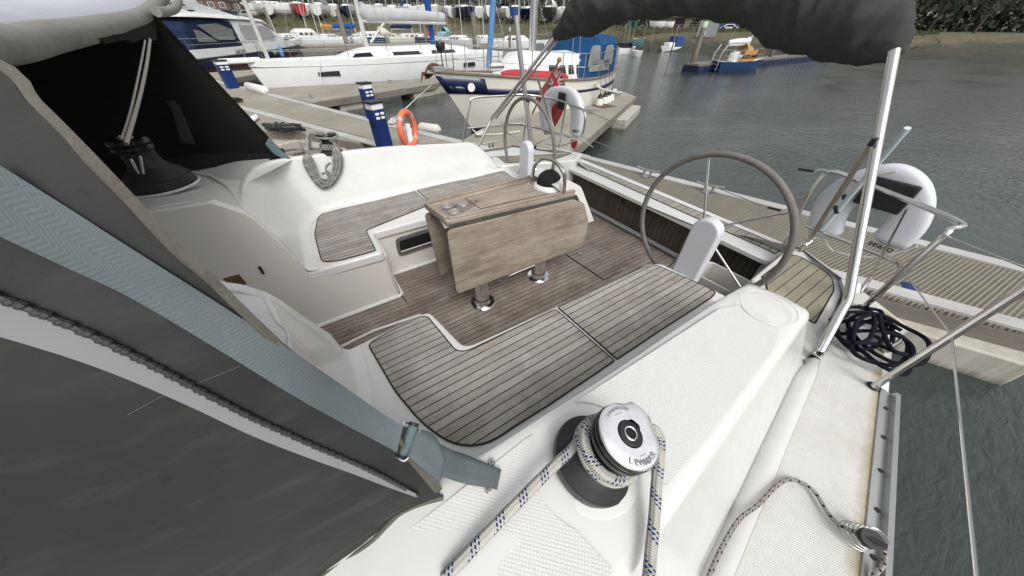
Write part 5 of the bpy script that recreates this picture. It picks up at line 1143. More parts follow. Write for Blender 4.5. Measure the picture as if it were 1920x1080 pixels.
# ================================================================== PONTOONS
def deckpoly(pxs, name, mat, label, cat='pontoon', th=.22, z=ZP, strips=(), floats=(), sw=.14, topmat=None, group=None):
    P = [Z(u, v, z) for u, v in pxs]; c = sum(P, V()) / len(P); c.z = ZW
    T = thing(name, c, label, cat, group)
    MB().prism(P, (0, 0, -.03)).build('deck_surface', topmat or mat, T)
    q = [p - V((0, 0, .034)) for p in P]; MB().prism(q, (0, 0, -th + .03)).build('side_frame', M['timber'], T, bevel=.01)
    for i, (a, b) in enumerate(strips):
        a = Z(*a, z) + V((0, 0, .006 + .004 * (i % 2))); b = Z(*b, z) + V((0, 0, .006 + .004 * (i % 2))); m = MB(); m.bar(a, b, sw, .03); m.build('edge_strip', M['edge'], T, bevel=.004)
    for (a, b, w_) in floats:
        a = Z(*a, z); b = Z(*b, z); m = MB(); m.bar(V((a.x, a.y, ZW + .02)), V((b.x, b.y, ZW + .02)), w_, .5); m.build('pontoon_float', M['float'], T, bevel=.02)
    return T
deckpoly([(150, 86), (380, 146), (690, 224), (800, 251), (915, 281), (1010, 310), (850, 340), (715, 273), (465, 205), (250, 148), (20, 90)], 'pontoon_walkway', M['conc'], 'long concrete pontoon walkway with blue service pedestals on it', strips=[((150, 87), (690, 225)), ((690, 225), (915, 281)), ((100, 110), (465, 206)), ((465, 206), (800, 296))], floats=[((600, 222), (700, 249), 2.2), ((330, 152), (420, 175), 2.2)], sw=.22)
deckpoly([(545, 184), (480, 172), (500, 165), (640, 158), (805, 146), (870, 137), (874, 142), (812, 157), (717, 172), (600, 189), (586, 193)], 'finger_pontoon', M['conc'], 'concrete finger pontoon alongside the long white yacht', floats=[((620, 181), (700, 170), .9), ((760, 161), (850, 147), .9)])
deckpoly([(300, 128), (392, 136), (470, 131), (490, 137), (430, 148), (392, 150)], 'finger_pontoon', M['conc'], 'pale finger pontoon below the navy motor cruiser', floats=[])
deckpoly([(1140, 170), (1166, 171), (1193, 181), (1097, 264), (1040, 300), (900, 284), (870, 262), (905, 240), (1005, 212)], 'finger_pontoon', M['conc'], 'concrete finger pontoon with drain cover beside the blue striped cream yacht', floats=[((1172, 184), (1140, 208), 1.2), ((1062, 262), (1020, 275), 1.4)])
deckpoly([(380, 190), (470, 210), (505, 216), (560, 226), (640, 246), (700, 262), (672, 268), (560, 246), (500, 246), (420, 224)], 'finger_pontoon', M['conc'], 'dirty finger pontoon beside our port side', floats=[((500, 240), (540, 250), .6)])
T = deckpoly([(1040, 278), (1250, 334), (1500, 397), (1700, 449), (1990, 522), (1990, 640), (1700, 566), (1562, 528), (1400, 486), (1150, 405)], 'visitor_pontoon', M['grate'], 'pontoon with brown slip-resistant grating close behind our transom', strips=[((1040, 281), (1990, 525)), ((1120, 395), (1990, 633))], floats=[((1250, 345), (1560, 425), .5), ((1600, 520), (1950, 610), .7)], sw=.16)
m = MB(); m.box(Z(1132, 199, ZP) + V((0, 0, .006)), (.55, .5, .012)); o = m.build('drain_cover', M['rust'], loc=Z(1132, 199, ZP)); tag(o, 'square rusty drain cover set in the finger pontoon', 'cover')
def cleat(u, v, label, s=1.0, rz=0, z=ZP):
    c = Z(u, v, z) + V((0, 0, .012)); T = thing('mooring_cleat', c, label, 'cleat', 'mooring cleats on the pontoons'); e = V((math.cos(rz), math.sin(rz), 0)); m = MB()
    m.tube(catmull([c - e * .16 * s + V((0, 0, .09 * s)), c - e * .08 * s + V((0, 0, .075 * s)), c + e * .08 * s + V((0, 0, .075 * s)), c + e * .16 * s + V((0, 0, .09 * s))], 4), .016 * s, 8); m.build('horn', M['alu'], T)
    m = MB()
    for k in (-.05, .05): m.tube([c + e * k * s, c + e * k * .8 * s + V((0, 0, .08 * s))], .016 * s, 8)
    m.box(c, (.16 * s, .08 * s, .012)); m.build('cleat_base', M['alu'], T)
av = (Z(1500, 397, ZP) - Z(1250, 334, ZP)); ra = math.atan2(av.y, av.x)
cleat(1212, 331, 'left hand cleat on the grated pontoon behind the transom', 1.2, ra); cleat(1326, 360, 'right hand cleat on the grated pontoon, seen through the near wheel', 1.2, ra)
av = (Z(690, 225, ZP) - Z(380, 147, ZP)); rb = math.atan2(av.y, av.x)
cleat(583, 183, 'cleat on the finger by the white yacht bow', 1.0, rb); cleat(1107, 213, 'small cleat on the finger pontoon beside the white horseshoe buoy', 1.0, rb); cleat(757, 172, 'cleat on the finger below the yacht anchor', 1, rb); cleat(731, 155, 'cleat below the white hull near its black port', 1, rb)
# ---- service pedestals
def service(u, v, v1, wpx, label):
    p = Z(u, v, ZP); z1 = up_at(u, v, ZP, v1); w_ = wpx / FPX * p.dot(FW) * .8; T = thing('service_pedestal', p, label, 'pedestal', 'blue power pedestals along the walkway'); h = z1 - p.z
    R0 = Matrix.Rotation(rb, 3, 'Z'); bx = lambda m, c, d: m.box(p + R0 @ V(c), d, R0)
    m = MB(); bx(m, (0, 0, h * .42), (w_, w_, h * .84)); m.build('post', M['pedblue'], T, bevel=.012)
    m = MB(); bx(m, (0, 0, h * .90), (w_ * .96, w_ * .96, h * .12)); m.build('lamp_head', M['whitepaint'], T, bevel=.01)
    m = MB(); bx(m, (0, 0, h * .98), (w_ * 1.12, w_ * 1.12, h * .045)); m.build('cap', M['black'], T, bevel=.008)
    for sx in (-1, 1):
        for k in range(2):
            for s2 in (-.22, .22):
                m = MB(); bx(m, (sx * w_ * .5, s2 * w_, h * (.76 - .085 * k)), (.03, w_ * .3, h * .05)); m.build('socket', M['whitepaint'], T, bevel=.006)
    m = MB(); bx(m, (0, -w_ * .5 , h * .55), (w_ * .5, .02, h * .1)); m.build('panel', M['dark'], T)
service(722, 277, 189, 28, 'nearest blue service pedestal beside the orange lifebuoy'); service(701, 224, 154, 22, 'second blue service pedestal, just behind the nearest one'); service(438, 165, 112, 22, 'far blue service pedestal by the bow of the white yacht')
# ---- orange lifebuoy on its stand
p = Z(772, 276, ZP); T = thing('lifebuoy_stand', p, 'white post holding the orange lifebuoy', 'stand')
z1 = up_at(772, 276, ZP, 232); m = MB(); m.bar(p, V((p.x, p.y, z1)), .10, .10, up=(1, 0, 0)); m.box(V((p.x, p.y, ZP + .02)), (.3, .3, .04)); m.build('post', M['whitepaint'], T, bevel=.01)
yv = (Z(772, 276, ZP)).y; c = Y(765, 243, p.y - .12); ax = V((.66, -.62, .05)).normalized(); e1 = V((0, 0, 1)); e1 = (e1 - ax * e1.dot(ax)).normalized(); e2 = ax.cross(e1)
Rr = .5 * 56 / FPX * c.dot(FW); T = thing('lifebuoy', c, 'orange lifebuoy ring with grey bands on the walkway', 'lifebuoy')
m = MB(); m.tube([c + (e1 * math.cos(a) + e2 * math.sin(a)) * Rr for a in [2 * math.pi * k / 40 for k in range(40)]], Rr * .20, 14, closed=True); m.build('ring', M['orange'], T)
for k in range(4):
    a0 = math.pi / 4 + k * math.pi / 2; m = MB(); m.tube([c + (e1 * math.cos(a) + e2 * math.sin(a)) * Rr for a in [a0 + (j - 2) * .05 for j in range(5)]], Rr * .208, 14); m.build('band', M['edge'], T)
def fender(a, b, r, mat, label, z=None):
    m = MB(); a, b = V(a), V(b); t = (b - a).normalized(); L = (b - a).length
    m.lathe([(0, 0), (r * .25, 0), (r * .3, .03), (r * .8, r * .5), (r, r * .9), (r, L - r * .9), (r * .8, L - r * .5), (r * .3, L - .03), (r * .25, L), (0, L)], a, t, 14, cap0=False, cap1=False)
    return tag(m.build('fender', M[mat] if isinstance(mat, str) else mat, loc=a), label, 'fender')
o = fender(Z(785, 238, ZP + .05), Z(826, 244, ZP + .05), .11, 'rope_w', 'cream ribbed dock fender on the pontoon edge right of the lifebuoy')
fender(Z(464, 162, ZP + .1), Z(500, 171, ZP + .1), .16, 'fender', 'white fender lying on the walkway below the yacht bow')
fender(Z(1700, 535, ZP - .05), Z(1668, 585, ZP - .15), .10, 'pedblue', 'blue fender hanging by our starboard quarter')
ropething('bow_line', [[Z(808, 160, -1.35), Z(780, 185, -1.45), Z(762, 202, -1.5), Z(738, 222, ZP + .04)]], .014, M['rope_w'], 'white mooring rope from the cream yacht bow to the walkway', 'rope', n=6)
kp = [[Z(736 + 6 * math.cos(a * 1.3) + 2 * math.sin(a * 3), 226 + 5 * math.sin(a * 1.1), ZP + .03 + .01 * (k % 5)) for k, a in enumerate([j * .55 for j in range(28)])]]
ropething('rope_knot', kp, .018, M['rope_w'], 'bundle of white rope on the walkway left of the lifebuoy', 'rope', n=6, cl=2)
kp = [[Z(901 + 9 * math.cos(a * 1.3), 249 + 3.5 * math.sin(a * 1.1), ZP + .03 + .012 * (k % 4)) for k, a in enumerate([j * .55 for j in range(24)])], [Z(885, 240, -1.75), Z(895, 250, ZP + .02), Z(930, 252, ZP + .02), Z(975, 246, ZP + .03)]]
ropething('rope_knot', kp, .016, M['rope_w'], 'loose white rope at the foot of the cream yacht bow', 'rope', n=6, cl=2)
kp = [[Z(1140 + 16 * math.cos(a * 1.3), 172 + 4 * math.sin(a * 1.1), ZP + .05 + .02 * (k % 4)) for k, a in enumerate([j * .55 for j in range(24)])], [Z(1165, 174, ZP + .03), Z(1130, 168, -1.4), X(1115, 155, Z(1130, 168, -1.4).x)]]
ropething('stern_rope', kp, .03, M['rope_w'], 'heap of white rope at the outer end of the finger pontoon', 'rope', n=6, cl=2)
for i, (u, v, w_) in enumerate(((516, 242, 28), (545, 243, 34), (430, 192, 12))):
    m = MB(); c = Z(u, v, ZP + .04); r_ = random.Random(i)
    for k in range(3): m.tube(catmull([c + V((r_.uniform(-.35, .35), r_.uniform(-.2, .2), r_.uniform(0, .1))) for _ in range(8)], 4), .03, 6)
    o = m.build('black_hose', M['black'], loc=c); tag(o, ['tangle of black hose on the near finger, left one', 'tangle of black hose on the near finger, right one', 'small black hose pile at the walkway edge'][i], 'hose')
m = MB(); c = Z(476, 228, ZP); m.prism([Z(u, v, ZP + .02) for u, v in ((466, 226), (482, 217), (486, 223), (472, 233))], (0, 0, .06)); tag(m.build('white_crate', M['whitepaint'], loc=c, bevel=.02), 'white box on the near finger pontoon by the sprayhood', 'box')

# ================================================================== BOATS
def boat(name, label, cat, bow, stern, F, B=None, zw=ZW, hullm='whitepaint', deckm='whitepaint', cabin=None, mast=None, boom=None, hood=None, rails=True, stripe=None, boot=None, keel=False, transom=.72, rake=.12, group=None, sheer=.18, detail=1, furl=None, fine=2.0, windows=3, extra=None, stays=True):
    bow, stern = V(bow), V(stern); bow.z = stern.z = zw; ax = bow - stern; L = ax.length; B = B or L * .31; c = (bow + stern) / 2
    T = thing(name, c, label, cat, group, rz=math.atan2(ax.y, ax.x)); k = dict(parent=T, local=True)
    hb = lambda t: B / 2 * ((transom + (1 - transom) * (1 - ((.42 - t) / .42) ** 2)) if t < .42 else (1 - ((t - .42) / .58) ** fine))
    sz = lambda t: F * (1 + sheer * ((t - .35) ** 2) * 2.2)
    hx = lambda t, h: -L / 2 + L * t + (L * rake * h * t ** 6 if h > 0 else 0) + (-.03 * L * h * (1 - t) ** 6 if h > 0 else L * .12 * h * t ** 4)
    NS = 18 if detail else 11; ts = [i / (NS - 1) for i in range(NS)]; ts = [1 - (1 - t) ** 1.25 for t in ts]
    def sec(t, lo=-.35):
        z1 = sz(t); h = max(hb(t), .015); pr = [(lo, .45), (-.12, .80), (0, .86), (z1 * .3, .93), (z1 * .65, .98), (z1, 1.0)]
        if keel: pr = [(-.95, .06), (-.75, .45), (-.45, .72), (-.1, .85), (z1 * .3, .93), (z1 * .65, .98), (z1, 1.0)]
        s_ = [V((hx(t, z / z1), h * f * (1 if t < .9 else 1), z)) for z, f in pr]
        return s_
    rows = []
    for t in ts: s_ = sec(t); rows.append([V((p.x, -p.y, p.z)) for p in s_[::-1]] + s_)
    m = MB(); m.loft(rows, cap0=True); m.build('hull', M[hullm], sharp=40, **k)
    m = MB(); dr = []
    for t in ts: z = sz(t) - .05 * F; h = max(hb(t) - .02, .01); x = hx(t, 1); dr.append([V((x, -h, z)), V((x, -h * .5, z + .03 * B * .5)), V((x, 0, z + .03 * B)), V((x, h * .5, z + .03 * B * .5)), V((x, h, z))])
    m.loft(dr); m.build('deck', M[deckm], sharp=60, **k)
    def band(nm, f0, f1, mat, off=.012, t0=0, t1=1.0):
        m = MB()
        for s_ in (-1, 1):
            rr = []
            for t in ts:
                if t < t0 or t > t1: continue
                z1 = sz(t); h = max(hb(t), .015); row = []
                for f in (f0, (f0 + f1) / 2, f1):
                    z = z1 * f; w_ = .86 + .14 * min(1, max(0, f)) ** .6 if f > 0 else .84; row.append(V((hx(t, f) + (off if t > .97 else 0), s_ * (h * w_ + off), z)))
                rr.append(row)
            m.loft(rr)
        m.build(nm, M[mat], thick=.004 if detail else 0, **k)
    if stripe: band('sheer_stripe', stripe[1], stripe[2], stripe[0])
    if boot: band('boot_stripe', -.02, .07, boot, .015)
    if keel:
        m = MB(); m.prism([V((-.10 * L, -.04 * B, -.8)), V((.12 * L, -.04 * B, -.8)), V((.07 * L, -.04 * B, -1.75)), V((-.08 * L, -.04 * B, -1.75))], (0, .08 * B, 0)); m.build('keel', M['antifoul'], **k); m = MB(); m.prism([V((-.42 * L, -.02 * B, -.6)), V((-.36 * L, -.02 * B, -.6)), V((-.38 * L, -.02 * B, -1.4)), V((-.42 * L, -.02 * B, -1.4))], (0, .04 * B, 0)); m.build('rudder', M['antifoul'], **k)
        for x in (-.25, .2):
            for s_ in (-1, 1): m = MB(); m.tube([V((x * L, s_ * B * .40, -.2)), V((x * L, s_ * B * .62, -1.85))], .06, 5); m.build('cradle_leg', M['timber'], **k)
    H = F * 1.0
    if cabin:
        x0, x1, ch, cm = cabin; rows = []; n = 8
        for i in range(n + 1):
            t = i / n; x = x0 + (x1 - x0) * t; tt = (x * L + L / 2) / L; w_ = min(hb(tt) * .68, B * .33); hh = ch * min(1, (1 - t) * 4.5 + .05) * (1 if t > .0 else .85); z0 = sz(tt) - .06 * F
            rows.append([V((x * L, -w_, z0)), V((x * L, -w_ * .93, z0 + hh * .8)), V((x * L, -w_ * .75, z0 + hh)), V((x * L, 0, z0 + hh * 1.12)), V((x * L, w_ * .75, z0 + hh)), V((x * L, w_ * .93, z0 + hh * .8)), V((x * L, w_, z0))])
        m = MB(); m.loft(rows, cap0=True, cap1=True); cb = m.build('coachroof', M[cm], sharp=35, **k)
        for s_ in (-1, 1):
            for j in range(windows):
                a = .12 + .62 * j / windows; b = a + .62 / windows * .72
                def wp_(t, f): x = x0 + (x1 - x0) * t; tt = x + .5; w_ = min(hb(tt) * .68, B * .33); z0 = sz(tt) - .06 * F; return V((x * L, s_ * (w_ * (1 - .07 * f) + .012), z0 + ch * f * .8))
                m = MB(); m.prism([wp_(a, .35), wp_(b, .35), wp_(b, .8), wp_(a + .02, .8)], (0, -s_ * .02, 0)); m.build('window', M['glass'], cb, local=True)
    if mast:
        mx, mh, mr = mast; z0 = sz(mx + .5) + (cabin[2] if cabin and cabin[0] < mx < cabin[1] else 0) - .05
        m = MB(); m.tube([V((mx * L, 0, z0)), V((mx * L - .02 * mh, 0, z0 + mh))], mr, 8 if detail else 5, flat=.7); ms = m.build('mast', M['alumast'], **k)
        m = MB(); sp = z0 + mh * .45; m.tube([V((mx * L - .02, -B * .36, sp)), V((mx * L - .02, B * .36, sp))], mr * .35, 5); m.build('spreader', M['alumast'], ms, local=True)
        if stays:
            m = MB(); tip = V((mx * L - .02 * mh, 0, z0 + mh)); w2 = .009 if detail else .014
            for e in (V((L / 2 + L * rake * .95, 0, sz(1))), V((-L / 2, 0, sz(0))), V((mx * L - .1, -B * .47, sz(.5))), V((mx * L - .1, B * .47, sz(.5))), V((mx * L - .5, B * .45, sz(.5))), V((mx * L - .5, -B * .45, sz(.5)))): m.tube([e, tip], w2, 4)
            m.build('rigging', M['brownsteel'], **k)
        if furl: m = MB(); a = V((L / 2 + L * rake * .8, 0, sz(1) + .3)); m.tube([a, a.lerp(tip, .5), a.lerp(tip, .92)], [furl[1], furl[1] * .8, furl[1] * .4], 8); m.build('furled_sail', M[furl[0]], **k)
        if boom:
            bm_, bz, bl, br = boom; zb = z0 + bz; m = MB(); P_ = [V((mx * L - .1 - bl * t, .0 + .02 * math.sin(t * 20), zb + .05 * math.sin(t * 3) - .04 * t + (br * .9 if t < .06 else 0))) for t in [i / 12 for i in range(13)]]
            m.tube(P_, [br * (1.25 - .45 * i / 12) * (1 + .08 * math.sin(i * 2.4)) for i in range(13)], 12, flat=.75); m.build('sail_cover', M[bm_], sharp=80, **k)
            m = MB(); m.tube([V((mx * L, 0, zb - br)), V((mx * L - bl * 1.03, 0, zb - br - .05))], .07, 8); m.build('boom', M['alumast'], **k)
    if hood:
        hx0, hl, hh, hm = hood; z0 = sz(hx0 + .5) + (cabin[2] * .8 if cabin else 0); w_ = B * .33; rows = []
        for i in range(6):
            t = i / 5; hgt = hh * math.sin(math.pi * (.12 + .5 * t)) if t < 1 else hh * .95
            rows.append([V((hx0 * L + hl * (1 - t), w_ * math.cos(a), z0 - .2 + max(0, hgt) * math.sin(a) ** .7)) for a in [math.pi * j / 10 for j in range(11)]])
        m = MB(); m.loft(rows); hd = m.build('sprayhood', M[hm], sharp=80, thick=.02, **k)
    if rails:
        m = MB(); up = .62; r_ = .013 if detail else .02; pts = {}
        for s_ in (-1, 1):
            line = []
            for t in [.03, .16, .30, .44, .58, .72, .86, .955]:
                p = V((hx(t, 1), s_ * max(.05, hb(t) - .06), sz(t))); q = p + V((0, 0, up)); m.tube([p, q], r_, 5); line.append(q)
            line.append(V((L / 2 + L * rake * .9, 0, sz(1) + up))); m.tube(line, r_ * .6, 4); m.tube([p - V((0, 0, up * .5)) for p in line[:-1]], r_ * .5, 4)
            m.tube([line[-2], line[-1]], r_ * 1.3, 6)
        m.tube([V((hx(.03, 1), -hb(.03) + .06, sz(0) + up)), V((hx(.0, 1), 0, sz(0) + up)), V((hx(.03, 1), hb(.03) - .06, sz(0) + up))], r_ * 1.3, 5)
        m.build('guard_rail', M['steel'], **k)
    if extra: extra(T, k, L, B, F, hb, sz, hx)
    return T
M['alumast'] = mk('aluminium_mast', (.50, .50, .49), .5, .25, var=.08, vs=1)
# --- A: long white yacht
bw, st = Z(508, 177, ZW), Z(905, 137, ZW); F1 = up_at(508, 177, ZW, 116) - ZW
def xA(T, k, L, B, F, hb, sz, hx):
    m = MB(); m.box((L / 2 + .55, 0, F * 1.05), (1.5, .32, .20)); m.build('bowsprit', M['whitepaint'], bevel=.06, **k)
    for x0, x1 in ((.27, .34), (-.16, -.08), (-.34, -.27)):
        for s_ in (-1, 1):
            t = (x0 + x1) / 2 + .5; m = MB(); P_ = [V((x * L, s_ * (max(hb(x + .5), .02) * .985 + .004), F * z)) for x, z in ((x0, .50), (x1, .50), (x1, .66), (x0, .66))]; m.prism(P_, (0, s_ * .015, 0)); m.build('hull_window', M['glass'], bevel=.01, **k)
    m = MB(); m.tube([V((L / 2 - .5, 0, F)), V((L / 2 - .72, 0, F + 9.5))], .085, 10); m.build('forestay_foil', M['alumast'], **k)
    for s_ in (-1, 1):
        m = MB(); m.prism([V((x * L, s_ * (hb(x + .5) * .66), F * z)) for x, z in ((.12, 1.04), (.20, 1.04), (.185, 1.16), (.13, 1.18))], (0, s_ * .03, 0)); m.build('deck_window', M['glass'], **k)
    m = MB(); q0_ = Matrix.Rotation(-T.rotation_euler.z, 3, 'Z') @ (D(812, 84, 23.5) - V(T.location)); m.tube([q0_, q0_ + V((0, 0, 4)), q0_ + V((0, 0, 9))], [.14, .22, .2], 10); m.build('furled_sail', M['sparblue'], **k)
    m = MB(); m.tube([V((.08 * L + .0, 0, F + .55)), V((-.06 * L, 0, F + 2.0))], .06, 8); m.build('boom_vang', M['alumast'], **k)
    m = MB()
    for x, s_ in ((.32, 1), (-.3, 1)): m.tube(catmull([V((x * L, s_ * hb(x + .5), F)), V((x * L + .35, s_ * hb(x + .5) + .25, F * .4)), V((x * L + .55, s_ * hb(x + .5) + .6, .35))], 4), .018, 5)
    m.build('spring_line', M['rope_w'], **k)
boat('sailing_yacht', 'long plain white sailing yacht with bowsprit and black hull windows', 'yacht', bw, st, F1, B=3.9, cabin=(-.34, .24, .42, 'whitepaint'), mast=(.10, 17, .115), boom=('greysail', 1.25, 4.9, .24), stripe=('alu', .80, .825), boot='alu', rake=.03, transom=.9, sheer=.05, fine=2.2, windows=2, extra=xA)
# --- B: cream yacht with blue sheer stripe
bw, st = Z(886, 244, ZW), Z(1096, 200, ZW); F2 = up_at(886, 244, ZW, 158) - ZW
def xB(T, k, L, B, F, hb, sz, hx):
    zb = sz(1)
    m = MB(); m.box((L / 2 + .17 * L, 0, zb + .07), (.30, .20, .12)); m.tube([V((L / 2 + .08 * L, 0, zb + .04)), V((L / 2 + .19 * L, 0, zb + .08))], .03, 8); m.build('bow_roller', M['greypole'], bevel=.02, **k)
    m = MB(); xx = L / 2 + .20 * L; m.tube(catmull([V((xx - .2, 0, zb + .14)), V((xx, 0, zb + .17)), V((xx + .16, 0, zb + .05)), V((xx + .2, 0, zb - .12))], 4), .03, 6)
    m.prism([V((xx + .05, -.17, zb - .02)), V((xx + .26, -.06, zb - .0)), V((xx + .36, 0, zb - .2)), V((xx + .26, .06, zb - .0)), V((xx + .05, .17, zb - .02)), V((xx + .14, 0, zb - .12))], (0, 0, .03)); m.build('anchor', M['rust'], **k)
    m = MB(); m.sphere((L / 2 + .14 * L, 0, zb + .52), .12, 14, (1, .8, 1)); m.tube([V((L / 2 + .14 * L, 0, zb)), V((L / 2 + .14 * L, 0, zb + .45))], .015, 6); m.build('anchor_light', M['black'], **k)
    m = MB(); m.tube([V((L * .37, 0, sz(.87) + .15)), V((L * .30, .1, sz(.8) + .2)), V((L * .30, -.2, sz(.8) + .16))], .11, 10); m.build('windlass', M['steel'], **k)
    # red dinghy on the side deck
    P_ = [V((L * (.36 - .36 * t), hb(.86 - .36 * t) * .78, sz(.84 - .36 * t) + .06)) for t in [i / 12 for i in range(13)]]
    m = MB(); m.tube(P_, [.03, .09, .12, .13, .14, .14, .14, .14, .14, .13, .12, .10, .04], 12); m.build('red_cover', M['red'], **k)
    for s_ in (1,):
        for j, x in enumerate((-.20, -.265, -.33, -.395)):
            y_ = hb(x + .5) + .16; m = MB(); m.lathe([(0, -.65), (.10, -.6), (.13, -.4), (.13, 0), (.10, .12), (.03, .16)], (x * L, y_, F * .45), n=10); m.build('fender', M['fender'], **k)
            m = MB(); m.lathe([(.105, .10), (.08, .16), (.02, .26), (.0, .27)], (x * L, y_, F * .45), n=10); m.tube([V((x * L, y_, F * .45 + .2)), V((x * L, y_ - .15, sz(.2) + .3))], .008, 4); m.build('fender_cap', M['black'], **k)
    # doghouse and blue wheelhouse canvas
    for (x0, x1, y0, h0, h1, mt, nm) in ((-.45, -.12, .38, .0, .95, 'canvasblue', 'cockpit_tent'),):
        z0 = sz(.2); rows = []
        for t, g in ((0, .30), (.12, .52), (.38, .62), (.52, 1.0), (.75, 1.05), (1, 1.02)):
            x = L * (x1 + (x0 - x1) * t); hh = h1 * g; w_ = B * .36
            rows.append([V((x, -w_, z0)), V((x, -w_ * .98, z0 + hh * .8)), V((x, -w_ * .8, z0 + hh)), V((x, 0, z0 + hh * 1.07)), V((x, w_ * .8, z0 + hh)), V((x, w_ * .98, z0 + hh * .8)), V((x, w_, z0))])
        m = MB(); m.loft(rows, cap0=True, cap1=True); tn = m.build(nm, M[mt], sharp=40, **k)
        for s_ in (-1, 1):
            for (a, b, c_, d) in ((x0 * L + .2, x0 * L + .75, .25, .8), (x0 * L + .9, x0 * L + 1.5, .25, .8), (x1 * L - 1.5, x1 * L - .35, .12, .42)):
                m = MB(); m.prism(rpoly([V((a, s_ * (B * .36 + .01), z0 + h1 * c_)), V((b, s_ * (B * .36 + .01), z0 + h1 * c_)), V((b - .1, s_ * (B * .36 + .01), z0 + h1 * d)), V((a + .05, s_ * (B * .36 + .01), z0 + h1 * d))], .12, 3), (0, s_ * .01, 0)); m.build('tent_window', M['clear'], tn, local=True)
        m = MB(); m.prism([V((x0 * L - .02, y, z0 + z)) for y, z in ((-.35, .1), (.35, .1), (.35, 1.15), (-.35, 1.15))], (-.03, 0, 0)); dr_ = m.build('door_frame', M['whitepaint'], tn, local=True); m = MB(); m.prism([V((x0 * L - .055, y, z0 + z)) for y, z in ((-.24, .25), (.24, .25), (.24, 1.05), (-.24, 1.05))], (-.01, 0, 0)); m.build('door_window', M['clear'], tn, local=True)
    # grey winter sail hanging from the boom
    mx = .055 * L; P_ = [[V((mx - .15 - 2.9 * t, .03 * math.sin(t * 14 + j), 3.0 + 1.9 * (1 - t) ** 3 - .15 * j - .15 * math.sin(math.pi * t) + (0 if j < 3 else -.1))) for t in [i / 14 for i in range(15)]] for j in range(5)]
    m = MB(); rows = []
    for i in range(15):
        t = i / 14; cz = F + 1.75 + 2.6 * (1 - t) ** 4 - .15 * math.sin(math.pi * t); r_ = .30 - .1 * t; rows.append([V((mx - .2 - 3.6 * t, r_ * .45 * math.cos(a) * (1 + .15 * math.sin(3 * a + i)), cz + r_ * (1.3 if t < .3 else 1) * math.sin(a) * (1 + .1 * math.sin(4 * a + i * .7)))) for a in [2 * math.pi * j / 14 for j in range(14)]])
    m.loft(rows, closed=True, cap0=True, cap1=True); m.build('lowered_sail', M['creamsail'], sharp=80, **k)
    m = MB(); m.tube([V((.055 * L, 0, F + .5)), V((.055 * L - .1, 0, F + 16))], .11, 12); m.build('mast_track', M['alu'], **k)
    a, b = V((L * .37, .02, sz(.87) + .12)), V((.37 * L - 2.2, 0, F + 13)); m = MB(); m.tube([a, a.lerp(b, .5), a.lerp(b, .9)], [.075, .08, .05], 10); m.build('furled_sail', M['lightblue'], **k)
    m = MB(); m.tube([V((-.3 * L, 0, sz(.2) + 1.8)), V((-.3 * L, 0, sz(.2) + 2.3))], .02, 5); m.build('aerial', M['whitepaint'], **k)
    for s_ in (-1, 1):
        m = MB(); rr = []
        for i in range(18): t = i / 17 * .99 + .005; rr.append(V((hx(t, 1), s_ * (max(.015, hb(t)) + .01), sz(t) + .02)))
        m.tube(rr, .035, 6); m.build('rubbing_strake', M['wood2'], **k)
    for s_ in (-1, 1):
        rr = []
        for i in range(8):
            t = .885 + .115 * i / 7; z1 = sz(t); h = max(hb(t), .015); rr.append([V((hx(t, f) + (.016 if t > .97 else 0), s_ * (h * (.86 + .14 * f ** .6) + .016), z1 * f)) for f in (.70, .83, .955)])
        m = MB(); m.loft(rr); m.build('bow_stripe', M['navy'], thick=.004, **k)
    c_ = V((hx(.93, .83) + .0, hb(.93) + .02, sz(.93) * .80)); m = MB(); m.lathe([(0, 0), (.10, 0), (.10, .02), (.05, .03), (0, .01)], c_, (.35, 1, 0), 16); m.build('fairlead', M['whitepaint'], **k)
M['wood2'] = mk('grey_teak_strake', (.16, .14, .115), .7, var=.2)
boat('sailing_yacht', 'cream yacht with dark blue stripe, rusty anchor and blue cockpit tent', 'yacht', bw, st, F2, B=3.3, hullm='creampaint', deckm='whitepaint', cabin=(-.30, .26, .62, 'whitepaint'), mast=(.055, 15, .125), stripe=('navy', .68, .80), rake=.19, transom=.62, sheer=.30, boot='navy', fine=1.75, windows=5, extra=xB)
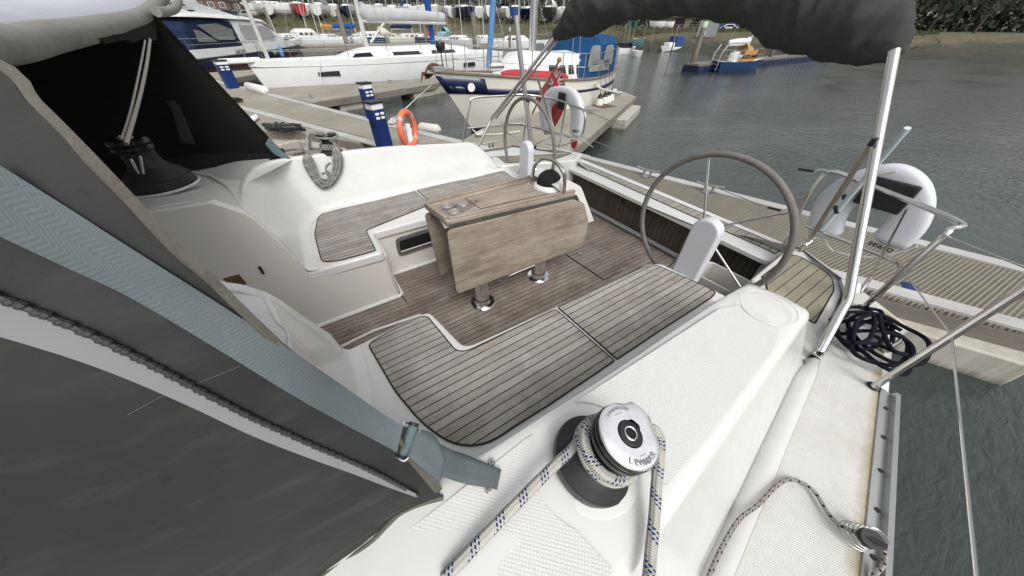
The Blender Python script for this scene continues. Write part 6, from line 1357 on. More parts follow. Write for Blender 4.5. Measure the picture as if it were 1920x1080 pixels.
# --- C: navy motor cruiser
def xC(T, k, L, B, F, hb, sz, hx):
    z0 = F * 1.0
    def block(nm, xs, mat, wf=.40, **kk):
        rows = []
        for x, za, zb, w_ in xs: w2 = B * w_; rows.append([V((x * L, -w2, za)), V((x * L, -w2 * .94, za + (zb - za) * .85)), V((x * L, -w2 * .84, zb)), V((x * L, 0, zb + .05)), V((x * L, w2 * .84, zb)), V((x * L, w2 * .94, za + (zb - za) * .85)), V((x * L, w2, za))])
        m = MB(); m.loft(rows, cap0=True, cap1=True); return m.build(nm, M[mat], sharp=35, **k)
    sh = block('superstructure', [(-.20, z0 - .1, z0 + 1.75, .42), (-.12, z0 - .1, z0 + 1.8, .42), (.02, z0 - .1, z0 + 1.7, .41), (.14, z0 - .1, z0 + .9, .38), (.24, z0 - .1, z0 + .35, .33), (.38, z0 - .1, z0 + .22, .2)], 'whitepaint')
    block('hardtop', [(-.44, z0 + 1.75, z0 + 1.86, .42), (-.38, z0 + 1.78, z0 + 1.98, .42), (-.1, z0 + 1.76, z0 + 2.0, .42), (.05, z0 + 1.65, z0 + 1.85, .38), (.12, z0 + 1.3, z0 + 1.4, .34)], 'whitepaint')
    tn = block('cockpit_tent', [(-.455, z0 + .1, z0 + 1.1, .41), (-.42, z0 + .1, z0 + 1.74, .41), (-.28, z0 + .1, z0 + 1.74, .415), (-.205, z0 + .1, z0 + 1.6, .415)], 'navycanvas')
    for s_ in (-1, 1):
        for P_ in (((-.43, .45), (-.34, .4), (-.40, 1.05), (-.425, 1.1)), ((-.335, .5), (-.235, .45), (-.225, 1.1), (-.30, 1.45), (-.40, 1.35))):
            m = MB(); m.prism([V((x * L, s_ * (B * .415 + .01), z0 + z)) for x, z in P_], (0, s_ * .01, 0)); m.build('tent_window', M['clear'], tn, local=True)
        m = MB(); m.prism([V((x * L, s_ * (B * .418 + .005 - .0 * z), z0 + z)) for x, z in ((-.17, .45), (.10, .4), (.05, 1.35), (-.17, 1.4))], (0, s_ * .012, 0)); m.build('window_cover', M['greysail'], sh, local=True)
        m = MB(); m.prism([V((x * L, s_ * (B * .35), z0 + z)) for x, z in ((.20, .16), (.25, .15), (.25, .26), (.20, .28))], (0, s_ * .03, 0)); m.build('window', M['glass'], sh, local=True)
        for a in range(4): pass
    m = MB(); m.prism([V((x * L, -.6 * B * .5, z0 + z)) for x, z in ((-.40, 1.95), (-.1, 1.95), (-.2, 2.25), (-.32, 2.6), (-.40, 2.62), (-.34, 2.3), (-.33, 2.1))], (0, .10, 0)); m.prism([V((x * L, .6 * B * .5, z0 + z)) for x, z in ((-.40, 1.95), (-.1, 1.95), (-.2, 2.25), (-.32, 2.6), (-.40, 2.62), (-.34, 2.3), (-.33, 2.1))], (0, -.10, 0)); m.prism([V((-.41 * L, -.3 * B, z0 + 2.55)), V((-.31 * L, -.3 * B, z0 + 2.55)), V((-.31 * L, .3 * B, z0 + 2.55)), V((-.41 * L, .3 * B, z0 + 2.55))], (0, 0, .1)); m.build('radar_arch', M['whitepaint'], bevel=.03, **k)
    for s_ in (-1, 1):
        m = MB(); rr = []
        for i in range(16): t = i / 15; h = max(hb(t), .02) + .03; rr.append([V((hx(t, 1), s_ * h, sz(t) * .62)), V((hx(t, 1), s_ * (h + .04), sz(t) * .66)), V((hx(t, 1), s_ * (h - .02), sz(t) + .04)), V((hx(t, 1), s_ * (h - .15), sz(t) + .05))])
        m.loft(rr); m.build('white_topsides', M['whitepaint'], sharp=40, **k)
    m = MB()
    for s_ in (-1,): text_mb('Lady Lydia', .42, Matrix.Translation(V((-.27 * L, -B * .5 - .045, F * .80))) @ Matrix.Rotation(math.pi / 2, 4, 'X'), .004, font_shear=.3, mb=m)
    m.build('name_lettering', M['black'], merge=0, **k)
    for x, mt in ((-.02, 'fender2'), (.03, 'lightblue')):
        m = MB(); m.lathe([(0, -.5), (.16, -.42), (.2, -.2), (.2, .2), (.14, .4), (0, .5)], (x * L, -B * .5 - .2, F * .45), (0.25 if mt == 'lightblue' else 1, 0, 1 if mt == 'lightblue' else 0), n=10); m.build('fender', M[mt], **k)
M['navycanvas'] = mk('navy_canvas', (.012, .02, .05), .8, var=.2); M['fender2'] = mk('grey_fender', (.16, .18, .17), .6)
bw, st = Z(560, 96, ZW), Z(318, 139, ZW); F3 = up_at(430, 128, ZW, 92) - ZW
boat('motor_cruiser', 'white and navy motor cruiser with canvas cockpit tent and name on its side', 'motorboat', bw, st, F3, B=4.2, hullm='navy', boot='redpaint', rake=.10, transom=.92, sheer=.12, fine=2.6, extra=xC)
# --- D: small blue sailing boat on the float boom
def xD(T, k, L, B, F, hb, sz, hx):
    m = MB(); rr = []
    m.prism([V((-.12 * L, -hb(.4) - .02, sz(.4) + z)) if False else V((x * L, -hb(.42) * .99, sz(.4) + z)) for x, z in ((-.14, .02), (.16, .02), (.15, .62), (-.13, .62))], (0, -.02, 0)); dg = m.build('dodger', M['amber'], **k)
    text_mb('ALICE ANN', .26, Matrix.Translation(V((.01 * L, -hb(.42) - .03, sz(.4) + .28))) @ Matrix.Rotation(math.pi / 2, 4, 'X'), .003, bold=.012).build('name_lettering', M['black'], dg, local=True, merge=0)
    m = MB(); rows = []
    for i in range(5): t = i / 4; rows.append([V((-.02 * L + t * .16 * L, B * .34 * math.cos(a), sz(.5) + .35 + (.65 - .2 * t) * math.sin(a))) for a in [math.pi * j / 8 for j in range(9)]])
    m.loft(rows); m.build('sprayhood', M['amber'], thick=.02, **k)
    m = MB()
    for y in (-.3, .3): m.tube([V((-L / 2 - .2, y, .1)), V((-L / 2 - .2, y, 1.0)), V((-L / 2 + .1, y, 1.5))], .025, 5)
    for z in (.2, .45, .7): m.tube([V((-L / 2 - .2, -.3, z)), V((-L / 2 - .2, .3, z))], .02, 5)
    m.build('boarding_ladder', M['steel'], **k)
    m = MB(); r_ = random.Random(2)
    for j in range(7): m.box((-.25 * L + r_.uniform(-.15, .3) * L * .6, r_.uniform(-.3, .3) * B, sz(.3) + .25), (r_.uniform(.15, .4), r_.uniform(.1, .35), r_.uniform(.3, .7)))
    m.build('deck_gear', M['fender'], bevel=.04, **k)
    m = MB(); m.tube([V((L / 2 + .1, 0, sz(1) + .3)), V((L * .1 + .3, 0, 7))], .05, 6); m.build('furled_sail', M['redpaint'], **k)
def heading_boat(u, v, L, ang, zw=ZW, z=None):   # centre pixel, length, heading in the world -> bow, stern
    c = Z(u, v, zw) if z is None else z; e = V((math.cos(ang), math.sin(ang), 0)); return c + e * L / 2, c - e * L / 2
bw, st = Z(1416, 132, ZW), Z(1338, 135, ZW); F4 = up_at(1380, 138, ZW, 118) - ZW
boat('sailing_boat', 'blue hulled sailing boat with orange dodgers moored to the float boom', 'sailing boat', bw, st, F4, B=1.9 * (bw - st).length / 5.5, hullm='blue', boot='navy', cabin=(-.1, .25, .35, 'whitepaint'), mast=(.08, 6.2, .06), boom=('whitepaint', .75, 1.7, .14), rake=.08, transom=.7, sheer=.2, extra=xD)
# --- float boom with its walkway, and the piles
bm0, bm1 = Z(1292, 136, ZW), Z(1545, 109, ZW); T = thing('float_boom', bm0, 'line of blue floats carrying a narrow brown walkway', 'boom'); e = (bm1 - bm0); n = 26; eu = e.normalized()
for i in range(n): c = bm0 + e * ((i + .5) / n) + V((0, 0, .16)); m = MB(); m.bar(c - eu * e.length / n * .46, c + eu * e.length / n * .46, 1.3, .45); m.build('float', M['floatblue'] if 'floatblue' in M else M['navy'], T, bevel=.05)
m = MB(); m.bar(bm0 + V((0, 0, .45)), bm1 + V((0, 0, .45)), 1.0, .12); m.build('walkway', M['timber'], T)
M['mark'] = mk('pale_green_band', (.45, .55, .36), .6)
def pile(u, v, v1, wpx, label, top=None, lean=0, group='timber mooring piles', zw=ZW):
    p = Z(u, v, zw); p.z = zw - .6; z1 = up_at(u, v, zw, v1); r_ = wpx / FPX * V((p.x, p.y, zw)).dot(FW) / 2; T = thing('mooring_pile', V((p.x, p.y, zw)), label, 'pile', group)
    m = MB(); m.tube([p, V((p.x, p.y, (z1 + zw) / 2)), V((p.x + lean, p.y, z1))], [r_ * 1.1, r_, r_ * .92], 10); m.build('pile_shaft', M['pile'], T)
    if top: m = MB(); h = (z1 - zw) * .13; m.lathe([(r_ * 1.02, 0), (r_ * 1.02, h * .75), (r_ * .7, h), (0, h)], V((p.x + lean, p.y, z1 - h)), n=12); m.build('pile_top', M[top], T)
pile(1293, 134, 38, 9, 'tall leaning timber pile with pale green top at the boom end', 'mark'); pile(1438, 121, 86, 6, 'first dark pile standing in the float boom beyond the blue boat'); pile(1474, 117, 92, 5, 'second dark pile in the float boom'); pile(1500, 114, 98, 4, 'third short pile in the float boom'); pile(1528, 111, 100, 4, 'last short pile at the outer end of the boom')
pile(520, 76, 14, 6, 'weathered pile left of the long white yacht mast'); pile(652, 88, 18, 8, 'thick weathered pile just left of the white yacht mast'); pile(892, 108, 22, 8, 'grey topped pile behind the faded blue furled sail'); pile(956, 118, 50, 5, 'slim pile with white capped collar left of the near aerial pole', 'alu'); pile(800, 82, 36, 4, 'thin pile below the grey boom')
for i, (u, v, v1) in enumerate(((1165, 98, 45), (1172, 99, 47), (1200, 97, 50), (1216, 96, 52), (1258, 98, 47), (1180, 100, 55), (725, 80, 46), (772, 80, 45), (846, 80, 46), (872, 80, 50))): pile(u, v, v1, 2.2, 'thin dark post on the far bank, %s' % ('by the blue covered cuddy boat', 'beside the white open boat', 'right of the small green hut', 'below the upturned white dinghies', 'in front of the blue covered cuddy boat', 'just right of the white open boat', 'left of the yellow boom', 'below the middle of the grey boom', 'right of the bright blue furled sail', 'left of the grey topped pile')[i], group='thin posts along the bank')
# --- far pontoon strip
T = deckpoly([(480, 84), (700, 81), (930, 79), (1060, 83), (1060, 87), (930, 82.5), (700, 85), (480, 88)], 'far_pontoon', M['conc'], 'far pontoon strip running below the grassy bank', th=.5)
T = deckpoly([(560, 92), (700, 88), (705, 90.5), (565, 95)], 'far_pontoon', M['timber'], 'dark far pontoon behind the white yacht deck', th=.5)
# --- boats afloat in the middle distance
mid = [
 (548, 76, 9, 0.3, 'whitepaint', 'white small cruiser with cabin below the left pile', dict(cabin=(-.2, .3, .6, 'whitepaint'), mast=None)),
 (585, 72, 10, 0.5, 'navy', 'white topped motor cruiser with navy hull in the left middle distance', dict(cabin=(-.35, .2, 1.3, 'whitepaint'), mast=(.0, 11, .08))),
 (618, 70, 10, -2.4, 'whitepaint', 'white yacht with a yellow folded boom cover', dict(cabin=(-.2, .25, .5, 'whitepaint'), mast=(.1, 12, .09), boom=('yellow', 1.2, 4, .35))),
 (612, 82, 9, 2.9, 'whitepaint', 'upturned looking white hull beside the dark far pontoon', dict(cabin=None, mast=(.1, 11, .08))),
 (668, 76, 10, -.3, 'whitepaint', 'white yacht with royal blue sail cover behind the white mast', dict(cabin=(-.2, .25, .5, 'whitepaint'), mast=(.05, 12, .09), boom=('sparblue', 1.3, 4.2, .42), hood=(-.2, 1.6, .8, 'canvasblue'))),
 (700, 78, 9, .2, 'whitepaint', 'white motor boat with black window band under the grey boom', dict(cabin=(-.3, .25, .9, 'whitepaint'), mast=None)),
 (735, 72, 10, .1, 'blue', 'blue hulled boat with beige cockpit cover', dict(cabin=(-.25, .2, .6, 'creampaint'), mast=(.05, 12, .08), hood=(-.25, 2.4, 1.4, 'creamsail'))),
 (775, 76, 11, .1, 'creampaint', 'cream yacht with dark blue cover behind the white yacht cockpit', dict(cabin=(-.25, .25, .6, 'creampaint'), mast=(.02, 12, .09), boom=('navycanvas', 1.1, 4.6, .3))),
 (800, 73, 9, 2.8, 'navy', 'navy boat with red cockpit cover near the blue furled sail', dict(cabin=(-.2, .2, .5, 'whitepaint'), mast=(.1, 12, .08), boom=('sparblue', 9.5, .1, .05), hood=(-.2, 1.8, 1.1, 'red'))),
 (838, 76, 8, .4, 'whitepaint', 'white boat wrapped in a pale turquoise cover', dict(cabin=(-.25, .2, .9, 'turq'), mast=(.1, 11, .08), hood=(-.1, 1.8, 1.2, 'turq'))),
 (905, 86, 8, -1.2, 'whitepaint', 'small white sailing boat moored right of the pale blue furled sail', dict(cabin=(-.2, .25, .5, 'whitepaint'), mast=(.05, 11, .08), boot='navy')),
 (968, 92, 8, -.9, 'whitepaint', 'white sailing boat behind the near grey aerial pole', dict(cabin=(-.2, .25, .6, 'whitepaint'), mast=(.05, 11, .08), boot='navy')),
 (866, 90, 8, -1.4, 'whitepaint', 'white boat end-on with outboard beside the grey topped pile', dict(cabin=(-.3, .2, .6, 'whitepaint'), mast=(.05, 11, .08))),
 (520, 72, 9, .2, 'whitepaint', 'white sailing boat behind the cruiser bow rail', dict(cabin=(-.2, .25, .5, 'whitepaint'), mast=(.05, 12, .09)))]
M['turq'] = mk('turquoise_cover', (.22, .40, .42), .8)
for (u, v, L, a, hm, lab, kw) in mid:
    kw = dict(kw); v = max(v, 80) if u < 860 else v; b_, s_ = heading_boat(u, v, L, a); boat('moored_boat', lab, 'boat', b_, s_, .95, zw=ZW, hullm=hm, detail=0, **kw)
def smallx(kind):
    def f(T, k, L, B, F, hb, sz, hx):
        if kind == 'open':
            m = MB(); m.box((0, 0, F + .25), (L * .45, B * .6, .5)); m.build('deck_gear', M['black'], bevel=.05, **k); m = MB(); m.box((-L / 2 - .1, 0, F + .1), (.3, .35, .8)); m.build('outboard_motor', M['black'], bevel=.06, **k)
            m = MB()
            for x in (-.1, .12):
                for s_ in (-1, 1): m.tube([V((x * L, s_ * B * .35, F)), V((x * L, s_ * B * .3, F + 1.5))], .03, 5)
            m.tube([V((-.1 * L, 0, F + 1.5)), V((.12 * L, 0, F + 1.5))], .03, 5); m.build('canopy_frame', M['brownsteel'], **k)
        if kind == 'cuddy':
            m = MB(); m.box((-.16 * L, 0, F + .55), (L * .42, B * .8, 1.15)); m.build('cockpit_cover', M['bluecover'], bevel=.12, **k); m = MB(); m.box((.18 * L, 0, F + .2), (L * .35, B * .6, .5)); m.build('cuddy', M['whitepaint'], bevel=.12, **k)
            m = MB(); m.tube([V((-L * .38, -.25, F + .2)), V((-L * .38, -.22, F + .6)), V((-L * .38, .0, F + .7)), V((-L * .38, .22, F + .6)), V((-L * .38, .25, F + .2))], .07, 6); m.build('horseshoe', M['yellow'], **k)
    return f
M['bluecover'] = mk('blue_cover', (.035, .07, .2), .8)
b_, s_ = Z(1186, 100, ZW), Z(1150, 102, ZW); boat('open_boat', 'white open workboat with outboard and canopy frame near the blue cockpit tent', 'boat', b_, s_, up_at(1168, 104, ZW, 92) - ZW, B=2.0, rails=False, extra=smallx('open'), rake=.1, transom=.85)
b_, s_ = Z(1241, 97, ZW), Z(1274, 96, ZW); boat('cuddy_boat', 'grey white cuddy boat with blue cockpit cover by the far bank', 'boat', b_, s_, up_at(1258, 97, ZW, 88) - ZW, B=1.7, rails=False, extra=smallx('cuddy'), transom=.9)
b_, s_ = Z(1210, 82, ZW + 1.0), Z(1186, 76, ZW + 1.0); boat('dinghy', 'pale blue dinghy drawn up on the bank', 'dinghy', D(1208, 79, 46), D(1190, 74, 48), .32, B=.9, zw=ZW + 1.1, hullm='turq', rails=False, detail=0)
boat('dinghy', 'small white tender at the water edge right of the open workboat', 'dinghy', D(1205, 93, 42), D(1192, 86, 43), .4, B=1.0, zw=ZW + .15, rails=False, detail=0)
# --- boats laid up on the hard
rr_ = random.Random(21)
ash = [(516, 'whitepaint', 'first white hull laid up ashore, left end of the row'), (545, 'whitepaint', 'white hull ashore with long low deck'), (566, 'redpaint', 'dark red hull laid up ashore'), (590, 'whitepaint', 'white hull ashore above the yellow boom cover'), (612, 'whitepaint', 'white hull ashore under a grey tarpaulin tent'), (634, 'creampaint', 'cream hull ashore left of the white yacht mast'), (676, 'whitepaint', 'white hull ashore just right of the white yacht mast'), (700, 'whitepaint', 'white hull ashore above the left end of the grey boom'), (720, 'creampaint', 'cream hull ashore above the grey boom'), (742, 'whitepaint', 'white hull ashore with beige waterline above the grey boom'), (762, 'whitepaint', 'round white transom ashore, left of the bright blue furled sail'), (790, 'navy', 'navy hull ashore beside the bright blue furled sail'), (806, 'whitepaint', 'white transom ashore partly behind the bright blue furled sail'), (838, 'whitepaint', 'round white transom ashore right of the bright blue furled sail'), (866, 'navy', 'navy hull ashore with white transom'), (884, 'whitepaint', 'white hull ashore left of the pale blue furled sail'), (918, 'whitepaint', 'tall white shrouded boat ashore right of the pale blue furled sail'), (941, 'creampaint', 'cream hull ashore with dark hood'), (966, 'sparblue', 'bright blue transom ashore above the aerial pole'), (984, 'navy', 'navy hull ashore behind the cream yacht mast'), (1032, 'dark2', 'black hull ashore with white tent cover'), (1058, 'whitepaint', 'white hull ashore just left of the bimini cover'), (496, 'whitepaint', 'small white hull ashore nearest the parked cars'), (655, 'navy', 'navy hull ashore partly hidden by the white yacht mast'), (820, 'creampaint', 'cream hull ashore behind the others'), (901, 'whitepaint', 'white hull ashore seen through the rigging')]
M['dark2'] = mk('black_hull', (.02, .02, .025), .4)
for i, (u, hm, lab) in enumerate(ash):
    a, b = bank_pts(u); d = math.hypot(b.x, b.y) * (1.02 + .07 * (i % 2)); L = rr_.uniform(8, 10.5) * d / 105; g = D(u, 40, d); zg = b.z; toward = V((-g.x, -g.y, 0)).normalized(); ang = math.atan2(toward.y, toward.x) + math.pi + rr_.uniform(-.35, .55)
    if u in (516, 545, 1058): ang += 1.2
    e = V((math.cos(ang), math.sin(ang), 0)); c = V((g.x, g.y, 0)); sc = d / 105
    kw = dict(cabin=(-.25, .25, .5 * sc, 'whitepaint'))
    if u in (612,): kw['hood'] = (-.3, 5.5, 1.9 * sc, 'greysail')
    if u in (918,): kw['hood'] = (-.35, 6.5, 2.2 * sc, 'whitepaint')
    if u in (941, 720): kw['hood'] = (-.15, 2.0, .9, 'navycanvas')
    if u in (1032,): kw['hood'] = (-.3, 4.5, 1.3, 'whitepaint')
    if u in (762, 676): kw['hood'] = (-.2, 2.0, 1.0, 'canvasblue')
    boat('laid_up_boat', lab, 'boat', c + e * L / 2, c - e * L / 2, 1.05 * sc, B=3.0 * sc, zw=zg + 1.75, hullm=hm, detail=0, keel=True, mast=(.05, rr_.uniform(9, 12), .09), boot='antifoul', rails=(i % 2 == 0), stays=True, group='boats laid up on the hard', transom=.78, **kw)
# ---- things on the right hand bank
def bankthing(u, v, dist): return D(u, v, dist)
def onbank(u, f=1.0): a, b = bank_pts(u); return math.hypot(b.x, b.y) * f, b.z
d, zg = onbank(1265, 1.25); p = D(1262, 48, d); T = thing('boat_shed', V((p.x, p.y, zg)), 'low dark shed with grey pitched roof under the bimini cover', 'shed'); ez = V((-p.y, p.x, 0)).normalized(); rz = math.atan2(ez.y, ez.x); R0 = Matrix.Rotation(rz, 3, 'Z'); o3 = V((p.x, p.y, zg))
m = MB(); m.box(o3 + V((0, 0, .9)), (5.5, 4, 1.8), R0); m.build('wall', M['timber'], T); m = MB(); m.prism([o3 + R0 @ V(q) for q in ((-3.1, -2.3, 1.7), (3.1, -2.3, 1.7), (2.4, 0, 2.9), (-2.4, 0, 2.9))], (0, 0, .12)); m.prism([o3 + R0 @ V(q) for q in ((-3.1, 2.3, 1.7), (3.1, 2.3, 1.7), (2.4, 0, 2.9), (-2.4, 0, 2.9))], (0, 0, .12)); m.build('roof', M['roof'], T)
m = MB(); m.box(o3 + R0 @ V((-1, 2.01, .8)), (1.6, .05, 1.5), R0); m.build('door', M['dark'], T)
d, zg = onbank(1186, 1.05); p = D(1186, 50, d); o3 = V((p.x, p.y, zg)); rz = math.atan2(p.x, -p.y); R0 = Matrix.Rotation(rz, 3, 'Z'); T = thing('storage_hut', o3, 'small green hut on the bank left of the white dinghies', 'hut'); m = MB(); m.box(o3 + V((0, 0, .55)), (1.5, 1.2, 1.1), R0); m.build('wall', M['greenp'], T, bevel=.03); m = MB(); m.box(o3 + V((0, 0, 1.14)), (1.7, 1.4, .08), R0); m.build('roof', M['roof'], T); m = MB(); m.box(o3 + R0 @ V((0, .61, .5)), (.5, .03, .8), R0); m.box(o3 + R0 @ V((0, -.61, .5)), (.5, .03, .8), R0); m.build('door', M['dark'], T)
for i, (u0, u1) in enumerate(((1218, 1245), (1238, 1262))):
    d, zg = onbank((u0 + u1) / 2, 1.02 + .03 * i); boat('dinghy', ('upturned white dinghy on the bank, left of the pair', 'upturned white dinghy on the bank, right of the pair')[i], 'dinghy', D(u0, 50, d), D(u1, 52, d), .45, B=1.1, zw=zg + .55, rails=False, detail=0)
d, zg = onbank(1325, .93); p = D(1327, 56, d); o3 = V((p.x, p.y, zg - .6)); rz = math.atan2(p.x, -p.y); R0 = Matrix.Rotation(rz, 3, 'Z'); T = thing('bank_gate', o3, 'grey sheet metal gate with a white notice on the bank', 'gate'); m = MB(); m.box(o3 + V((0, 0, .85)), (2.3, .08, 1.7), R0); m.build('gate_sheet', M['alu2'] if 'alu2' in M else M['alu'], T)
m = MB(); m.box(o3 + R0 @ V((.35, -.06, .45)), (.4, .03, .4), R0); m.box(o3 + R0 @ V((.35, .06, .45)), (.4, .03, .4), R0); m.build('notice', M['whitepaint'], T)
d, zg = onbank(1290, 1.03); a = D(1265, 55, d); b = D(1318, 57, d); T = thing('bank_railing', V((a.x, a.y, zg)), 'wooden post and rail fence along the bank top', 'fence'); m = MB(); a = V((a.x, a.y, zg)); b = V((b.x, b.y, zg))
for i in range(8): q = a.lerp(b, i / 7); m.tube([q, q + V((0, 0, .7))], .05, 5)
for h in (.35, .65): m.tube([a + V((0, 0, h)), b + V((0, 0, h))], .035, 5)
m.build('rails', M['timber'], T)
def car(u, v, dist, zg, mat, label, s=1.0, rz=0, van=False):
    p = D(u, v, dist); o3 = V((p.x, p.y, zg)); a = math.atan2(p.x, -p.y) + rz; R0 = Matrix.Rotation(a, 3, 'Z'); T = thing('parked_car' if not van else 'parked_van', o3, label, 'car' if not van else 'van', 'vehicles parked behind the bank'); q = lambda x, y, z: o3 + R0 @ V((x * s, y * s, z * s))
    prof = [(-2.1, .35), (-2.12, .8), (-1.5, .95), (-1.0, 1.42), (.6, 1.45), (1.3, .98), (2.05, .82), (2.15, .35)] if not van else [(-2.5, .4), (-2.5, 2.4), (-2.3, 2.55), (1.4, 2.55), (1.9, 1.5), (2.5, 1.2), (2.55, .4)]
    m = MB(); m.prism([q(x, -.85, z) for x, z in prof], R0 @ V((0, 1.7 * s, 0))); bd = m.build('body', M[mat], T, bevel=.08 * s)
    for sd in (-1, 1):
        m = MB(); m.prism([q(x, sd * .86, z) for x, z in (((-1.3, .95), (-.9, 1.34), (.5, 1.36), (1.05, .98)) if not van else ((.6, 1.5), (.6, 2.2), (1.35, 2.2), (1.7, 1.5)))], R0 @ V((0, sd * .02, 0))); m.build('window', M['glass'], T)
    for x in (-1.35, 1.35):
        for sd in (-1, 1): m = MB(); m.lathe([(0, -.1), (.33, -.1), (.36, 0), (.33, .1), (0, .1)], q(x, sd * .82, .34), R0 @ V((0, 1, 0)), 14); m.build('wheel', M['black'], T)
M['carsilver'] = mk('silver_car', (.35, .37, .38), .3, .4); M['cardark'] = mk('dark_car', (.03, .04, .055), .25); M['cargrey'] = mk('blue_grey_car', (.09, .13, .17), .3); M['alu2'] = mk('grey_sheet', (.17, .185, .19), .6)
cars = [(375, 20, 1.06, 'whitepaint', 'white car near the left end of the car park'), (388, 26, 1.02, 'redpaint', 'bright red car parked above the cruiser roof'), (398, 20, 1.07, 'cargrey', 'pale blue grey car behind the red one'), (412, 20, 1.05, 'carsilver', 'silver car parked third in the row'), (424, 25, 1.03, 'cardark', 'black car to the right of the silver one'), (438, 24, 1.06, 'cargrey', 'blue grey car by the dark hedge'), (465, 26, 1.05, 'carsilver', 'lone silver car left of the laid up boats'), (487, 24, 1.04, 'redpaint', 'dull red car beside the first laid up boat'), (362, 22, 1.03, 'carsilver', 'silver car partly hidden by the sprayhood handle')]
for u, v, f, mt, lab in cars:
    d, zg = onbank(u, f); car(u, v, d, zg, mt, lab, 1.35, rnd.uniform(-.3, .3))
d, zg = onbank(1354, 1.12); car(1354, 50, d, zg, 'bluecover', 'blue box van parked on the right hand bank', .8, .2, van=True); d, zg = onbank(1365, 1.05); car(1366, 52, d, zg, 'whitepaint', 'white car in front of the blue van', .55, .1)
# ---- houses and trees behind
def house(u, dist, w_, h, label, mat='brick', nwin=5):
    d, zg = onbank(u, dist); p = D(u, 30, d); o3 = V((p.x, p.y, zg)); a = math.atan2(p.x, -p.y); R0 = Matrix.Rotation(a, 3, 'Z'); T = thing('terraced_house', o3, label, 'house'); q = lambda x, y, z: o3 + R0 @ V((x, y, z))
    m = MB(); m.box(q(0, 0, h / 2), (w_, 7, h), R0); m.build('wall', M[mat], T); m = MB(); m.prism([q(-w_ / 2 - .3, -3.9, h), q(-w_ / 2 - .3, 3.9, h), q(-w_ / 2 - .3, 0, h + 3)], R0 @ V((w_ + .6, 0, 0))); rf = m.build('roof', M['roof'], T); m = MB(); m.box(q(w_ * .3, 0, h + 3), (.9, .9, 1.6), R0); m.build('chimney', M['brick'], rf)
    for sd in (-1, 1):
        for i in range(nwin):
            for zz in (1.6, 4.3):
                x = -w_ / 2 + w_ * (i + .5) / nwin; m = MB(); m.box(q(x, sd * 3.52, zz), (w_ / nwin * .5, .1, 1.5), R0); wn = m.build('window', M['whitepaint'], T); m = MB()
                for e_ in (-.22, 0, .22): m.box(q(x + e_ * w_ / nwin * .5 * 1.3, sd * 3.56, zz), (w_ / nwin * .5 * .24, .06, 1.3), R0)
                m.build('pane', M['glass'], wn)
house(385, 1.35, 16, 6, 'brick terraced house with white windows behind the parked cars'); house(335, 1.3, 14, 6, 'grey rendered house left of the brick terrace', 'wall_pale'); house(425, 1.42, 12, 5.5, 'second brick house partly behind trees', 'brick', 4)
house(120, 1.3, 18, 6, 'brick house far left beyond the sprayhood', 'brick', 5)
def tree(u, dist, h, label, mt, seed, dens=1500, group='trees behind the boat yard'):
    r_ = random.Random(seed); d, zg = onbank(u, dist); p = D(u, 30, d); o3 = V((p.x, p.y, zg)); T = thing('bare_tree' if mt == 'leafgrey' else 'leafy_tree', o3, label, 'tree', group); m = MB(); cw = h * .33
    m.tube([o3, o3 + V((.1, 0, h * .3)), o3 + V((.2, .1, h * .75))], [h * .03, h * .022, h * .008], 6); tips = []
    for k in range(9):
        a = r_.uniform(0, 6.28); z0 = h * r_.uniform(.2, .6); e = o3 + V((math.cos(a) * cw * r_.uniform(.5, .9), math.sin(a) * cw * r_.uniform(.5, .9), z0 + h * r_.uniform(.15, .35))); m.tube([o3 + V((.1, 0, z0)), (o3 + V((.1, 0, z0))).lerp(e, .5) + V((0, 0, .4)), e], [h * .012, h * .007, h * .003], 5); tips.append(e)
    m.build('trunk', M['bark'], T); m = MB(); vs = []; fs = []
    cl = [(t, cw * r_.uniform(.3, .5)) for t in tips] + [(o3 + V((r_.uniform(-.5, .5) * cw, r_.uniform(-.5, .5) * cw, h * r_.uniform(.3, .95))), cw * r_.uniform(.3, .45)) for _ in range(9)]
    for k in range(dens):
        c, rr = cl[r_.randrange(len(cl))]; v = V((r_.gauss(0, 1), r_.gauss(0, 1), r_.gauss(0, .8))); v.normalize(); q = c + v * rr * r_.uniform(.4, 1.05); s_ = h * .012 * r_.uniform(.6, 1.5); n = V((r_.gauss(0, 1), r_.gauss(0, 1), r_.gauss(0, 1))).normalized(); t = n.orthogonal().normalized(); b = n.cross(t)
        if mt == 'leafgrey': t = t * .25; s_ *= 2.0
        i0 = len(vs); vs += [q + t * s_, q + b * s_, q - t * s_, q - b * s_]; fs.append((i0, i0 + 1, i0 + 2, i0 + 3))
    m.add(vs, fs); m.build('crown', M[mt], T, merge=0)
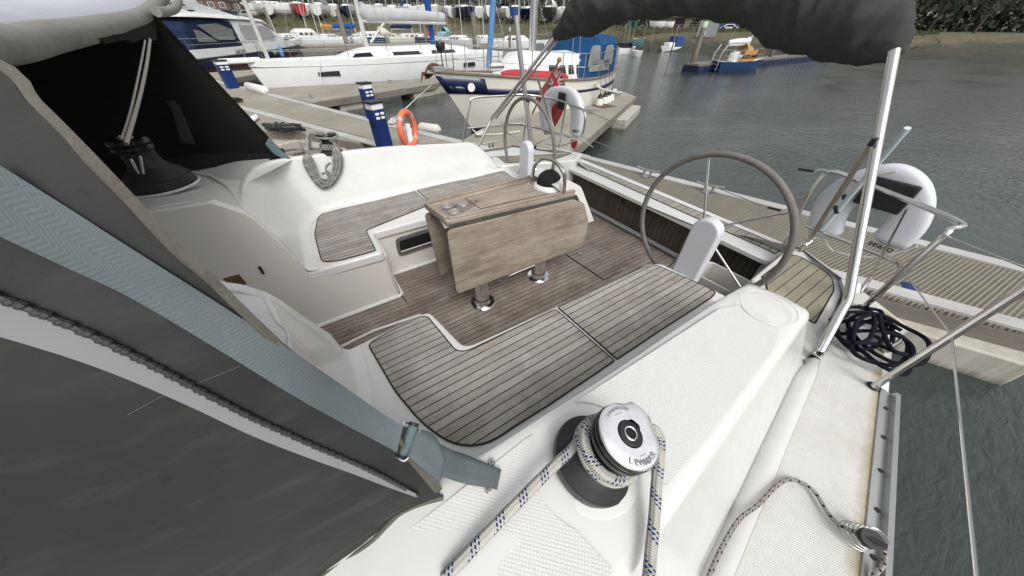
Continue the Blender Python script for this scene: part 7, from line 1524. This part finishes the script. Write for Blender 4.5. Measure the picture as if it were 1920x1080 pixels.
tl = [(440, 1.25, 'leafdark', 'dark evergreen right of the terraced houses'), (470, 1.3, 'leafdark', 'broad dark evergreen behind the lone silver car'), (505, 1.22, 'leafdark', 'dark evergreen at the left end of the boat row'), (540, 1.35, 'leafgrey', 'bare grey tree behind the second laid up hull'), (575, 1.3, 'leafdark', 'dark tree behind the dark red hull'), (605, 1.38, 'leafgrey', 'bare tree behind the grey tarpaulin'), (640, 1.3, 'leafgrey', 'bare tree left of the white yacht mast'), (690, 1.35, 'leafdark', 'dark tree right of the white yacht mast'), (725, 1.3, 'leafgrey', 'bare tree above the cream hull ashore'), (765, 1.36, 'leafgrey', 'bare tree above the round white transom'), (800, 1.3, 'leafdark', 'dark tree behind the bright blue furled sail'), (850, 1.32, 'leafdark', 'dense dark tree between the two blue furled sails'), (880, 1.4, 'leafdark', 'dark tree left of the pale blue furled sail'), (925, 1.32, 'leafgrey', 'bare tree behind the shrouded boat'), (960, 1.3, 'leafdark', 'dark tree above the bright blue transom'), (1010, 1.33, 'leafdark', 'dark tree behind the cream lowered sail'), (1050, 1.3, 'leafgrey', 'bare tree at the left end of the bimini cover'), (330, 1.2, 'leafgrey', 'bare tree beyond the sprayhood handle'), (60, 1.2, 'leafdark', 'dark tree far left'), (-60, 1.25, 'leafgrey', 'bare tree at the far left edge'), (1240, 1.5, 'leafdark', 'dark tree behind the boat shed'), (1330, 1.5, 'leafdark', 'dark tree behind the blue van'), (1760, 1.4, 'leafdark', 'dark tree far right'), (1850, 1.35, 'leafgrey', 'bare tree far right')]
for i, (u, f, mt, lab) in enumerate(tl): tree(u, f, 13 if u < 1100 else 8, lab, mt, i)
# far-off wood closing the view behind
r_ = random.Random(9); vs = []; fs = []
for k in range(34000):
    u = r_.uniform(-350, 2150); a, b = bank_pts(u); d = math.hypot(b.x, b.y) * r_.uniform(1.55, 1.9); p = D(u, 30, d); z = b.z + r_.uniform(0, 1) ** .8 * (14 + 3 * math.sin(u * .02) + 2 * math.sin(u * .07)) * d / 170; s_ = d * .0032 * r_.uniform(.6, 1.6); n = V((r_.gauss(0, 1), r_.gauss(0, 1), r_.gauss(0, 1))).normalized(); t = n.orthogonal().normalized(); bb = n.cross(t); q = V((p.x, p.y, z)); i0 = len(vs); vs += [q + t * s_, q + bb * s_, q - t * s_, q - bb * s_]; fs.append((i0, i0 + 1, i0 + 2, i0 + 3))
m = MB(); m.add(vs, fs); o = m.build('far_woodland', M['leafdark'], loc=V((80, 80, 0)), merge=0); tag(o, 'dark far-off wood behind the boat yard', 'woodland', None, 'stuff')
# grass on the bank
vs = []; fs = []
for k in range(26000):
    u = r_.uniform(400, 1760); a, b = bank_pts(u); t = min(1.05, max(.3, r_.gauss(.75, .2))); q = a.lerp(b, t) + V((0, 0, .0)); s_ = a.length * .0016; h = a.length * r_.uniform(.003, .008); w_ = V((r_.gauss(0, 1), r_.gauss(0, 1), 0)).normalized() * s_; i0 = len(vs); vs += [q - w_, q + w_, q + V((r_.gauss(0, .1), r_.gauss(0, .1), h))]; fs.append((i0, i0 + 1, i0 + 2))
m = MB(); m.add(vs, fs); o = m.build('bank_grass', M['reed'], loc=V((60, 60, 0)), merge=0); tag(o, 'rough tussocky grass along the far bank', 'grass', None, 'stuff')
# custom bookkeeping is not needed on the objects
